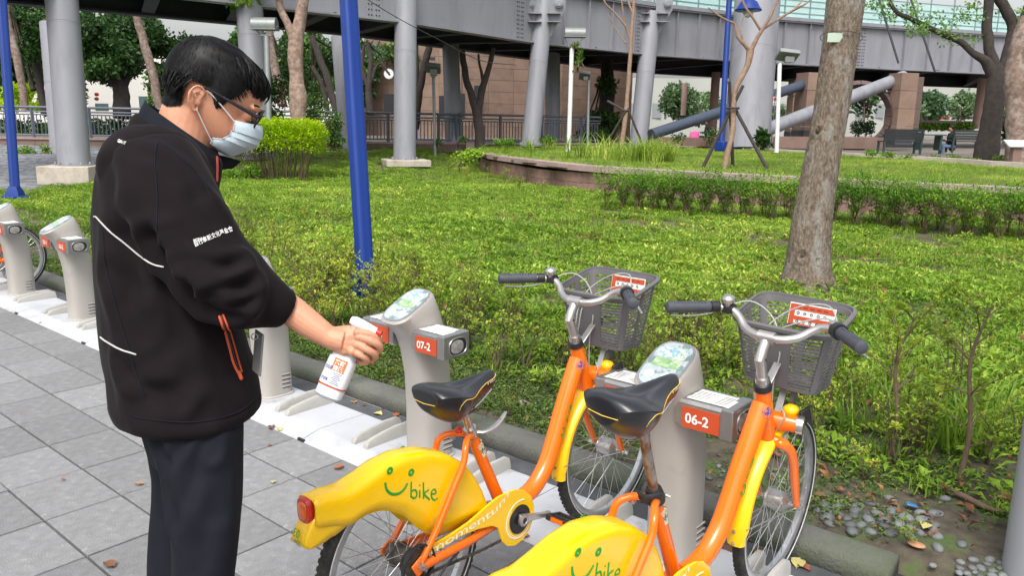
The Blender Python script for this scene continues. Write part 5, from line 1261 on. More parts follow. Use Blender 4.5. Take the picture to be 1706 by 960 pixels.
# ================================================================== PLANTS NEAR THE KERB
m_twig = mat('twig', (.13, .09, .055), .85, var=.3, scale=30)
lm_shrub = leaf_mat('leaf_shrub', '5a7a1e', 'a0b83a', 'd4d054', .4, .9)
lm_hedge = leaf_mat('leaf_hedge', '37601c', '78a62c', 'b6cc48', .4, .6)
lm_lime = leaf_mat('leaf_lime', '8fb410', 'd6ec1c', 'f4f860', .5, 1.2)
lm_dark = leaf_mat('leaf_dark', '1f3a18', '3f6428', '6d8c3c', .25, .35)
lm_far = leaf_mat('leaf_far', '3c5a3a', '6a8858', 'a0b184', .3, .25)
def leafcloud(mb, c, rad, N, L0, L1, w=.5, shell=.55, r=None, flatten=0., mi=0, cut=0.):
    r = r or random; c = np.array(c, float)
    for i in range(N):
        while True:
            d = np.array([r.gauss(0, 1) for _ in range(3)]); d /= np.linalg.norm(d); q = shell+(1-shell)*r.random()**.7; p = c+d*np.array(rad)*q
            if cut and mnoise.noise(Vector(p*cut)) < -.12: continue
            break
        e = d*.6+np.array([r.uniform(-1, 1), r.uniform(-1, 1), r.uniform(-.9, .5)]); L_ = r.uniform(L0, L1)
        mb.add(leafV(p, e, (0.01, .02, 1), L_, L_*w), LF, mi)
def leafcloud_simple(mb, c, rad, N, L0, L1, w=.6, shell=.5, r=None, cut=0., mi=0):
    r = r or random; c = np.array(c, float)
    for i in range(N):
        for _ in range(6):
            d = np.array([r.gauss(0, 1) for _ in range(3)]); d /= np.linalg.norm(d); p = c+d*np.array(rad)*(shell+(1-shell)*r.random()**.7)
            if not cut or mnoise.noise(Vector(p*cut)) > -.1: break
        a = np.array([r.uniform(-1, 1) for _ in range(3)]); a /= np.linalg.norm(a); b = np.cross(a, [r.uniform(-1, 1) for _ in range(3)]); b /= max(1e-6, np.linalg.norm(b)); L_ = r.uniform(L0, L1)
        o = len(mb.v); mb.v += [tuple(p), tuple(p+a*L_*.5+b*L_*w*.5), tuple(p+a*L_), tuple(p+a*L_*.5-b*L_*w*.5)]; mb.f.append((o, o+1, o+2, o+3)); mb.mi.append(mi)
def shrub_variant(seed, h=.45, spread=.2, stems=6, leaves=170, L0=.014, L1=.026, bare=.35):
    r = random.Random(seed); tw = MB(); lf = MB()
    for i in range(stems):
        a = r.uniform(0, 6.28); tip = np.array((math.cos(a)*spread*r.uniform(.3, 1), math.sin(a)*spread*r.uniform(.3, 1), h*r.uniform(.75, 1.05))); mid = tip*.5+np.array((r.uniform(-.03, .03), r.uniform(-.03, .03), .02))
        st = bez([(r.uniform(-.02, .02), r.uniform(-.02, .02), -.02), mid, tip], 3); tw.tube(st, lerpr([.005, .003, .0013], 3, 3), 5)
        for j in range(6):
            t = r.uniform(.35, 1); k = min(len(st)-1, int(t*(len(st)-1))); p = st[k]; b = r.uniform(0, 6.28); e = p+np.array((math.cos(b)*.09, math.sin(b)*.09, r.uniform(.02, .1)))*r.uniform(.5, 1.2)
            tw.tube([p, (p+e)/2+np.array((0, 0, .008)), e], [.0022, .0017, .0009], 4)
            for q in range(max(1, leaves//(stems*6))):
                s_ = p+(e-p)*r.uniform(bare, 1.1); d = np.array([r.uniform(-1, 1), r.uniform(-1, 1), r.uniform(-.1, 1)]); L_ = r.uniform(L0, L1); lf.add(leafV(s_+d*.008, d, (.01, .02, 1), L_, L_*.55), LF)
    return tw, lf
sv = []
for k in range(6):
    tw, lf = shrub_variant(k+200, h=.36+.05*(k % 3), spread=.16+.03*(k % 2), stems=4, leaves=[200, 260, 150, 320, 230, 130][k], L0=.018, L1=.034, bare=.2)
    sv.append((tw.mesh('stem', m_twig), lf.mesh('foliage', lm_shrub, smooth=False)))
def place_shrub(k, x, y, z, s, label, cat, group, name='low_shrub', rz=None):
    t = thing(name, label, cat, (x, y, z), group=group, worldcoords=False, rot=(0, 0, random.uniform(0, 6.28) if rz is None else rz)); t.scale = (s, s, s*random.uniform(.85, 1.15))
    for nm, me in zip(('stem', 'foliage'), sv[k]):
        o = bpy.data.objects.new(nm, me); COL.objects.link(o); o.parent = t
    return t
sp_ = random.Random(5)
n_s = 0
for i in range(175):
    x = sp_.uniform(-8.2, .5); lo = 3.55 if x > -4.6 else 3.3; y = sp_.uniform(lo, 4.9)
    if x > -1.6 and sp_.random() < .2: continue
    if -4.3 < x < -3.2 and y < 3.6: continue
    place_shrub(sp_.randrange(6), x, y, ground_z(x, y)-.01, sp_.uniform(.75, 1.2), 'sparse twiggy shrub with small yellow-green leaves in the strip behind the kerb', 'shrub', 'low shrubs along the kerb'); n_s += 1
for px_, py_, s in ((745, 292, 1.5), (765, 285, 1.6), (790, 278, 1.5), (815, 294, 1.1), (840, 304, 1.1), (862, 316, 1.0), (905, 326, 1.0), (945, 338, 1.1), (780, 300, 1.1)):
    q = atz(px_, py_, .12); x, y = q[0], q[1]; place_shrub(random.randrange(6), x, y, ground_z(x, y), s, 'pale wispy weed growing in front of the curved planter wall', 'weed', 'weeds at the planter wall')
for px_, py_, s in ((1440, 800, .5), (1515, 905, .35), (1355, 795, .5), (1640, 780, .8), (1690, 760, .9), (1590, 690, 1.0), (850, 690, .3), (905, 650, .35), (1490, 780, .8)):
    q = atz(px_, py_, .07); x, y = q[0], q[1]; place_shrub(random.randrange(6), x, y, ground_z(x, y), s, 'sparse twiggy shrub with small yellow-green leaves in the strip behind the kerb', 'shrub', 'low shrubs along the kerb')
# three taller bare-stemmed saplings at the right
for px_, py_, h in ((1478, 773, .85), (1595, 810, 1.0)):
    q = atz(px_, py_, .08); r = random.Random(px_); t = thing('sapling', 'thin grey sapling %s the pebbles with a few leaves' % ('behind' if px_ < 1500 else 'right of'), 'sapling', (q[0], q[1], .07)); tw = MB(); lf = MB()
    pts_ = bez([q+(0, 0, -.03), q+(.015, .02, h*.25), q+(-.02, .03, h*.55), q+(.03, .04, h*.8)], 4); tw.tube(pts_, lerpr([.013, .010, .008, .004], 4, 4), 8)
    for j in range(16):
        p = pts_[r.randrange(3, len(pts_))]; a = r.uniform(0, 6.28); e = p+np.array((math.cos(a)*.16, math.sin(a)*.16, r.uniform(.05, .22))); tw.tube([p, (p+e)/2+(0, 0, .01), e], [.0035, .0025, .0012], 5)
        for _ in range(45): d = np.array([r.uniform(-1, 1), r.uniform(-1, 1), r.uniform(0, 1)]); lf.add(leafV(p+(e-p)*r.uniform(.5, 1.1)+d*.01, d, (.01, .02, 1), .026, .013), LF)
    tw.build('stem', m_twig, t); lf.build('foliage', lm_shrub, t, smooth=False, normals=False)
# ---- clipped hedge in front of the planter
hedge = thing('hedge', 'long clipped green hedge running in front of the raised planter wall', 'hedge', (-4, 12.3, .1), worldcoords=False)
hv_ = []
for k in range(4):
    tw, lf = shrub_variant(k+300, h=.66, spread=.26, stems=9, leaves=420, L0=.03, L1=.05, bare=.3)
    r = random.Random(k)
    leafcloud(lf, (0, 0, .58), (.30, .28, .17), 330, .03, .055, .5, .5, r)
    hv_.append((tw.mesh('stem', m_twig), lf.mesh('foliage', lm_hedge, smooth=False)))
def hedge_line(x): return np.interp(x, [-9.6, -8.4, -6.8, -5.5, -4.1, -2.8, -1.6, 3], [12.6, 12.25, 12.15, 12.6, 12.95, 12.9, 12.85, 12.6])
i = 0; x = -8.3
while x < 2.6:
    for row in range(3):
        yy = hedge_line(x)+.22+row*.34; xx = x+(.16 if row % 2 else 0)+random.uniform(-.06, .06); k = random.randrange(4)
        for nm, me in zip(('stem', 'foliage'), hv_[k]):
            o = bpy.data.objects.new(nm, me); COL.objects.link(o); o.parent = hedge; o.location = (xx+4, yy-12.3+random.uniform(-.05, .05), ground_z(xx, yy)-.1); o.rotation_euler = (0, 0, random.uniform(0, 6.28)); s = random.uniform(.88, 1.12)*(.85 if x < -8.6 else 1); o.scale = (s, s, s*random.uniform(.9, 1.1))
    x += .33
# ---- lime clipped bush with bare stems
c_ = atz(450, 300, .12); c_[2] = .12; bush = thing('clipped_bush', 'bright lime-green flat-topped bush on bare stems behind the worker\'s mask', 'bush', c_)
r = random.Random(3); bc = c_+FWD*.75; lf = MB(); tw = MB(); ux_ = RIGHT
dep_b = depth_of(*bc[:2]); W_ = 158/FPX*dep_b/2
for i in range(10000):
    a = r.uniform(-1, 1); b = r.uniform(-1, 1); z = r.uniform(0, 1)**.7
    edge_ = (abs(a)**4+abs(b)**4)
    if edge_ > 1.1: continue
    hz = .72+.76*z-.22*(edge_**2)*z+.09*mnoise.noise((a*3, b*3, z*2))-.12*(edge_ > .8); p = bc+ux_*a*W_*(.94+.1*z)+FWD*b*.75+np.array((0, 0, hz)); d = np.array([r.uniform(-1, 1), r.uniform(-1, 1), r.uniform(-.2, 1)]); L_ = r.uniform(.05, .10); lf.add(leafV(p, d, (.01, .02, 1), L_, L_*.6), LF)
for i in range(70):
    a, b = r.uniform(-.6, .6), r.uniform(-.5, .5); p0 = bc+ux_*a*W_+FWD*b*.7; p1 = bc+ux_*(a*1.5)*W_*.95+FWD*b*1.1+np.array((r.uniform(-.1, .1), 0, .85)); tw.tube([p0-(0, 0, .05), (p0+p1)/2+np.array((r.uniform(-.06, .06), r.uniform(-.06, .06), 0)), p1], [.012, .009, .006], 5)
lf.build('foliage', lm_lime, bush, smooth=False, normals=False); tw.build('stem', m_twig, bush)

# ================================================================== TREES
m_bark = mat('bark_fore', (.155, .12, .09), .95, var=.5, scale=48, bump=2, bscale=85, col2=(.23, .215, .19), c2pos=(.52, .64), c2scale=8, stretch=(1, 1, .22))
m_knot_shade = mat('bark_knot_shade', (.07, .05, .035), .95, var=.4, scale=60, bump=1, bscale=80)
m_bark_dark = mat('bark_dark', (.04, .032, .028), .95, var=.3, scale=8, bump=1, bscale=20)
m_bark_mid = mat('bark_mid', (.17, .12, .095), .95, var=.35, scale=8, bump=1, bscale=25, col2=(.27, .22, .19), c2pos=(.5, .65), c2scale=4)
m_bark_pale = mat('bark_pale', (.25, .165, .115), .85, var=.2, scale=12, bump=.4, bscale=40)
m_stake = mat('stake_dark', (.055, .045, .04), .9, var=.3, scale=20)
tb = atz(1343, 490, .10); TD = (tb-CAM)@(-RC[:, 2])
tree = thing('tree', 'thick leaning tree trunk with pale bark patches and a small tag', 'tree', tb)
ctr = [(1345, 496, 92), (1345, 478, 84), (1346, 450, 73), (1350, 400, 66), (1357, 340, 61), (1369, 270, 58), (1382, 200, 57), (1394, 120, 57), (1402, 60, 59), (1409, 0, 62), (1420, -90, 64), (1432, -220, 64), (1440, -340, 64)]
NR_, NL = 96, 300; cen = bez([P(x, y, TD+.2) for x, y, w in ctr], 25); rad = lerpr([w/2/FPX*(TD+.2) for *_, w in ctr], 25, len(ctr))
V = []; F = []
knots = [(1362, 217, .045, .9), (1338, 427, .05, 1.2), (1312, 478, .085, 1.3), (1363, 436, .03, .6), (1392, 232, .03, .5), (1405, 120, .03, .4), (1385, 168, .022, .4)]
kn3 = []
for x, y, rr_k, s in knots:
    d = ray(x, y); best = min(range(len(cen)), key=lambda i: np.linalg.norm(np.cross(cen[i]-CAM, d))); c = cen[best]; t = (c-CAM)@d; p = CAM+d*(t-rad[best]*.9); kn3.append((p, rr_k, s))
for i, (c, r_) in enumerate(zip(cen, rad)):
    for j in range(NR_):
        a = 2*math.pi*j/NR_; d = RIGHT*math.cos(a)+FWD*math.sin(a); z = c[2]
        fl = 1+.20*math.exp(-max(0, z-.1)/.16)*(1+.5*math.sin(a*3+1)); rr2 = r_*fl
        p = c+d*rr2; f1 = mnoise.noise(Vector((p[0]*40, p[1]*40, p[2]*7))); f2 = mnoise.noise(Vector((p[0]*60, p[1]*60, p[2]*16))); f3 = mnoise.noise(Vector((p[0]*4, p[1]*4, p[2]*1.6)))
        disp = -.0075*max(0, 1-abs(f1)*6)-.004*max(0, 1-abs(f2)*4)+.009*f3
        for kp, kr, ks in kn3:
            q = np.linalg.norm((p-kp)*np.array((1, 1, .75)))/kr
            if q < 2: disp += ks*(-.020*math.exp(-(q/.55)**2)+.013*math.exp(-((q-1)/.3)**2))+.004*math.sin(q*22)*math.exp(-q*1.5)
        V.append(p+d*disp)
for i in range(len(cen)-1):
    for j in range(NR_): F.append((i*NR_+j, i*NR_+(j+1) % NR_, (i+1)*NR_+(j+1) % NR_, (i+1)*NR_+j))
MB().add(V, F).build('trunk', m_bark, tree)
for kp, kr, ks in kn3[:3]:  # dark balls put the shade inside the knot hollows into colour
    d = kp-CAM; d /= np.linalg.norm(d); m = MB(); m.ball(kp+d*.012, (kr*.42, kr*.42, kr*.55), 16); m.v = [tuple(np.array(p)+.006*np.array((mnoise.noise(Vector(np.array(p)*70)), mnoise.noise(Vector(np.array(p)*71+5)), 0))) for p in m.v]; m.build('knot_shade', m_knot_shade, tree)
# tag and wire fixed to the trunk
tagp = []
d = ray(1391, 62); c = cen[min(range(len(cen)), key=lambda i: np.linalg.norm(np.cross(cen[i]-CAM, d)))]; pc = CAM+d*((c-CAM)@d-.188)
tg = MB().box(pc, (.003, .135, .082), rotm(rz=math.atan2(RIGHT[1], RIGHT[0])+math.pi/2)).build('tag', mat('tag_pale_green', (.42, .52, .42), .4), tree)
tt = MB(); lettering(tt, 'No 27', pc-RIGHT*.055-FWD*.003+np.array((0, 0, .018)), RIGHT, (0, 0, 1), .02); lettering(tt, '榕樹', pc-RIGHT*.05-FWD*.003+np.array((0, 0, -.018)), RIGHT, (0, 0, 1), .024); tt.build('tag_print', m_darkink, tree, smooth=False, normals=False) if False else None
MB().torus(c+(0, 0, .0), (cen[200]-cen[190]), .187, .003, 60, 6).build('wire', m_stake, tree)

def limb(mb, pts, D, n=4, sides=12, ddep=None, wob=.0):
    """pts: (px, py, width_px) traced centre line at distance D"""
    dd = ddep or [0]*len(pts); q = bez([P(x, y, D+e) for (x, y, w), e in zip(pts, dd)], n); r_ = lerpr([max(w, .8)/2/FPX*D for *_, w in pts], n, len(pts))
    if wob: q = [p+wob*np.array((mnoise.noise(Vector(p*2)), mnoise.noise(Vector(p*2+7)), 0)) for p in q]; r_ = [a*(1+.12*mnoise.noise(Vector(p*5))) for a, p in zip(r_, q)]
    mb.tube(q, r_, sides)
def big_tree(label, D, limbs, bark, crowns, lm, L=(.12, .24), name='tree', seed=0, zoff=0, N=1.0, cut=.9, cat='tree', group=None):
    r = random.Random(seed); b = limbs[0][0]; o = P(b[0], b[1], D); t = thing(name, label, cat, o, group=group); tw = MB()
    for l in limbs: limb(tw, l, D, 4, 12, wob=.05)
    tw.build('trunk', bark, t)
    if crowns:
        cm = MB()
        for (x, y, rx, ry, n_, *e) in crowns:
            c = P(x, y, D+(e[0] if e else 0)); k = D/FPX; leafcloud_simple(cm, c, (rx*k, max(rx, ry)*k*.8, ry*k), int(n_*N), L[0], L[1], .55, .35, r, cut)
        cm.build('crown', lm, t, smooth=False, normals=False)
        if len(limbs) < 5:
            bw = MB()
            for (x, y, rx, ry, n_, *e) in crowns:
                c = P(x, y, D+(e[0] if e else 0)); s_ = P(limbs[0][-1][0], limbs[0][-1][1], D)
                for _ in range(3): d_ = np.array([r.gauss(0, .5) for _ in range(3)])*rx*D/FPX*.8; bw.tube([s_, (s_+c)/2+d_*.3, c+d_], [.07, .045, .02], 6)
            bw.build('branch', bark, t)
    return t
big_tree('forked pinkish trunk rising behind the lime bush', 20.6, [[(498, 225, 27), (497, 190, 25), (496, 160, 30), (494, 130, 24), (493, 66, 25), (501, 30, 20), (506, -30, 17), (510, -120, 14)], [(493, 72, 20), (480, 40, 13), (466, 5, 12), (455, -60, 10)]], mat('bark_pinkish', (.27, .19, .15), .95, var=.4, scale=9, bump=1, bscale=25, col2=(.16, .115, .09), c2pos=(.5, .62), c2scale=7), [(400, 2, 34, 10, 260, .5), (430, -40, 60, 30, 700)], lm_hedge, seed=1)
big_tree('round-crowned green tree standing before the white building', 33, [[(203, 196, 28), (202, 160, 26), (198, 135, 22), (196, 95, 12)], [(200, 150, 14), (180, 133, 8), (160, 120, 5)], [(203, 150, 13), (218, 120, 7), (235, 100, 5)]], m_bark_dark, [(185, 95, 58, 45, 3600), (245, 85, 55, 42, 2700, 2), (150, 60, 30, 34, 1400, -1), (215, 55, 70, 34, 2600, 2), (285, 90, 40, 50, 1600, 3), (165, 120, 34, 20, 700, -1)], lm_dark, L=(.14, .28), seed=2)
big_tree('slim leaning bare trunk between the grey column and the worker', 31, [[(268, 188, 15), (256, 130, 14), (243, 85, 14), (232, 45, 13), (222, 5, 12)]], m_bark_mid, [(230, -45, 60, 30, 600)], lm_dark, seed=3)
big_tree('crooked pale trunk at the far left edge of the photo', 30, [[(42, 185, 13), (37, 140, 12), (28, 95, 13), (18, 55, 12), (10, 15, 11), (6, -20, 10)]], m_bark_mid, [(40, 60, 34, 45, 1800, 1), (20, 20, 40, 30, 1000, 2)], lm_dark, seed=4)
big_tree('dark slanting trunk just left of the pair of grey columns', 32, [[(76, 190, 14), (68, 150, 12), (62, 115, 13), (55, 80, 10), (62, 40, 8)], [(56, 150, 10), (50, 130, 7), (44, 100, 5)]], m_bark_dark, [(62, 75, 30, 55, 2000, 1)], lm_dark, seed=5)
big_tree('dark trees crowding behind the forked pinkish trunk', 36, [[(470, 175, 16), (462, 130, 15), (452, 85, 14), (448, 40, 12)]], m_bark_mid, [(470, 120, 45, 60, 2500, 3), (440, 150, 30, 40, 900, 2)], lm_dark, seed=6)
big_tree('dark slanting trunk between the pinkish trunk and the blue pole', 37, [[(560, 185, 12), (545, 130, 12), (530, 90, 11), (520, 60, 9)], [(545, 190, 9), (540, 150, 8), (520, 110, 7)]], m_bark_dark, [(545, 110, 45, 45, 1900, 3), (535, 150, 30, 30, 600, 2)], lm_dark, seed=7)
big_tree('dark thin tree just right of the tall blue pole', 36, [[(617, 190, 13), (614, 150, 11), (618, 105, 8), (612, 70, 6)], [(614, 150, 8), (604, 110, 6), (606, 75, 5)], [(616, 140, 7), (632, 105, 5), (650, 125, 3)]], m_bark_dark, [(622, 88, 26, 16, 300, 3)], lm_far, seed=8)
big_tree('leaning bare trunk right behind the second front column', 33, [[(692, 215, 13), (696, 170, 13), (702, 130, 12), (712, 90, 12), (720, 50, 10)], [(696, 150, 9), (694, 110, 8), (692, 60, 7)]], m_bark_dark, [], lm_dark, seed=9)
big_tree('forked dark trunk in front of the stone wall', 29.5, [[(799, 252, 17), (798, 215, 17), (795, 188, 15), (782, 150, 12), (774, 120, 11), (770, 85, 10)], [(796, 192, 12), (804, 150, 12), (814, 115, 9), (822, 80, 8)], [(806, 135, 6), (799, 110, 4), (797, 90, 4)]], m_bark_dark, [], lm_dark, seed=10)
big_tree('ivy-covered trunk behind the leaning white floodlight post', 38, [[(1010, 240, 30), (1010, 190, 26), (1012, 150, 24), (1010, 100, 20)]], m_bark_dark, [(1005, 205, 32, 22, 1300, -1), (1012, 140, 20, 18, 300, -1), (985, 225, 30, 14, 700, -2)], lm_dark, L=(.12, .22), seed=11)
big_tree('big dark multi-limbed tree at the right with one long reaching branch', 26.5, [[(1643, 268, 40), (1648, 225, 33), (1655, 175, 31), (1661, 135, 30), (1662, 110, 27)], [(1661, 135, 22), (1643, 103, 17), (1620, 88, 11), (1600, 69, 10), (1569, 56, 9), (1525, 34, 8), (1492, 18, 7), (1477, -8, 6)], [(1662, 120, 20), (1650, 90, 17), (1645, 50, 16), (1646, 0, 15), (1650, -60, 13)], [(1666, 130, 24), (1680, 90, 22), (1688, 50, 20), (1676, 15, 17), (1660, -15, 15), (1650, -60, 12)], [(1690, 75, 15), (1700, 45, 14), (1712, 10, 13)]], m_bark_dark,
         [(1500, 20, 40, 18, 260), (1560, 40, 40, 22, 240), (1520, 50, 40, 14, 150), (1620, 20, 30, 20, 180), (1600, 66, 40, 12, 90), (1470, 5, 30, 12, 130), (1690, 30, 30, 20, 150), (1560, -60, 160, 40, 2400)], leaf_mat('leaf_bright', '5b8a3a', '8fb458', 'c4d284', .45, .5), L=(.07, .15), seed=12, cut=1.6)
big_tree('brown trunk cut by the right edge of the photo', 24.5, [[(1697, 272, 44), (1695, 230, 36), (1693, 180, 33), (1691, 130, 33), (1698, 80, 30), (1712, 30, 26)]], m_bark_mid, [], lm_dark, seed=13)
# far soft trees seen under the deck
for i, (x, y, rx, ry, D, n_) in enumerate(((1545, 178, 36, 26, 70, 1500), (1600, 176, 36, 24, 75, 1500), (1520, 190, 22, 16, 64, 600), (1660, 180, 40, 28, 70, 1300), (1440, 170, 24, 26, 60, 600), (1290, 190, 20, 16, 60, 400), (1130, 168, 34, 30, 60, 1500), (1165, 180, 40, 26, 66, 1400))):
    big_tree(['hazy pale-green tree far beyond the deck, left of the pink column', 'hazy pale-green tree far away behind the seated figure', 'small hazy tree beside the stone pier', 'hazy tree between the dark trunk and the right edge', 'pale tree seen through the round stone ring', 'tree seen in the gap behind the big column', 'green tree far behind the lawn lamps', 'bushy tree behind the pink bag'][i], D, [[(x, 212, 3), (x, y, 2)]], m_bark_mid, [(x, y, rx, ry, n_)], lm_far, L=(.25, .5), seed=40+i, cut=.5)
# dark shrubs behind the lime bush
r = random.Random(9)
def bushy(label, D, blobs, lm, L=(.06, .12), seed=0, name='bush', cat='bush'):
    c0 = P(blobs[0][0], blobs[0][1]+blobs[0][3], D); t = thing(name, label, cat, c0); m = MB(); r = random.Random(seed); st = MB()
    for x, y, rx, ry, n_, *e in blobs:
        k = D/FPX; c = P(x, y, D+(e[0] if e else 0)); leafcloud_simple(m, c, (rx*k, rx*k, ry*k), n_, L[0], L[1], .55, .3, r, 1.5)
        for _ in range(6): g0 = c-np.array((r.uniform(-.2, .2), r.uniform(-.2, .2), ry*k*1.2)); st.tube([g0, c+np.array([r.uniform(-.3, .3)*rx*k for _ in range(3)])], [.02, .01], 5)
    m.build('foliage', lm, t, smooth=False, normals=False); st.build('stem', m_twig, t); return t
bushy('dark glossy shrub with an orange flower behind the lime bush', 22.5, [(445, 190, 30, 50, 1500), (545, 205, 26, 36, 900), (520, 180, 18, 24, 400), (428, 215, 20, 30, 500), (560, 235, 16, 14, 260), (470, 145, 22, 22, 450)], lm_dark, seed=1)
fl_ = MB(); fl_.ball(P(527, 202, 21.9), .06, 8); tag(fl_.build('flower', m_orl), 'single orange blossom on the dark shrub behind the lime bush', 'flower')
bushy('yellow-green shrub behind the left railing', 33, [(35, 152, 28, 14, 700), (55, 170, 28, 14, 600), (20, 170, 30, 16, 500)], lm_lime, L=(.1, .2), seed=2)
bushy('small green shrub at the foot of the low wall, far left', 26, [(45, 262, 16, 22, 500), (15, 265, 18, 16, 350), (78, 245, 8, 10, 120)], lm_hedge, seed=3)
bushy('small shrub under the lime bush at its left', 20, [(395, 295, 20, 14, 420), (418, 285, 14, 10, 200)], lm_hedge, seed=4)
bushy('low fern-like plants before the railing near the planter tip', 29, [(842, 237, 22, 6, 420), (770, 232, 10, 5, 120), (912, 234, 14, 7, 240), (730, 238, 8, 5, 90)], lm_hedge, seed=5)
bushy('leafy clump at the left tip of the raised planter', 24, [(770, 262, 24, 12, 700), (790, 255, 16, 9, 350)], leaf_mat('leaf_clump', '5f8a20', '92b832', 'c0d050', .35, 1), seed=6)
bushy('dark spiky plant at the foot of the big grey column', 31, [(1272, 232, 10, 12, 160)], lm_dark, L=(.2, .4), seed=7)
bushy('dark bush beside the pink bag', 32, [(1185, 225, 16, 14, 300), (1130, 230, 14, 10, 220)], lm_dark, seed=8)
bushy('clipped green hedge seen through the round stone ring', 38, [(1430, 212, 14, 13, 900), (1448, 212, 12, 13, 700)], lm_dark, seed=9, name='hedge', cat='hedge')
bushy('long low hedge behind the seated figure', 46, [(x, 211, 14, 6, 300) for x in range(1530, 1615, 14)], lm_hedge, L=(.1, .2), seed=10, name='hedge', cat='hedge')
bushy('spiky green plant beside the info lectern', 27, [(1684, 215, 14, 20, 200)], lm_dark, L=(.2, .45), seed=11)
bushy('ground plants in front of the park bench', 25.5, [(x, y, 16, 4, 110) for x, y in ((1450, 254), (1480, 257), (1510, 262), (1560, 263), (1590, 262), (1620, 268), (1665, 262))], lm_hedge, seed=12, name='plant', cat='plants')
# ---- staked young trees
def staked(label, D, limbs, stakes, tie):
    b = limbs[0][0]; t = thing('young_tree', label, 'young tree', P(b[0], b[1], D)); tw = MB()
    limb(tw, limbs[0], D, 5, 10, wob=.02); tw.build('trunk', m_bark_pale, t)
    bw = MB()
    for k, l in enumerate(limbs[1:]): limb(bw, l, D, 4, 8, [0]+[(.35 if k % 2 else -.3)*i/len(l) for i in range(1, len(l))], wob=.02)
    bw.build('branch', m_bark_pale, t)
    for (a, b_, da) in stakes: MB().tube([P(*a, D+da), P(*b_, D-da*.25)], [.045, .04], 8).build('stake', m_stake, t)
    MB().torus(P(*tie, D), (0, 0, 1), .13, .03, 16, 6).build('tie', m_stake, t); return t
staked('bare forked young tree held by three dark stakes before the big grey column', 18.9, [[(1207, 284, 10), (1213, 250, 9), (1222, 210, 9), (1222, 178, 9), (1225, 150, 9), (1238, 125, 9), (1246, 106, 10), (1250, 84, 13)], [(1250, 84, 9), (1240, 74, 6), (1228, 60, 5), (1224, 40, 4), (1213, 34, 3), (1195, 24, 3), (1180, 12, 2)], [(1240, 72, 4), (1234, 50, 3), (1238, 30, 2), (1246, 24, 2)], [(1252, 82, 9), (1262, 62, 7), (1272, 46, 6), (1284, 24, 5), (1300, -10, 4)], [(1270, 48, 6), (1292, 34, 4), (1320, 18, 4), (1345, 4, 3), (1360, -12, 2)], [(1268, 50, 5), (1255, 30, 4), (1240, 8, 4), (1232, -20, 3)], [(1322, 17, 3), (1336, 0, 2), (1340, -20, 2)]],
       [((1167, 287), (1238, 142), .5), ((1278, 281), (1224, 180), -.1), ((1221, 279), (1215, 135), .8)], (1221, 180))
staked('slender pale young tree on stakes left of the grey lattice column', 29.5, [[(1034, 251, 8), (1038, 225, 8), (1043, 185, 8), (1046, 150, 7), (1050, 90, 7), (1053, 40, 6), (1058, -20, 5)], [(1050, 65, 5), (1045, 50, 4), (1040, 40, 4), (1024, 20, 3), (1008, 4, 3), (1000, -20, 2)], [(1043, 72, 3), (1035, 62, 2), (1024, 45, 2), (1014, 25, 2)], [(1040, 38, 3), (1038, 18, 3), (1034, -10, 2)], [(1053, 20, 4), (1046, 0, 3), (1040, -15, 3)]],
       [((1003, 252), (1042, 185), .5), ((1075, 253), (1046, 180), .3), ((1012, 168), (1041, 184), .2)], (1041, 184))

# ================================================================== STONES, PEBBLES, FALLEN LEAVES
m_peb = mat('pebble_grey', (.125, .135, .135), .65, var=.2, scale=40, rnd=.45, bump=.1, bscale=200)
m_rock = mat('boulder', (.27, .21, .16), .9, var=.3, scale=3, bump=1, bscale=12, col2=(.12, .15, .06), c2pos=(.5, .65), c2scale=2)
def pebble(seed):
    r = random.Random(seed); m = MB(); m.ball((0, 0, 0), (1, r.uniform(.6, .85), r.uniform(.42, .55)), 12); o = r.uniform(0, 50)
    m.v = [tuple(np.array(p)*(1+.12*mnoise.noise(Vector(np.array(p)*1.2+o)))) for p in m.v]; return m.mesh('pebble', m_peb)
pms = [pebble(k) for k in range(6)]; placed = []
def put_peb(x, y, s):
    for (a, b, c) in placed:
        if math.hypot(a-x, b-y) < (c+s)*.78: return
    placed.append((x, y, s)); o = bpy.data.objects.new('pebble', random.choice(pms)); COL.objects.link(o); o.location = (x, y, ground_z(x, y)+s*.2); o.scale = (s, s, s); o.rotation_euler = (random.uniform(-.2, .2), random.uniform(-.2, .2), random.uniform(0, 3.14))
    tag(o, 'smooth grey river pebble lying on the soil beside the kerb', 'pebble', 'river pebbles beside the kerb')
pr_ = random.Random(11)
for i in range(330):
    t = pr_.random(); px_ = 1358+t*205; py_ = 848+t*32+pr_.gauss(0, 7+9*t); q = atz(px_, py_, .07); put_peb(q[0], q[1], pr_.uniform(.021, .033))
for i in range(160):
    q = atz(pr_.uniform(1595, 1680), pr_.uniform(928, 965), .07); put_peb(q[0], q[1], pr_.uniform(.014, .024))
for i in range(40):
    q = atz(pr_.uniform(1180, 1330), pr_.uniform(770, 880), .07); q[1] > 2.98 and put_peb(q[0], q[1], pr_.uniform(.014, .026))
for q_, s in (((1573, 833), .028), ((1603, 905), .024), ((1625, 938), .022), ((1555, 938), .016)): q = atz(*q_, .07); put_peb(q[0], q[1], s)
for (x, y, s, lb) in ((865, 655, .06, 'small mossy stone in the weeds by the orange bicycle'), (915, 670, .035, 'tiny pale stone near the yellow fender'), ):
    pass
rocks = [(640, 265, 26, 'tan boulder left of the column plinth'), (530, 262, 20, 'grey boulder beside the blue pole'), (705, 262, 16, 'rounded tan boulder right of the column plinth'), (733, 263, 18, 'tan boulder nearest the planter tip'), (600, 268, 14, 'mossy boulder behind the blue pole'), (125, 308, 14, 'mossy rock by the pale plinth'), (60, 318, 18, 'flat mossy rock at the gravel edge')]
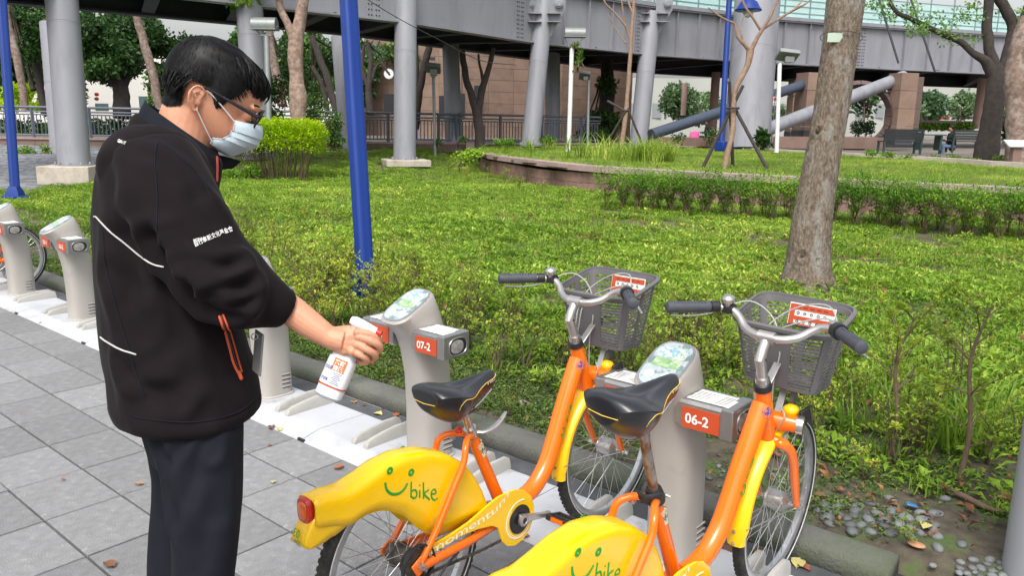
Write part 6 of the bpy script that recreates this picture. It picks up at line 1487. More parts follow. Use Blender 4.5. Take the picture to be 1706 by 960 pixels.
for i, (x, y, w, lb) in enumerate(rocks):
    D = 30 if x > 400 else 18.5; k = D/FPX; c = P(x, y, D); m = MB(); m.ball(c, (w*k, w*k*.8, w*k*.42), 18, rot=rotm(rz=i)); m.v = [tuple(np.array(p)+.12*w*k*np.array((mnoise.noise(Vector(np.array(p)*2+i)), mnoise.noise(Vector(np.array(p)*2+i+9)), mnoise.noise(Vector(np.array(p)*3+i+3)))))for p in m.v]
    tag(m.build('boulder', m_rock, origin=c), lb, 'boulder')
st_ = atz(872, 675, .06); m = MB(); m.ball(st_, (.05, .035, .025), 14); m.v = [tuple(np.array(p)+.008*np.array((mnoise.noise(Vector(np.array(p)*30)), mnoise.noise(Vector(np.array(p)*30+9)), 0))) for p in m.v]; tag(m.build('stone', m_rock, origin=st_), 'brown stone in the weeds between the bicycles', 'stone')
st_ = atz(1527, 908, .075); tag(MB().ball(st_, (.032, .022, .007), 18).build('flat_stone', mat('terracotta', (.42, .21, .11), .7, var=.15, scale=30), origin=st_), 'flat orange-brown stone below the pebble patch', 'stone')
st_ = atz(1519, 842, .085); tag(MB().box(st_, (.045, .025, .006), rotm(rz=.5, ry=.2)).build('plastic_scrap', mat('scrap_blue', (.03, .17, .42), .4), origin=st_, bevel=.003), 'small blue plastic scrap above the pebble patch', 'litter')
rt_ = MB(); rt_.tube(bez([atz(1525, 806, .08), atz(1560, 812, .09), atz(1600, 825, .095), atz(1640, 845, .09), atz(1690, 860, .08)], 5), [.006]*5+[.013]*11+[.01]*5, 10); tag(rt_.build('fallen_branch', mat('branch_brown', (.13, .085, .06), .85, var=.3, scale=30), origin=atz(1600, 825, .09)), 'brown fallen branch lying on the soil by the right-hand sapling', 'branch')
m_dl = [mat('dry_leaf_%s' % n_, srgb(c), .7, var=.25, scale=60) for n_, c in (('brown', 'a67a55'), ('dark', '6f4c34'), ('yellow', 'b9b070'), ('red', '9a5a40'))]
def dryleaf(seed, k):
    r = random.Random(seed); m = MB(); n_ = 6; V = []; 
    for i in range(n_+1):
        t = i/n_; w = .42*math.sin(math.pi*min(1, t*1.02+.02))**.8*(1-.25*t); cz = .25*math.sin(t*3)*r.uniform(.6, 1.4); V += [(t-.5, -w, cz+r.uniform(.05, .22)), (t-.5, 0, cz*.4), (t-.5, w, cz+r.uniform(.0, .25))]
    F = []
    for i in range(n_): a = 3*i; F += [(a, a+1, a+4, a+3), (a+1, a+2, a+5, a+4)]
    m.add(V, F); me = m.mesh('fallen_leaf', m_dl[k]); return me
dls = [dryleaf(s, s % 4) for s in range(8)]
LEAVES = [((448, 583), .05), ((390, 604), .03), ((140, 540), .03), ((67, 539), .03), ((165, 575), .03), ((452, 714), .05), ((466, 717), .045), ((450, 743), .03), ((232, 808), .035), ((182, 943), .055), ((455, 805), .03), ((565, 781), .05), ((590, 672), .045), ((606, 677), .035), ((630, 692), .06), ((660, 693), .05), ((665, 705), .035), ((808, 756), .05), ((822, 768), .02), ((870, 897), .06), ((480, 635), .04), ((1215, 920), .08), ((1330, 942), .07), ((1340, 948), .06), ((1245, 900), .05), ((1265, 925), .07), ((800, 720), .02), ((105, 800), .02), ((240, 640), .02), ((550, 880), .02), ((150, 664), .015), ((35, 690), .015)]
for i, ((x, y), s) in enumerate(LEAVES):
    q = atz(x, y, .004); zz = .040 if 2.31 < q[1] < 2.6 else .006
    o = bpy.data.objects.new('fallen_leaf', dls[i % 8]); COL.objects.link(o); o.location = (q[0], q[1], zz); o.scale = (s, s, s*.6); o.rotation_euler = (0, 0, random.uniform(0, 6.28)); tag(o, 'dry fallen leaf lying on the paving or in the gutter', 'leaf', 'dry leaves on the ground')
for i in range(26):
    x, y = pr_.uniform(-5, -.4), pr_.uniform(3.05, 3.9); s = pr_.uniform(.035, .07); o = bpy.data.objects.new('fallen_leaf', dls[i % 8]); COL.objects.link(o); o.location = (x, y, ground_z(x, y)+.012); o.scale = (s, s, s*.6); o.rotation_euler = (pr_.uniform(-.3, .3), 0, pr_.uniform(0, 6.28)); tag(o, 'dry brown leaf lying on the mossy soil', 'leaf', 'dry leaves on the soil')
# ================================================================== POLES, COLUMNS, FOOTBRIDGE
m_blue = mat('pole_blue', srgb('0a3280'), .42, var=.06, scale=3, coat=.1, spec=.35, col2=srgb('082660'), c2pos=(.55, .75), c2scale=2)
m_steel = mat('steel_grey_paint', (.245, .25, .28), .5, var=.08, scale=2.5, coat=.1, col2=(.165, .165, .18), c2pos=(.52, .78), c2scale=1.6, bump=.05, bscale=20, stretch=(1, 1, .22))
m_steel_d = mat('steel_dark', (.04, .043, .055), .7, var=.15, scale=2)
m_conc = mat('plinth_concrete', (.47, .42, .35), .85, var=.12, scale=3, bump=.4, bscale=40, col2=(.34, .29, .23), c2pos=(.5, .7), c2scale=4)
m_lampgrey = mat('lamp_grey', (.22, .24, .235), .45, metal=.3, var=.08)
m_white_post = mat('post_white', (.62, .63, .62), .5, var=.06, scale=2)
def pole_thing(label, top, bot, D, w, nm='lamp_post', cat='lamp post', m_=None, z0=None):
    a, b = P(*bot, D), P(*top, D); b[0], b[1] = a[0]+(b[0]-a[0]), a[1]+(b[1]-a[1]); t = thing(nm, label, cat, a); return t, a, b
# foreground blue pole: four-lobed tube
def lobed(mb, a, b, r_, n_=48, steps=2):
    a, b = np.array(a), np.array(b); mb.loft([[a+(b-a)*t+r_*(1+.085*math.cos(4*q+.5))*(RIGHT*math.cos(q)+FWD*math.sin(q)) for q in np.linspace(0, 2*math.pi, n_, endpoint=False)] for t in np.linspace(0, 1, steps)])
b0 = atz(611, 498, .09); b0[2] = .09; D = (b0-CAM)@(-RC[:, 2]); tp = P(577, -60, D); t = thing('blue_pole', 'tall glossy blue pole rising from the shrubs beside the lawn', 'pole', b0); m = MB(); tp2 = b0+(tp-b0); lobed(m, b0, b0+(tp2-b0)*1.5, .0735); m.build('shaft', m_blue, t)
m = MB(); lobed(m, b0-(0, 0, .03), b0+(0, 0, .03), .16); m.lathe(b0, (0, 0, 1), [(.03, .12), (.10, .105), (.20, .085), (.22, .075)], 24); m.build('base_flange', m_blue, t)
for k in range(4): a = k*math.pi/2+.4; MB().lathe(b0+np.array((math.cos(a)*.13, math.sin(a)*.13, .03)), (0, 0, 1), [(0, .014), (.02, .014), (.03, .008)], 6).build('bolt', m_blue, t)
for k in range(4): a = k*math.pi/2+.4; MB().box(b0+np.array((math.cos(a)*.10, math.sin(a)*.10, .13)), (.09, .012, .20), rotm(rz=a)).build('gusset', m_blue, t)
b0 = atz(27, 342, .0); b0[2] = 0.; D = (b0-CAM)@(-RC[:, 2]); t = thing('blue_pole', 'blue pole with a square base at the far left edge', 'pole', b0); m = MB(); top_ = P(3, 0, D); lobed(m, b0, b0+(top_-b0)*1.4, .085); m.build('shaft', m_blue, t); MB().box(b0+(0, 0, .09), (.36, .36, .18)).build('base_box', m_blue, t, bevel=.02); m = MB(); m.lathe(b0, (0, 0, 1), [(.18, .17), (.24, .15), (.34, .10)], 4); m.build('base_collar', m_blue, t)

COLS = [('smooth grey column on a pale concrete plinth behind the worker\'s back', 124, 275, 18.6, 50, 103, True), ('grey column just right of the worker\'s head, behind the floodlight', 430, 262, 21.4, 43, 415, False), ('grey column on a low square plinth right of the blue pole', 674, 266, 24.5, 37, 676, True), ('grey column with bolted bracket behind the planter tip', 884, 241, 30, 31, 907, False), ('grey column left of the first diagonal brace', 1063, 246, 34, 30, 1088, False), ('very thick grey column in the middle of the footbridge', 1243, 249, 33, 74, 1262, False),
        ('shaded rear column touching the leftmost front column', 100, 262, 27, 28, 78, False), ('shaded rear column right behind the blue pole', 587, 258, 30, 37, 565, False), ('shaded rear column with a vertical light streak', 757, 252, 32, 28, 748, False), ('shaded rear column right of the bracketed column', 921, 240, 36, 25, 920, False)]
BR_Z = 4.58
for i, (lb, px_, py_, D, w, tx_, plinth) in enumerate(COLS):
    b = P(px_, py_, D); t = thing('support_column', lb, 'column', b); r_ = w/2/FPX*D; tp = P(tx_, 0, D); k_ = (8 if i == 5 else (6.3 if i < 6 else BR_Z+.1)); k_ = (k_-b[2])/(tp[2]-b[2]); e = b+(tp-b)*k_
    mid = b+(e-b)*.55
    m = MB(); m.tube([b-(0, 0, .05), mid], [r_, r_], 40); m.build('shaft', m_steel, t); m = MB(); m.tube([mid+(0, 0, .004), e], [r_, r_], 40); m.build('shaft', m_steel, t)
    MB().tube([mid-(0, 0, .02), mid+(0, 0, .025)], r_*1.012, 40).build('weld_band', m_steel, t)
    MB().lathe(b, (0, 0, 1), [(-.05, r_*1.18), (.02, r_*1.18), (.025, r_*1.02)], 36).build('base_plate', m_steel, t)
    for q in range(10):
        a = q*math.pi/5; MB().lathe(b+np.array((math.cos(a)*r_*1.1, math.sin(a)*r_*1.1, .02)), (0, 0, 1), [(0, .03), (.04, .03), (.07, .015)], 6).build('bolt', m_steel, t)
    if i in (3, 4) :
        for s in (-1, 1):
            c = P(tx_+s*22, 12, D-.35); m = MB(); m.prism([(-.25, .6), (.45, .6), (.45, .1), (-.05, -.85), (-.25, -.95)], b*0+P(tx_+s*14, 20, D-.2), RIGHT*s, (0, 0, 1), -FWD, .05); m.build('bracket_plate', m_steel, t, smooth=False)
            MB().lathe(P(tx_+s*24, 6, D-.3), -FWD, [(0, .16), (.14, .16), (.15, .10), (.2, .10)], 20).build('bracket_pin', m_steel, t)
            for q in range(2): MB().box(P(tx_+s*16, 22+q*14, D-.35), (.5, .3, .03), rotm(rz=math.atan2(RIGHT[1], RIGHT[0]))).build('bracket_rib', m_steel, t)
pc = P(121, 292, 18.6); RZ = math.atan2(RIGHT[1], RIGHT[0])
m = MB().box(pc-(0, 0, .0), (1.12, 1.1, .46), rotm(rz=RZ+.12)); tag(m.build('plinth', m_conc, origin=pc, bevel=.02), 'pale concrete plinth under the leftmost front column', 'plinth')
pc = P(95, 277, 26.5); tag(MB().box(pc, (1.1, 1., .5), rotm(rz=RZ)).build('plinth', m_conc, origin=pc, bevel=.02), 'smaller concrete plinth under the rear column at left', 'plinth')
pc = P(676, 270, 24.5); tag(MB().box(pc-(0, 0, .02), (1.35, 1.2, .2), rotm(rz=RZ+.3)).build('plinth', m_conc, origin=pc, bevel=.02), 'low square concrete plinth under the column right of the blue pole', 'plinth')
pc = P(582, 262, 29.5); tag(MB().box(pc, (1.6, 1., .45), rotm(rz=RZ)).build('plinth', m_conc, origin=pc, bevel=.02), 'concrete plinth under the rear column behind the blue pole', 'plinth')

# footbridge girders: polyline (px at horizon-free depth)
def along(px, D, z):
    d = ray(px, 205); k = D/(d@(-RC[:, 2])); p = CAM+d*k; return np.array((p[0], p[1], z))
FG_ = [(-110, 16.1), (105, 18.9), (418, 21.9), (675, 25.2), (890, 30.8), (1080, 35.0), (1250, 38), (1450, 40.6), (1640, 43), (1850, 45.4)]
BG_ = [(-110, 21), (105, 22.8), (394, 26), (595, 29), (717, 32.2), (871, 37.5), (1055, 46), (1300, 52), (1600, 56), (1900, 58)]
fb = thing('footbridge', 'long grey steel footbridge with riveted girders and glass railing crossing above the park', 'footbridge', along(890, 30, 0))
Fp = [along(a, b, BR_Z) for a, b in FG_]; Bp = [along(a, b, BR_Z) for a, b in BG_]
GH = 1.92
for i, (a, b) in enumerate(zip(Fp, Fp[1:])):
    z = np.array((0, 0, 1.)); d = (b-a)/np.linalg.norm(b-a); nrm = np.array((d[1], -d[0], 0)); 
    if nrm@FWD > 0: nrm = -nrm
    L_ = np.linalg.norm(b-a)
    m = MB(); m.bar(a+z*GH/2, b+z*GH/2, .05, GH); m.build('web_plate', m_steel, fb, smooth=False)
    m = MB(); m.bar(a+nrm*.02-z*.0, b+nrm*.02-z*.0, .42, .05); m.build('bottom_flange', m_steel, fb, smooth=False)
    m = MB(); m.bar(a+z*GH, b+z*GH, .42, .05); m.build('top_flange', m_steel, fb, smooth=False)
    ns = 4 if i >= 4 else 0
    for k in range(1, ns+1): p = a+(b-a)*k/(ns+1)+nrm*.10; MB().box(p+z*GH/2, (.03, .16, GH-.06), np.array([d, nrm, z]).T).build('stiffener', m_steel, fb, smooth=False)
    if i < 7:          # riveted splice left of each column
        pz = b-d*1.1+nrm*.035; MB().box(pz+z*GH/2, (.55, .02, GH-.1), np.array([d, nrm, z]).T).build('splice_plate', m_steel, fb, smooth=False)
        rv = MB()
        for q in range(12):
            for w in (-.18, -.08, .08, .18): rv.lathe(pz+d*w+nrm*.01+z*(.12+q*(GH-.24)/11), nrm, [(0, .028), (.022, .022)], 6)
        rv.build('rivets', m_steel_d, fb, kind='stuff')
    # upper ledge and glass railing
    m = MB(); m.bar(a+z*(GH+.12), b+z*(GH+.12), .5, .16); m.build('deck_edge', m_steel, fb, smooth=False)
m_gl = mat('rail_glass', (.50, .72, .70), .12, var=.08, scale=1.5, alpha=.75, spec=.6)
m_glrail = mat('glass_rail', (.22, .33, .33), .4, metal=.4)
for i, (a, b) in enumerate(zip(Fp[4:], Fp[5:])):
    z = np.array((0, 0, 1.)); n_ = 5; d = (b-a)/np.linalg.norm(b-a)
    for k in range(n_):
        p, q = a+(b-a)*(k+.03)/n_, a+(b-a)*(k+.97)/n_; MB().bar(p+z*(GH+.75), q+z*(GH+.75), .02, 1.05).build('glass_panel', m_gl, fb, smooth=False)
        MB().box(a+(b-a)*k/n_+z*(GH+.9), (.06, .06, 1.5)).build('rail_post', m_glrail, fb, smooth=False)
    for h in (.42, .72, 1.0, 1.35): MB().bar(a+z*(GH+h)-d*0+np.array((.0, .0, 0)), b+z*(GH+h), .05, .04).build('rail', m_glrail, fb, smooth=False)
# deck slab, back girder and crossbeams
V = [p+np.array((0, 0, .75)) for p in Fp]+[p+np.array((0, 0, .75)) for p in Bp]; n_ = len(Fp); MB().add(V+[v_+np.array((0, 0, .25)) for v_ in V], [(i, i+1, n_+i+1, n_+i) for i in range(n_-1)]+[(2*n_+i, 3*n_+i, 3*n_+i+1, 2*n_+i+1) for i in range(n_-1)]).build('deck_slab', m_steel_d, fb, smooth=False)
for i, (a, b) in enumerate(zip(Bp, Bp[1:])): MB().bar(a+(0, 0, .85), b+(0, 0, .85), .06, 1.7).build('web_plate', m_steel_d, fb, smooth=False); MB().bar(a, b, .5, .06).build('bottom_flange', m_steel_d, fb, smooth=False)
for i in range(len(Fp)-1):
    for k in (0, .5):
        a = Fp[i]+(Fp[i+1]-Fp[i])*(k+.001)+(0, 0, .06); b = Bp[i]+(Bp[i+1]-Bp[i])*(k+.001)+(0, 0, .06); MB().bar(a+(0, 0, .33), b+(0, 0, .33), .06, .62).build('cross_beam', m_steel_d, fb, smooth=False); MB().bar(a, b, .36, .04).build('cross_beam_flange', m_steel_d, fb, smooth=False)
# far side glass canopy wall seen above the deck at right
for i in range(4, len(Bp)-1):
    a, b = Bp[i], Bp[i+1]; MB().bar(a+(0, 0, 3.2), b+(0, 0, 3.2), .03, 2.2).build('glass_panel', m_gl, fb, smooth=False)
# diagonal tube braces
def brace(label, a, b, Da, Db, w, m_): p, q = P(*a, Da), P(*b, Db); t = MB().tube([p, q], w/2/FPX*(Da+Db)/2, 28); tag(t.build('diagonal_brace', m_, origin=p), label, 'brace')
brace('dark blue-grey diagonal tube rising left of the thick column', (1085, 224), (1372, 130), 31, 36, 17, mat('brace_dark', (.055, .07, .105), .4, var=.1))
brace('light grey diagonal tube rising right of the thick column', (1246, 228), (1505, 128), 33, 37, 22, m_steel)
for a, b, lb in (((1462, -10), (1497, 105), 'thin steel stay left of the long branch'), ((1515, -10), (1558, 120), 'thin steel stay crossing the girder at right')): p, q = P(*a, 36), P(*b, 36); tag(MB().tube([p, q], .05, 8).build('steel_stay', m_steel_d, origin=q), lb, 'stay')
p = bez([P(595, -12, 21), P(660, 28, 21.5), P(730, 65, 22), P(800, 100, 23), P(860, 108, 25)], 5); tag(MB().tube(p, .012, 6).build('cable', m_black, origin=p[0]), 'thin black cable slung under the footbridge', 'cable')
# ---- floodlight posts
def floodlight(label, D, bot, top, w, head, m_, kind=0):
    a, b = P(*bot, D), P(*top, D); t = thing('floodlight_post', label, 'floodlight', a); MB().tube([a-(0, 0, .05), b], w/2/FPX*D, 14).build('post', m_, t); k = D/FPX; hx_, hy_, hw_, hh_ = head; c = P(hx_, hy_, D)
    MB().box(b+(0, 0, .02), (.30*hw_/40, .12, .05), rotm(rz=RZ)).build('mount_plate', m_lampgrey, t, bevel=.005)
    if kind == 0:
        m = MB(); m.loft([[c+RIGHT*s*hw_*k/2+(FWD*math.cos(a_)*.5+np.array((0, 0, math.sin(a_)*.5)))*hh_*k for a_ in np.linspace(-.4, math.pi+.4, 12)] for s in (-1, -.94, .94, 1)]); h_ = m.build('lamp_head', m_lampgrey, t)
        MB().box(c-np.array((0, 0, hh_*k*.25)), (hw_*k*1.05, hh_*k*1.05, .03), rotm(rz=RZ)).build('glass_frame', m_lampgrey, h_, bevel=.004)
        for s in (-1, 1): MB().bar(c+RIGHT*s*hw_*k*.54, b+RIGHT*s*hw_*k*.2, .03, .02).build('yoke', m_lampgrey, h_)
    else:
        m = MB(); R_ = rotm(rz=RZ)@rotm(rx=-.5, ry=.1); m.box(c, (hw_*k, .5, hh_*k*.3), R_); h_ = m.build('lamp_head', m_lampgrey, t, bevel=.01); MB().box(c+np.array((0, 0, .05)), (hw_*k*.9, .42, .05), R_).build('lamp_lid', mat('lid_pale', (.6, .64, .62), .3), h_); MB().box(c-np.array((-.05, 0, hh_*k*.35)), (hw_*k*.45, .25, hh_*k*.5), rotm(rz=RZ)).build('ballast_box', m_lampgrey, h_, bevel=.01)
    return t
floodlight('white-posted floodlight with vines hanging on it, on the planter lawn', 27, (947, 258), (953, 78), 7.5, (958, 56, 34, 20), m_white_post)
bushy('green vine dangling from the white floodlight post', 26.9, [(966, 95, 6, 14, 120), (958, 74, 8, 5, 60), (962, 108, 4, 9, 50)], lm_hedge, L=(.06, .12), seed=21, name='vine', cat='vine')
floodlight('floodlight behind the worker\'s forehead, just before the grey column', 20.5, (449, 252), (444, 60), 10, (441, 42, 40, 26), m_lampgrey)
floodlight('grey lamp post with a flat bright lid before the stone wall', 29, (725, 258), (722, 128), 5, (721, 113, 26, 20), m_lampgrey, 1)
floodlight('slim grey lamp post standing behind the white floodlight', 33, (979, 240), (981, 135), 4.5, (974, 126, 18, 12), m_lampgrey, 1)
floodlight('pale lamp post with a boxy head right of the thick column', 25, (1294, 252), (1299, 105), 7, (1312, 92, 34, 20), m_white_post, 1)
# blue lamp with bell shade
a, b = P(1201, 250, 24), P(1216, -20, 24); t = thing('blue_lamp_post', 'blue street lamp with a bell shade before the thick column', 'street lamp', a); MB().tube([a, a+(b-a)*1.1], .085, 16).build('post', m_blue, t); MB().box(a+(0, 0, .12), (.3, .3, .3)).build('base_box', m_blue, t, bevel=.03)
c = P(1247, 12, 24); MB().lathe(c+(0, 0, -.1), (0, 0, 1), [(0, .38), (.03, .40), (.12, .33), (.25, .26), (.36, .10), (.45, .06), (.7, .05)], 24).build('lamp_shade', m_blue, t); MB().ball(c-(0, 0, .1), (.16, .16, .2), 12).build('lamp_globe', mat('globe', (.55, .6, .62), .2), t); MB().tube(bez([c+(0, 0, .5), P(1232, -16, 24), P(1217, -6, 24)], 4), .03, 8).build('arm', m_blue, t)
a, b = P(692, 235, 36), P(687, 92, 36); t = thing('blue_lamp_post', 'distant blue street lamp beside the wall clock', 'street lamp', a); MB().tube([a, b], .085, 10).build('post', m_blue, t); c = P(678, 98, 36); MB().lathe(c, (0, 0, 1), [(-.15, .40), (0, .38), (.15, .2), (.25, .06)], 16).build('lamp_shade', m_blue, t); MB().tube([c+(0, 0, .25), b+(0, 0, .2), b], .04, 6).build('arm', m_blue, t)

# ================================================================== RIGHT FOREGROUND POST
q0 = atz(1673, 958, .05); q1 = q0+RIGHT*.10; post = thing('grey_post', 'smooth pale grey post cut by the lower right corner', 'post', (q0[0]+.10, q0[1]+.06, 0)); MB().tube([(q0[0]+.105, q0[1]+.07, -.05), (q0[0]+.105, q0[1]+.07, 2.6)], .125, 36).build('shaft', mat('post_grey', (.33, .34, .37), .45, var=.04, scale=2, coat=.2), post)

# ================================================================== LOW WALL, RAILING, BUILDINGS
m_wall = mat('low_wall', (.21, .135, .11), .8, var=.15, scale=2, bump=.3, bscale=20, col2=(.16, .12, .10), c2pos=(.5, .7), c2scale=1)
m_railing = mat('railing_steel', (.11, .13, .165), .5, metal=.0, var=.1)
def wallpts(D): return [along(x, D_, 0) for x, D_ in ((-140, D-1), (250, D), (560, D+.6), (760, D+1.6), (1000, D+5))]
wp = wallpts(30); lw = thing('low_wall', 'low brown stone wall carrying the railing behind the columns', 'wall', wp[1])
for a, b in zip(wp, wp[1:]):
    L_ = np.linalg.norm(b-a); n_ = int(L_/1.2)
    for k in range(n_): MB().bar(a+(b-a)*(k+.005)/n_+(0, 0, .48), a+(b-a)*(k+.995)/n_+(0, 0, .48), .3, .56).build('wall_stone', m_wall, lw, smooth=False); 
    MB().bar(a+(0, 0, .79), b+(0, 0, .79), .4, .07).build('wall_cap', m_coping, lw, smooth=False)
    MB().bar(a+(0, 0, .05), b+(0, 0, .05), .26, .34).build('footing', m_wall, lw, smooth=False)
rl = thing('railing', 'long blue-grey steel railing with thin balusters on the low wall', 'railing', wp[1]); cnt = 0; stf = MB(); nb = 0
for a, b in zip(wp, wp[1:]):
    z = np.array((0, 0, 1.)); L_ = np.linalg.norm(b-a)
    for h, r_ in ((1.92, .045), (1.76, .03), (1.66, .025), (.92, .03)): MB().tube([a+z*h, b+z*h], r_, 8).build('rail', m_railing, rl)
    n_ = int(L_/.14)
    for k in range(n_):
        p = a+(b-a)*k/n_
        if k % 14 == 0: MB().box(p+z*1.36, (.09, .09, 1.12)).build('post', m_railing, rl, smooth=False)
        elif nb < 300 : nb += 1; MB().box(p+z*1.29, (.028, .028, .74)).build('baluster', m_railing, rl, smooth=False)
        else: stf.box(p+z*1.29, (.028, .028, .74))
if stf.v: stf.build('balusters', m_railing, rl, smooth=False, kind='stuff')
# terrace behind the wall
tf = MB(); q = [along(x, D_, .82) for x, D_ in ((-140, 29.2), (250, 30.2), (560, 30.8), (760, 31.8), (1000, 35.2), (1100, 60), (600, 80), (-200, 80))]; tf.add(q, [tuple(range(8))]); tf.build('upper_terrace', m_terr, kind='structure', smooth=False)
for i_, (x0_, x1_) in enumerate(((-20, 90), (120, 340), (400, 600))):
    bushy(['dark shrubs crowding behind the railing at the far left', 'dark shrubs behind the railing left of the worker\'s collar', 'dark shrubs behind the railing beside the blue pole'][i_], 33.5, [(x, 214, 26, 17, 520) for x in range(x0_, x1_, 34)], lm_dark, L=(.1, .2), seed=60+i_)
# stone building
m_stone = mat('building_stone', (.245, .165, .125), .8, var=.1, scale=.8, col2=(.18, .12, .092), c2pos=(.45, .7), c2scale=1.5, rnd=.10)
m_dark = mat('dark_opening', (.025, .025, .03), .4)
bl = thing('stone_building', 'brown stone-clad building with a round wall clock behind the railing', 'building', along(800, 43.5, 0))
def stone_wall(parent, x0, D0, x1, D1, z0, z1, pw=1.25, ph=.62, holes=()):
    a, b = along(x0, D0, 0), along(x1, D1, 0); L_ = np.linalg.norm(b-a); d = (b-a)/L_; nrm = np.array((d[1], -d[0], 0)); nrm = -nrm if nrm@FWD > 0 else nrm
    MB().bar(a-nrm*.15+(0, 0, (z0+z1)/2), b-nrm*.15+(0, 0, (z0+z1)/2), .2, z1-z0).build('wall', m_joint, parent, smooth=False)
    nz_ = int((z1-z0)/ph); nx_ = max(1, int(L_/pw))
    for j in range(nz_):
        for i in range(nx_):
            u0, u1 = i*L_/nx_+.008, (i+1)*L_/nx_-.008; zz = z0+(z1-z0)*(j+.5)/nz_; h = (z1-z0)/nz_-.014; um = (u0+u1)/2
            if any(h0 < um < h1 and k0 < zz < k1 for h0, h1, k0, k1 in holes): continue
            MB().box(a+d*um+(0, 0, zz), (u1-u0, .08, h), np.array([d, -nrm, (0, 0, 1.)]).T).build('stone_panel', m_stone, parent, smooth=False)
    return a, d, nrm
a, d, nrm = stone_wall(bl, 770, 43.5, 935, 45.5, .8, 6.4)
stone_wall(bl, 935, 45.5, 1050, 48.5, .8, 6.0, 1.5, .7)
a2, d2, n2 = stone_wall(bl, 610, 46, 775, 43.6, .8, 8, 1.3, .7)
for x, y0, y1, w in ((738, 160, 195, 13), (770, 156, 196, 9), (796, 143, 190, 12), (715, 95, 100, 20), (650, 157, 190, 20)):
    D = 43.6; p = P(x, (y0+y1)/2, D-.3); MB().box(p, (w/FPX*D, .06, (y1-y0)/FPX*D), rotm(rz=RZ)).build('window', m_dark, bl, smooth=False)
cl_ = P(648, 123, 42.6); t = thing('wall_clock', 'round white clock on the stone wall right of the blue pole', 'clock', cl_); MB().lathe(cl_, -FWD, [(0, .28), (.06, .28), (.07, .25)], 28).build('case', m_lampgrey, t); MB().lathe(cl_-FWD*.06, -FWD, [(0, .245), (.012, .245)], 28).build('dial', m_white_ink, t)
hn = MB(); up_ = np.array((0, 0, 1.)); f0 = cl_-FWD*.08; hn.bar(f0, f0+up_*.12+RIGHT*.06, .012, .02); hn.bar(f0, f0-up_*.05+RIGHT*.10, .012, .02)
for k in range(12): a_ = k*math.pi/6; hn.box(f0+(RIGHT*math.sin(a_)+up_*math.cos(a_))*.18, (.015, .008, .015))
hn.build('hands', m_darkink, t, smooth=False)
# white building far left
m_wb = mat('white_render', (.74, .72, .68), .7, var=.04, scale=.4); wb = thing('white_building', 'bright white building behind the round-crowned tree', 'building', along(200, 52, 0))
a, b = along(-120, 50, 0), along(560, 56, 0); MB().bar(a+(0, 0, 3.2), b+(0, 0, 3.2), .4, 6.4).build('wall', m_wb, wb, smooth=False)
for x, y0, y1, w in ((170, 172, 185, 22), (240, 160, 186, 16), (300, 150, 186, 20), (340, 160, 180, 18)): p = P(x, (y0+y1)/2, 50); MB().box(p, (w*.036, .1, (y1-y0)*.036), rotm(rz=RZ)).build('window', mat('window_teal', (.16, .25, .26), .2), wb, smooth=False)
for y in (157, 164.5): p = P(161, y, 47); tag(MB().ball(p, (.13, .13, .11), 12).build('lantern', mat('lantern_red', (.62, .06, .03), .5), origin=p), 'red round lantern hanging before the white building', 'lantern', 'red lanterns')
for y in (1,): p = P(527, 150, 46); tag(MB().ball(p, (.14, .14, .13), 12).build('lantern', MATS['lantern_red'], origin=p), 'single red lantern in the gap left of the blue pole', 'lantern')
# tall wooded mass behind everything at left and above
fm = MB(); r = random.Random(77)
for x, y, rx, ry, D, n_ in ((0, 60, 70, 60, 44, 2600), (120, 30, 60, 40, 44, 1600), (330, 120, 60, 60, 44, 5000), (420, 110, 60, 65, 45, 5000), (510, 110, 70, 65, 44, 6000), (585, 120, 45, 60, 44, 4000), (60, 60, 50, 90, 45, 4000), (95, 150, 34, 45, 45, 3000), (285, 150, 36, 50, 45, 4000), (15, 130, 40, 50, 45, 2500), (215, 60, 90, 45, 45, 5000), (660, 88, 40, 14, 44, 500)):
    k = D/FPX; leafcloud_simple(fm, P(x, y, D), (rx*k, 1.5, ry*k), n_, .2, .42, .55, .2, r, .7)
tag(fm.build('woodland', lm_dark, smooth=False, normals=False, kind='stuff'), 'dark woodland behind the railing', 'trees')
del_ = None
# ---- right side: piers, ring, columns
def pier(label, x, y0, y1, w, D, m_, rnd=False, name='stone_pier', cat='pier', base_dark=True):
    b = P(x, y1, D); h = (y1-y0)/FPX*D+.4; W_ = w/FPX*D; t = thing(name, label, cat, b)
    if rnd: MB().tube([b, b+(0, 0, h)], W_/2, 28).build('shaft', m_, t)
    else:
        for k in range(4): MB().box(b+(0, 0, h*(k+.5)/4), (W_, W_, h/4-.012), rotm(rz=RZ+.25)).build('stone_block', m_, t, smooth=False, bevel=.01)
    if base_dark: MB().tube([b, b+(0, 0, .55)], W_/2*1.03*(1 if rnd else 1.38), 28 if rnd else 4).build('dark_base', mat('pier_base', (.06, .065, .075), .4), t) if rnd else MB().box(b+(0, 0, .3), (W_*1.03, W_*1.03, .62), rotm(rz=RZ+.25)).build('dark_base', mat('pier_base', (.06, .065, .075), .4), t, smooth=False)
m_pink = mat('column_pink', (.36, .235, .195), .6, var=.08, scale=2)
pier('round pinkish column left of the blue bell lamp', 1186, 136, 228, 14, 42, m_pink, True, 'round_column', 'column', False)
pier('slender pale column far behind the lawn at centre right', 1138, 150, 192, 9, 52, m_pink, True, 'round_column', 'column', False)
pier('broad brown stone pier left of the leaning foreground trunk', 1342, 140, 240, 34, 36, m_stone)
pier('narrow brown pier behind the pale lamp post', 1318, 150, 240, 18, 40, m_stone)
pier('brown stone pier right of the round stone ring', 1493, 140, 240, 32, 37, m_stone)
pier('narrow shaded pier edge beside the right stone pier', 1517, 145, 234, 14, 39, mat('pier_shaded', (.13, .09, .075), .8), base_dark=True)
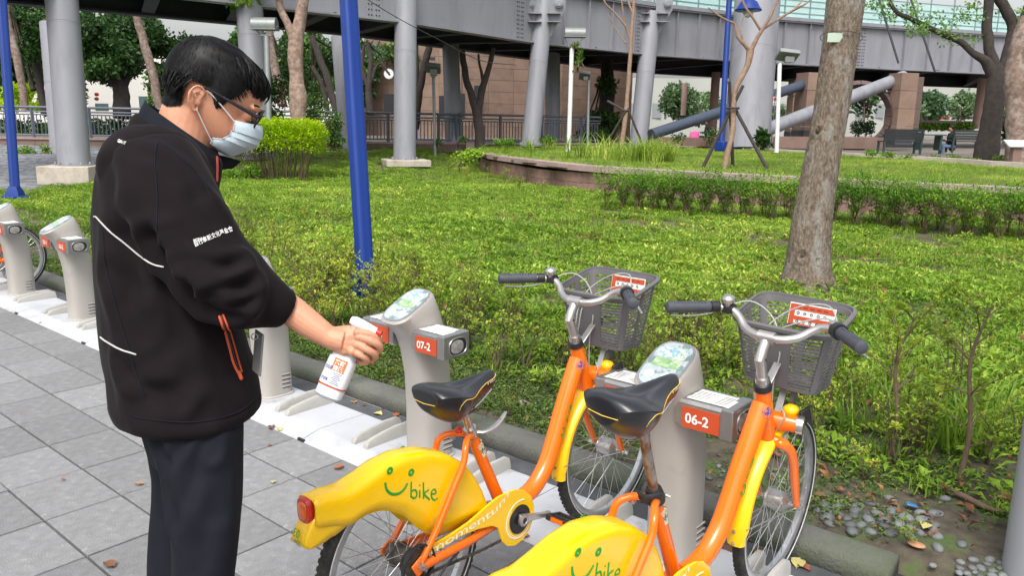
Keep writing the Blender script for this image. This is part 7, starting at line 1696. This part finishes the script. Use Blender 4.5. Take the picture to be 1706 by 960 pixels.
pier('round pink column right of the seated figure', 1630, 145, 215, 20, 46, m_pink, True, 'round_column', 'column', False)
rc_ = P(1428, 193, 37); rg = thing('stone_ring', 'huge dark round stone ring gateway behind the foreground trunk', 'stone ring', rc_-(0, 0, 1.5)); ax_ = FWD+RIGHT*.2
for k in range(20): a0 = k*math.pi/10; MB().torus(rc_, ax_, 1.42, .18, 6, 4, a0=a0+.008, a1=a0+math.pi/10-.008, flat=1.6).build('ring_stone', mat('ring_granite', (.11, .075, .07), .5, var=.15, scale=4), rg, smooth=False)
# low parapets, table, benches
m_bench = mat('bench_dark', (.03, .035, .035), .5, var=.2); m_bench_g = mat('bench_green', (.03, .07, .06), .5)
def bench(label, x, y, D, w, flip=False):
    b = P(x, y, D); t = thing('park_bench', label, 'bench', b, worldcoords=False, rot=(0, 0, RZ+(math.pi if flip else 0)+.1)); W_ = w/FPX*D
    for k in range(4): MB().box((0, -.18+k*.12, .45), (W_, .10, .04)).build('seat_slat', m_bench, t, smooth=False)
    for k in range(4): MB().box((0, .24+k*.01, .56+k*.10), (W_, .03, .09)).build('back_slat', m_bench, t, smooth=False)
    for s in (-1, 1): MB().box((s*W_*.47, .2, .45), (.06, .07, .92)).build('leg', m_bench_g, t, smooth=False); MB().box((s*W_*.47, -.2, .22), (.06, .07, .45)).build('leg', m_bench_g, t, smooth=False); MB().box((s*W_*.47, 0, .62), (.06, .45, .05)).build('armrest', m_bench_g, t, smooth=False)
    return t
bench('dark park bench seen from behind, left of the seated figure', 1497, 256, 30, 68, True)
bench('dark bench behind and right of the seated figure', 1605, 254, 33, 55, True)
tb_ = P(1545, 250, 33); t = thing('park_table', 'low dark green table in front of the seated figure', 'table', tb_); MB().box(tb_+(0, 0, .62), (1.1, .7, .05), rotm(rz=RZ)).build('table_top', m_bench_g, t); 
for s in (-1, 1): MB().box(tb_+RIGHT*s*.4+(0, 0, .3), (.08, .5, .6), rotm(rz=RZ)).build('leg', m_bench_g, t)
for i, (x0, x1, y, D, h, lb) in enumerate(((1290, 1470, 246, 32, .45, 'low dark stone ledge below the stone ring'), (1080, 1200, 242, 34, .35, 'low brown ledge left of the blue bell lamp'), (1525, 1620, 216, 50, .6, 'pale parapet rail behind the seated figure'))):
    p, q = P(x0, y, D), P(x1, y+2, D); tag(MB().bar(p+(0, 0, h/2), q+(0, 0, h/2), .4, h).build('stone_ledge', m_wall if i < 2 else m_coping, origin=p, smooth=False), lb, 'ledge')
# bright far facade under the deck
p, q = P(1040, 200, 78), P(1760, 200, 84); fd = thing('far_facade', 'pale sunlit facade far beyond the footbridge piers', 'building', p-(0, 0, 1)); MB().bar(p+(0, 0, 1.2), q+(0, 0, 1.2), .4, 5.6).build('wall', mat('facade_pale', (.40, .41, .38), .7, var=.12, scale=.2), fd, smooth=False)
for k in range(22): c = p+(q-p)*(k+.5)/22; MB().box(c+(0, 0, .9)-FWD*.25, (.9, .1, 1.4), rotm(rz=RZ)).build('window', mat('window_dull', (.25, .27, .28), .3), fd, smooth=False)
m_hat = mat('red_awning', (.45, .08, .05), .6)
for x in (1545, 1572, 1290): c = P(x, 196, 76); tag(MB().box(c, (1.0, .3, .35), rotm(rz=RZ)).build('awning', m_hat, origin=c), 'small red awning on the far facade', 'awning', 'red awnings on the far facade')
# ---- seated figure and squatting figure
m_jean = mat('jeans', (.10, .15, .24), .8); m_darkcloth = mat('dark_cloth', (.015, .015, .02), .85)
def seated(label, x, y_head, y_seat, D, s=-1, top=None, legs=None):
    k = D/FPX; H_ = P(x, y_head, D); hipz = P(x, y_seat, D); b = hipz.copy(); b[2] = hipz[2]-.45; t = thing('person', label, 'person', b); R_ = RIGHT*s
    hip = hipz+(0, 0, .05); ch = hip+(0, 0, .36)+R_*.04; nk = hip+(0, 0, .56)+R_*.08; hd = nk+(0, 0, .17)+R_*.05
    m = MB(); m.tube([hip, ch, nk], [.15, .17, .07], 14, flat=.8, round_end=True); m.ball(hd, (.085, .085, .115), 14)
    for q in (-1, 1):
        sh = nk+FWD*q*.17-(0, 0, .08); el = sh-(0, 0, .26)+R_*.06; m.tube([sh, el, el+R_*.24+(0, 0, .04)], [.055, .045, .03], 10, round_end=True); kn = hip+R_*.42+FWD*q*.10+(0, 0, .06*(q > 0)); ft = kn-(0, 0, .44)+R_*.02; m.tube([hip+FWD*q*.09, kn, ft], [.085, .07, .045], 12, round_end=True); m.ball(ft+R_*.08-(0, 0, .02), (.12, .05, .04), 10, rot=rotm(rz=RZ))
    bm_ = remesh(m, .018, 3); obj(bm_, 'body', m_skin, t)
    j = MB(); j.tube([hip-(0, 0, .04), ch, nk], [.17, .19, .085], 14, flat=.85, round_end=True)
    for q in (-1, 1): sh = nk+FWD*q*.17-(0, 0, .08); el = sh-(0, 0, .26)+R_*.06; j.tube([sh, el, el+R_*.20+(0, 0, .035)], [.068, .056, .045], 10, round_end=True)
    obj(remesh(j, .02, 3), 'jacket', top or m_darkcloth, t); j = MB()
    for q in (-1, 1): kn = hip+R_*.42+FWD*q*.10+(0, 0, .06*(q > 0)); ft = kn-(0, 0, .40)+R_*.02; j.tube([hip+FWD*q*.09, kn, ft], [.10, .082, .06], 12, round_end=True)
    obj(remesh(j, .02, 3), 'trousers', legs or m_jean, t); h_ = MB(); h_.ball(hd+(0, 0, .035)-R_*.02, (.098, .098, .10), 14); h_.build('hair', m_hair, t); return t
seated('person in dark jacket and blue jeans sitting on the bench under the deck', 1586, 207, 246, 33)
seated('person in dark clothes sitting low beside the pink bag', 1180, 210, 232, 36, legs=m_darkcloth)
c = P(1157, 228, 35); tag(MB().loft([[c+RIGHT*a*k+FWD*b*k+np.array((0, 0, z)) for a, b in rrect(.20, .10, 16, 3)] for z, k in ((-.28, .9), (-.2, 1.05), (.1, 1.05), (.22, .85), (.25, .5))]).build('bag', mat('bag_pink', (.75, .12, .35), .5), origin=c), 'bright pink bag standing on the ledge at centre right', 'bag')
# info lectern
c = P(1690, 268, 23.5); t = thing('info_lectern', 'low information lectern with a pale slanted panel at the right edge', 'information sign', c); MB().box(c+(0, 0, .2), (.25, .2, .5), rotm(rz=RZ)).build('pedestal', m_wall, t, bevel=.01); MB().box(c+(0, 0, .5), (.62, .4, .04), rotm(rz=RZ)@rotm(rx=.5)).build('panel', mat('panel_pale', (.45, .48, .45), .3), t, bevel=.01)
pp_ = P(1680, 250, 48); tag(MB().tube([pp_, pp_+(0, 0, 3.3)], [.45, .12], 4).build('white_pylon', m_white_post, origin=pp_), 'slanting white pylon behind the right-hand trunks', 'pylon')
sg = P(1291, 168, 34); t = thing('street_sign', 'small white and blue sign behind the pale lamp post', 'sign', sg-(0, 0, 1.6)); MB().box(sg, (.26, .03, .36), rotm(rz=RZ)).build('sign_plate', m_white_ink, t, smooth=False); MB().tube([sg-(0, 0, 1.7), sg+(0, 0, .3)], .025, 8).build('post', m_lampgrey, t); MB().lathe(sg-FWD*.02+(0, 0, .08), -FWD, [(0, .07), (.008, .07)], 16).build('roundel', m_red, t)
sg2 = MB(); lettering(sg2, 'SEC', sg-FWD*.022-RIGHT*.1-np.array((0, 0, .14)), RIGHT, (0, 0, 1), .1); sg2.build('lettering', m_blueink, t, smooth=False, normals=False)
# parked dark car behind the diagonal tube
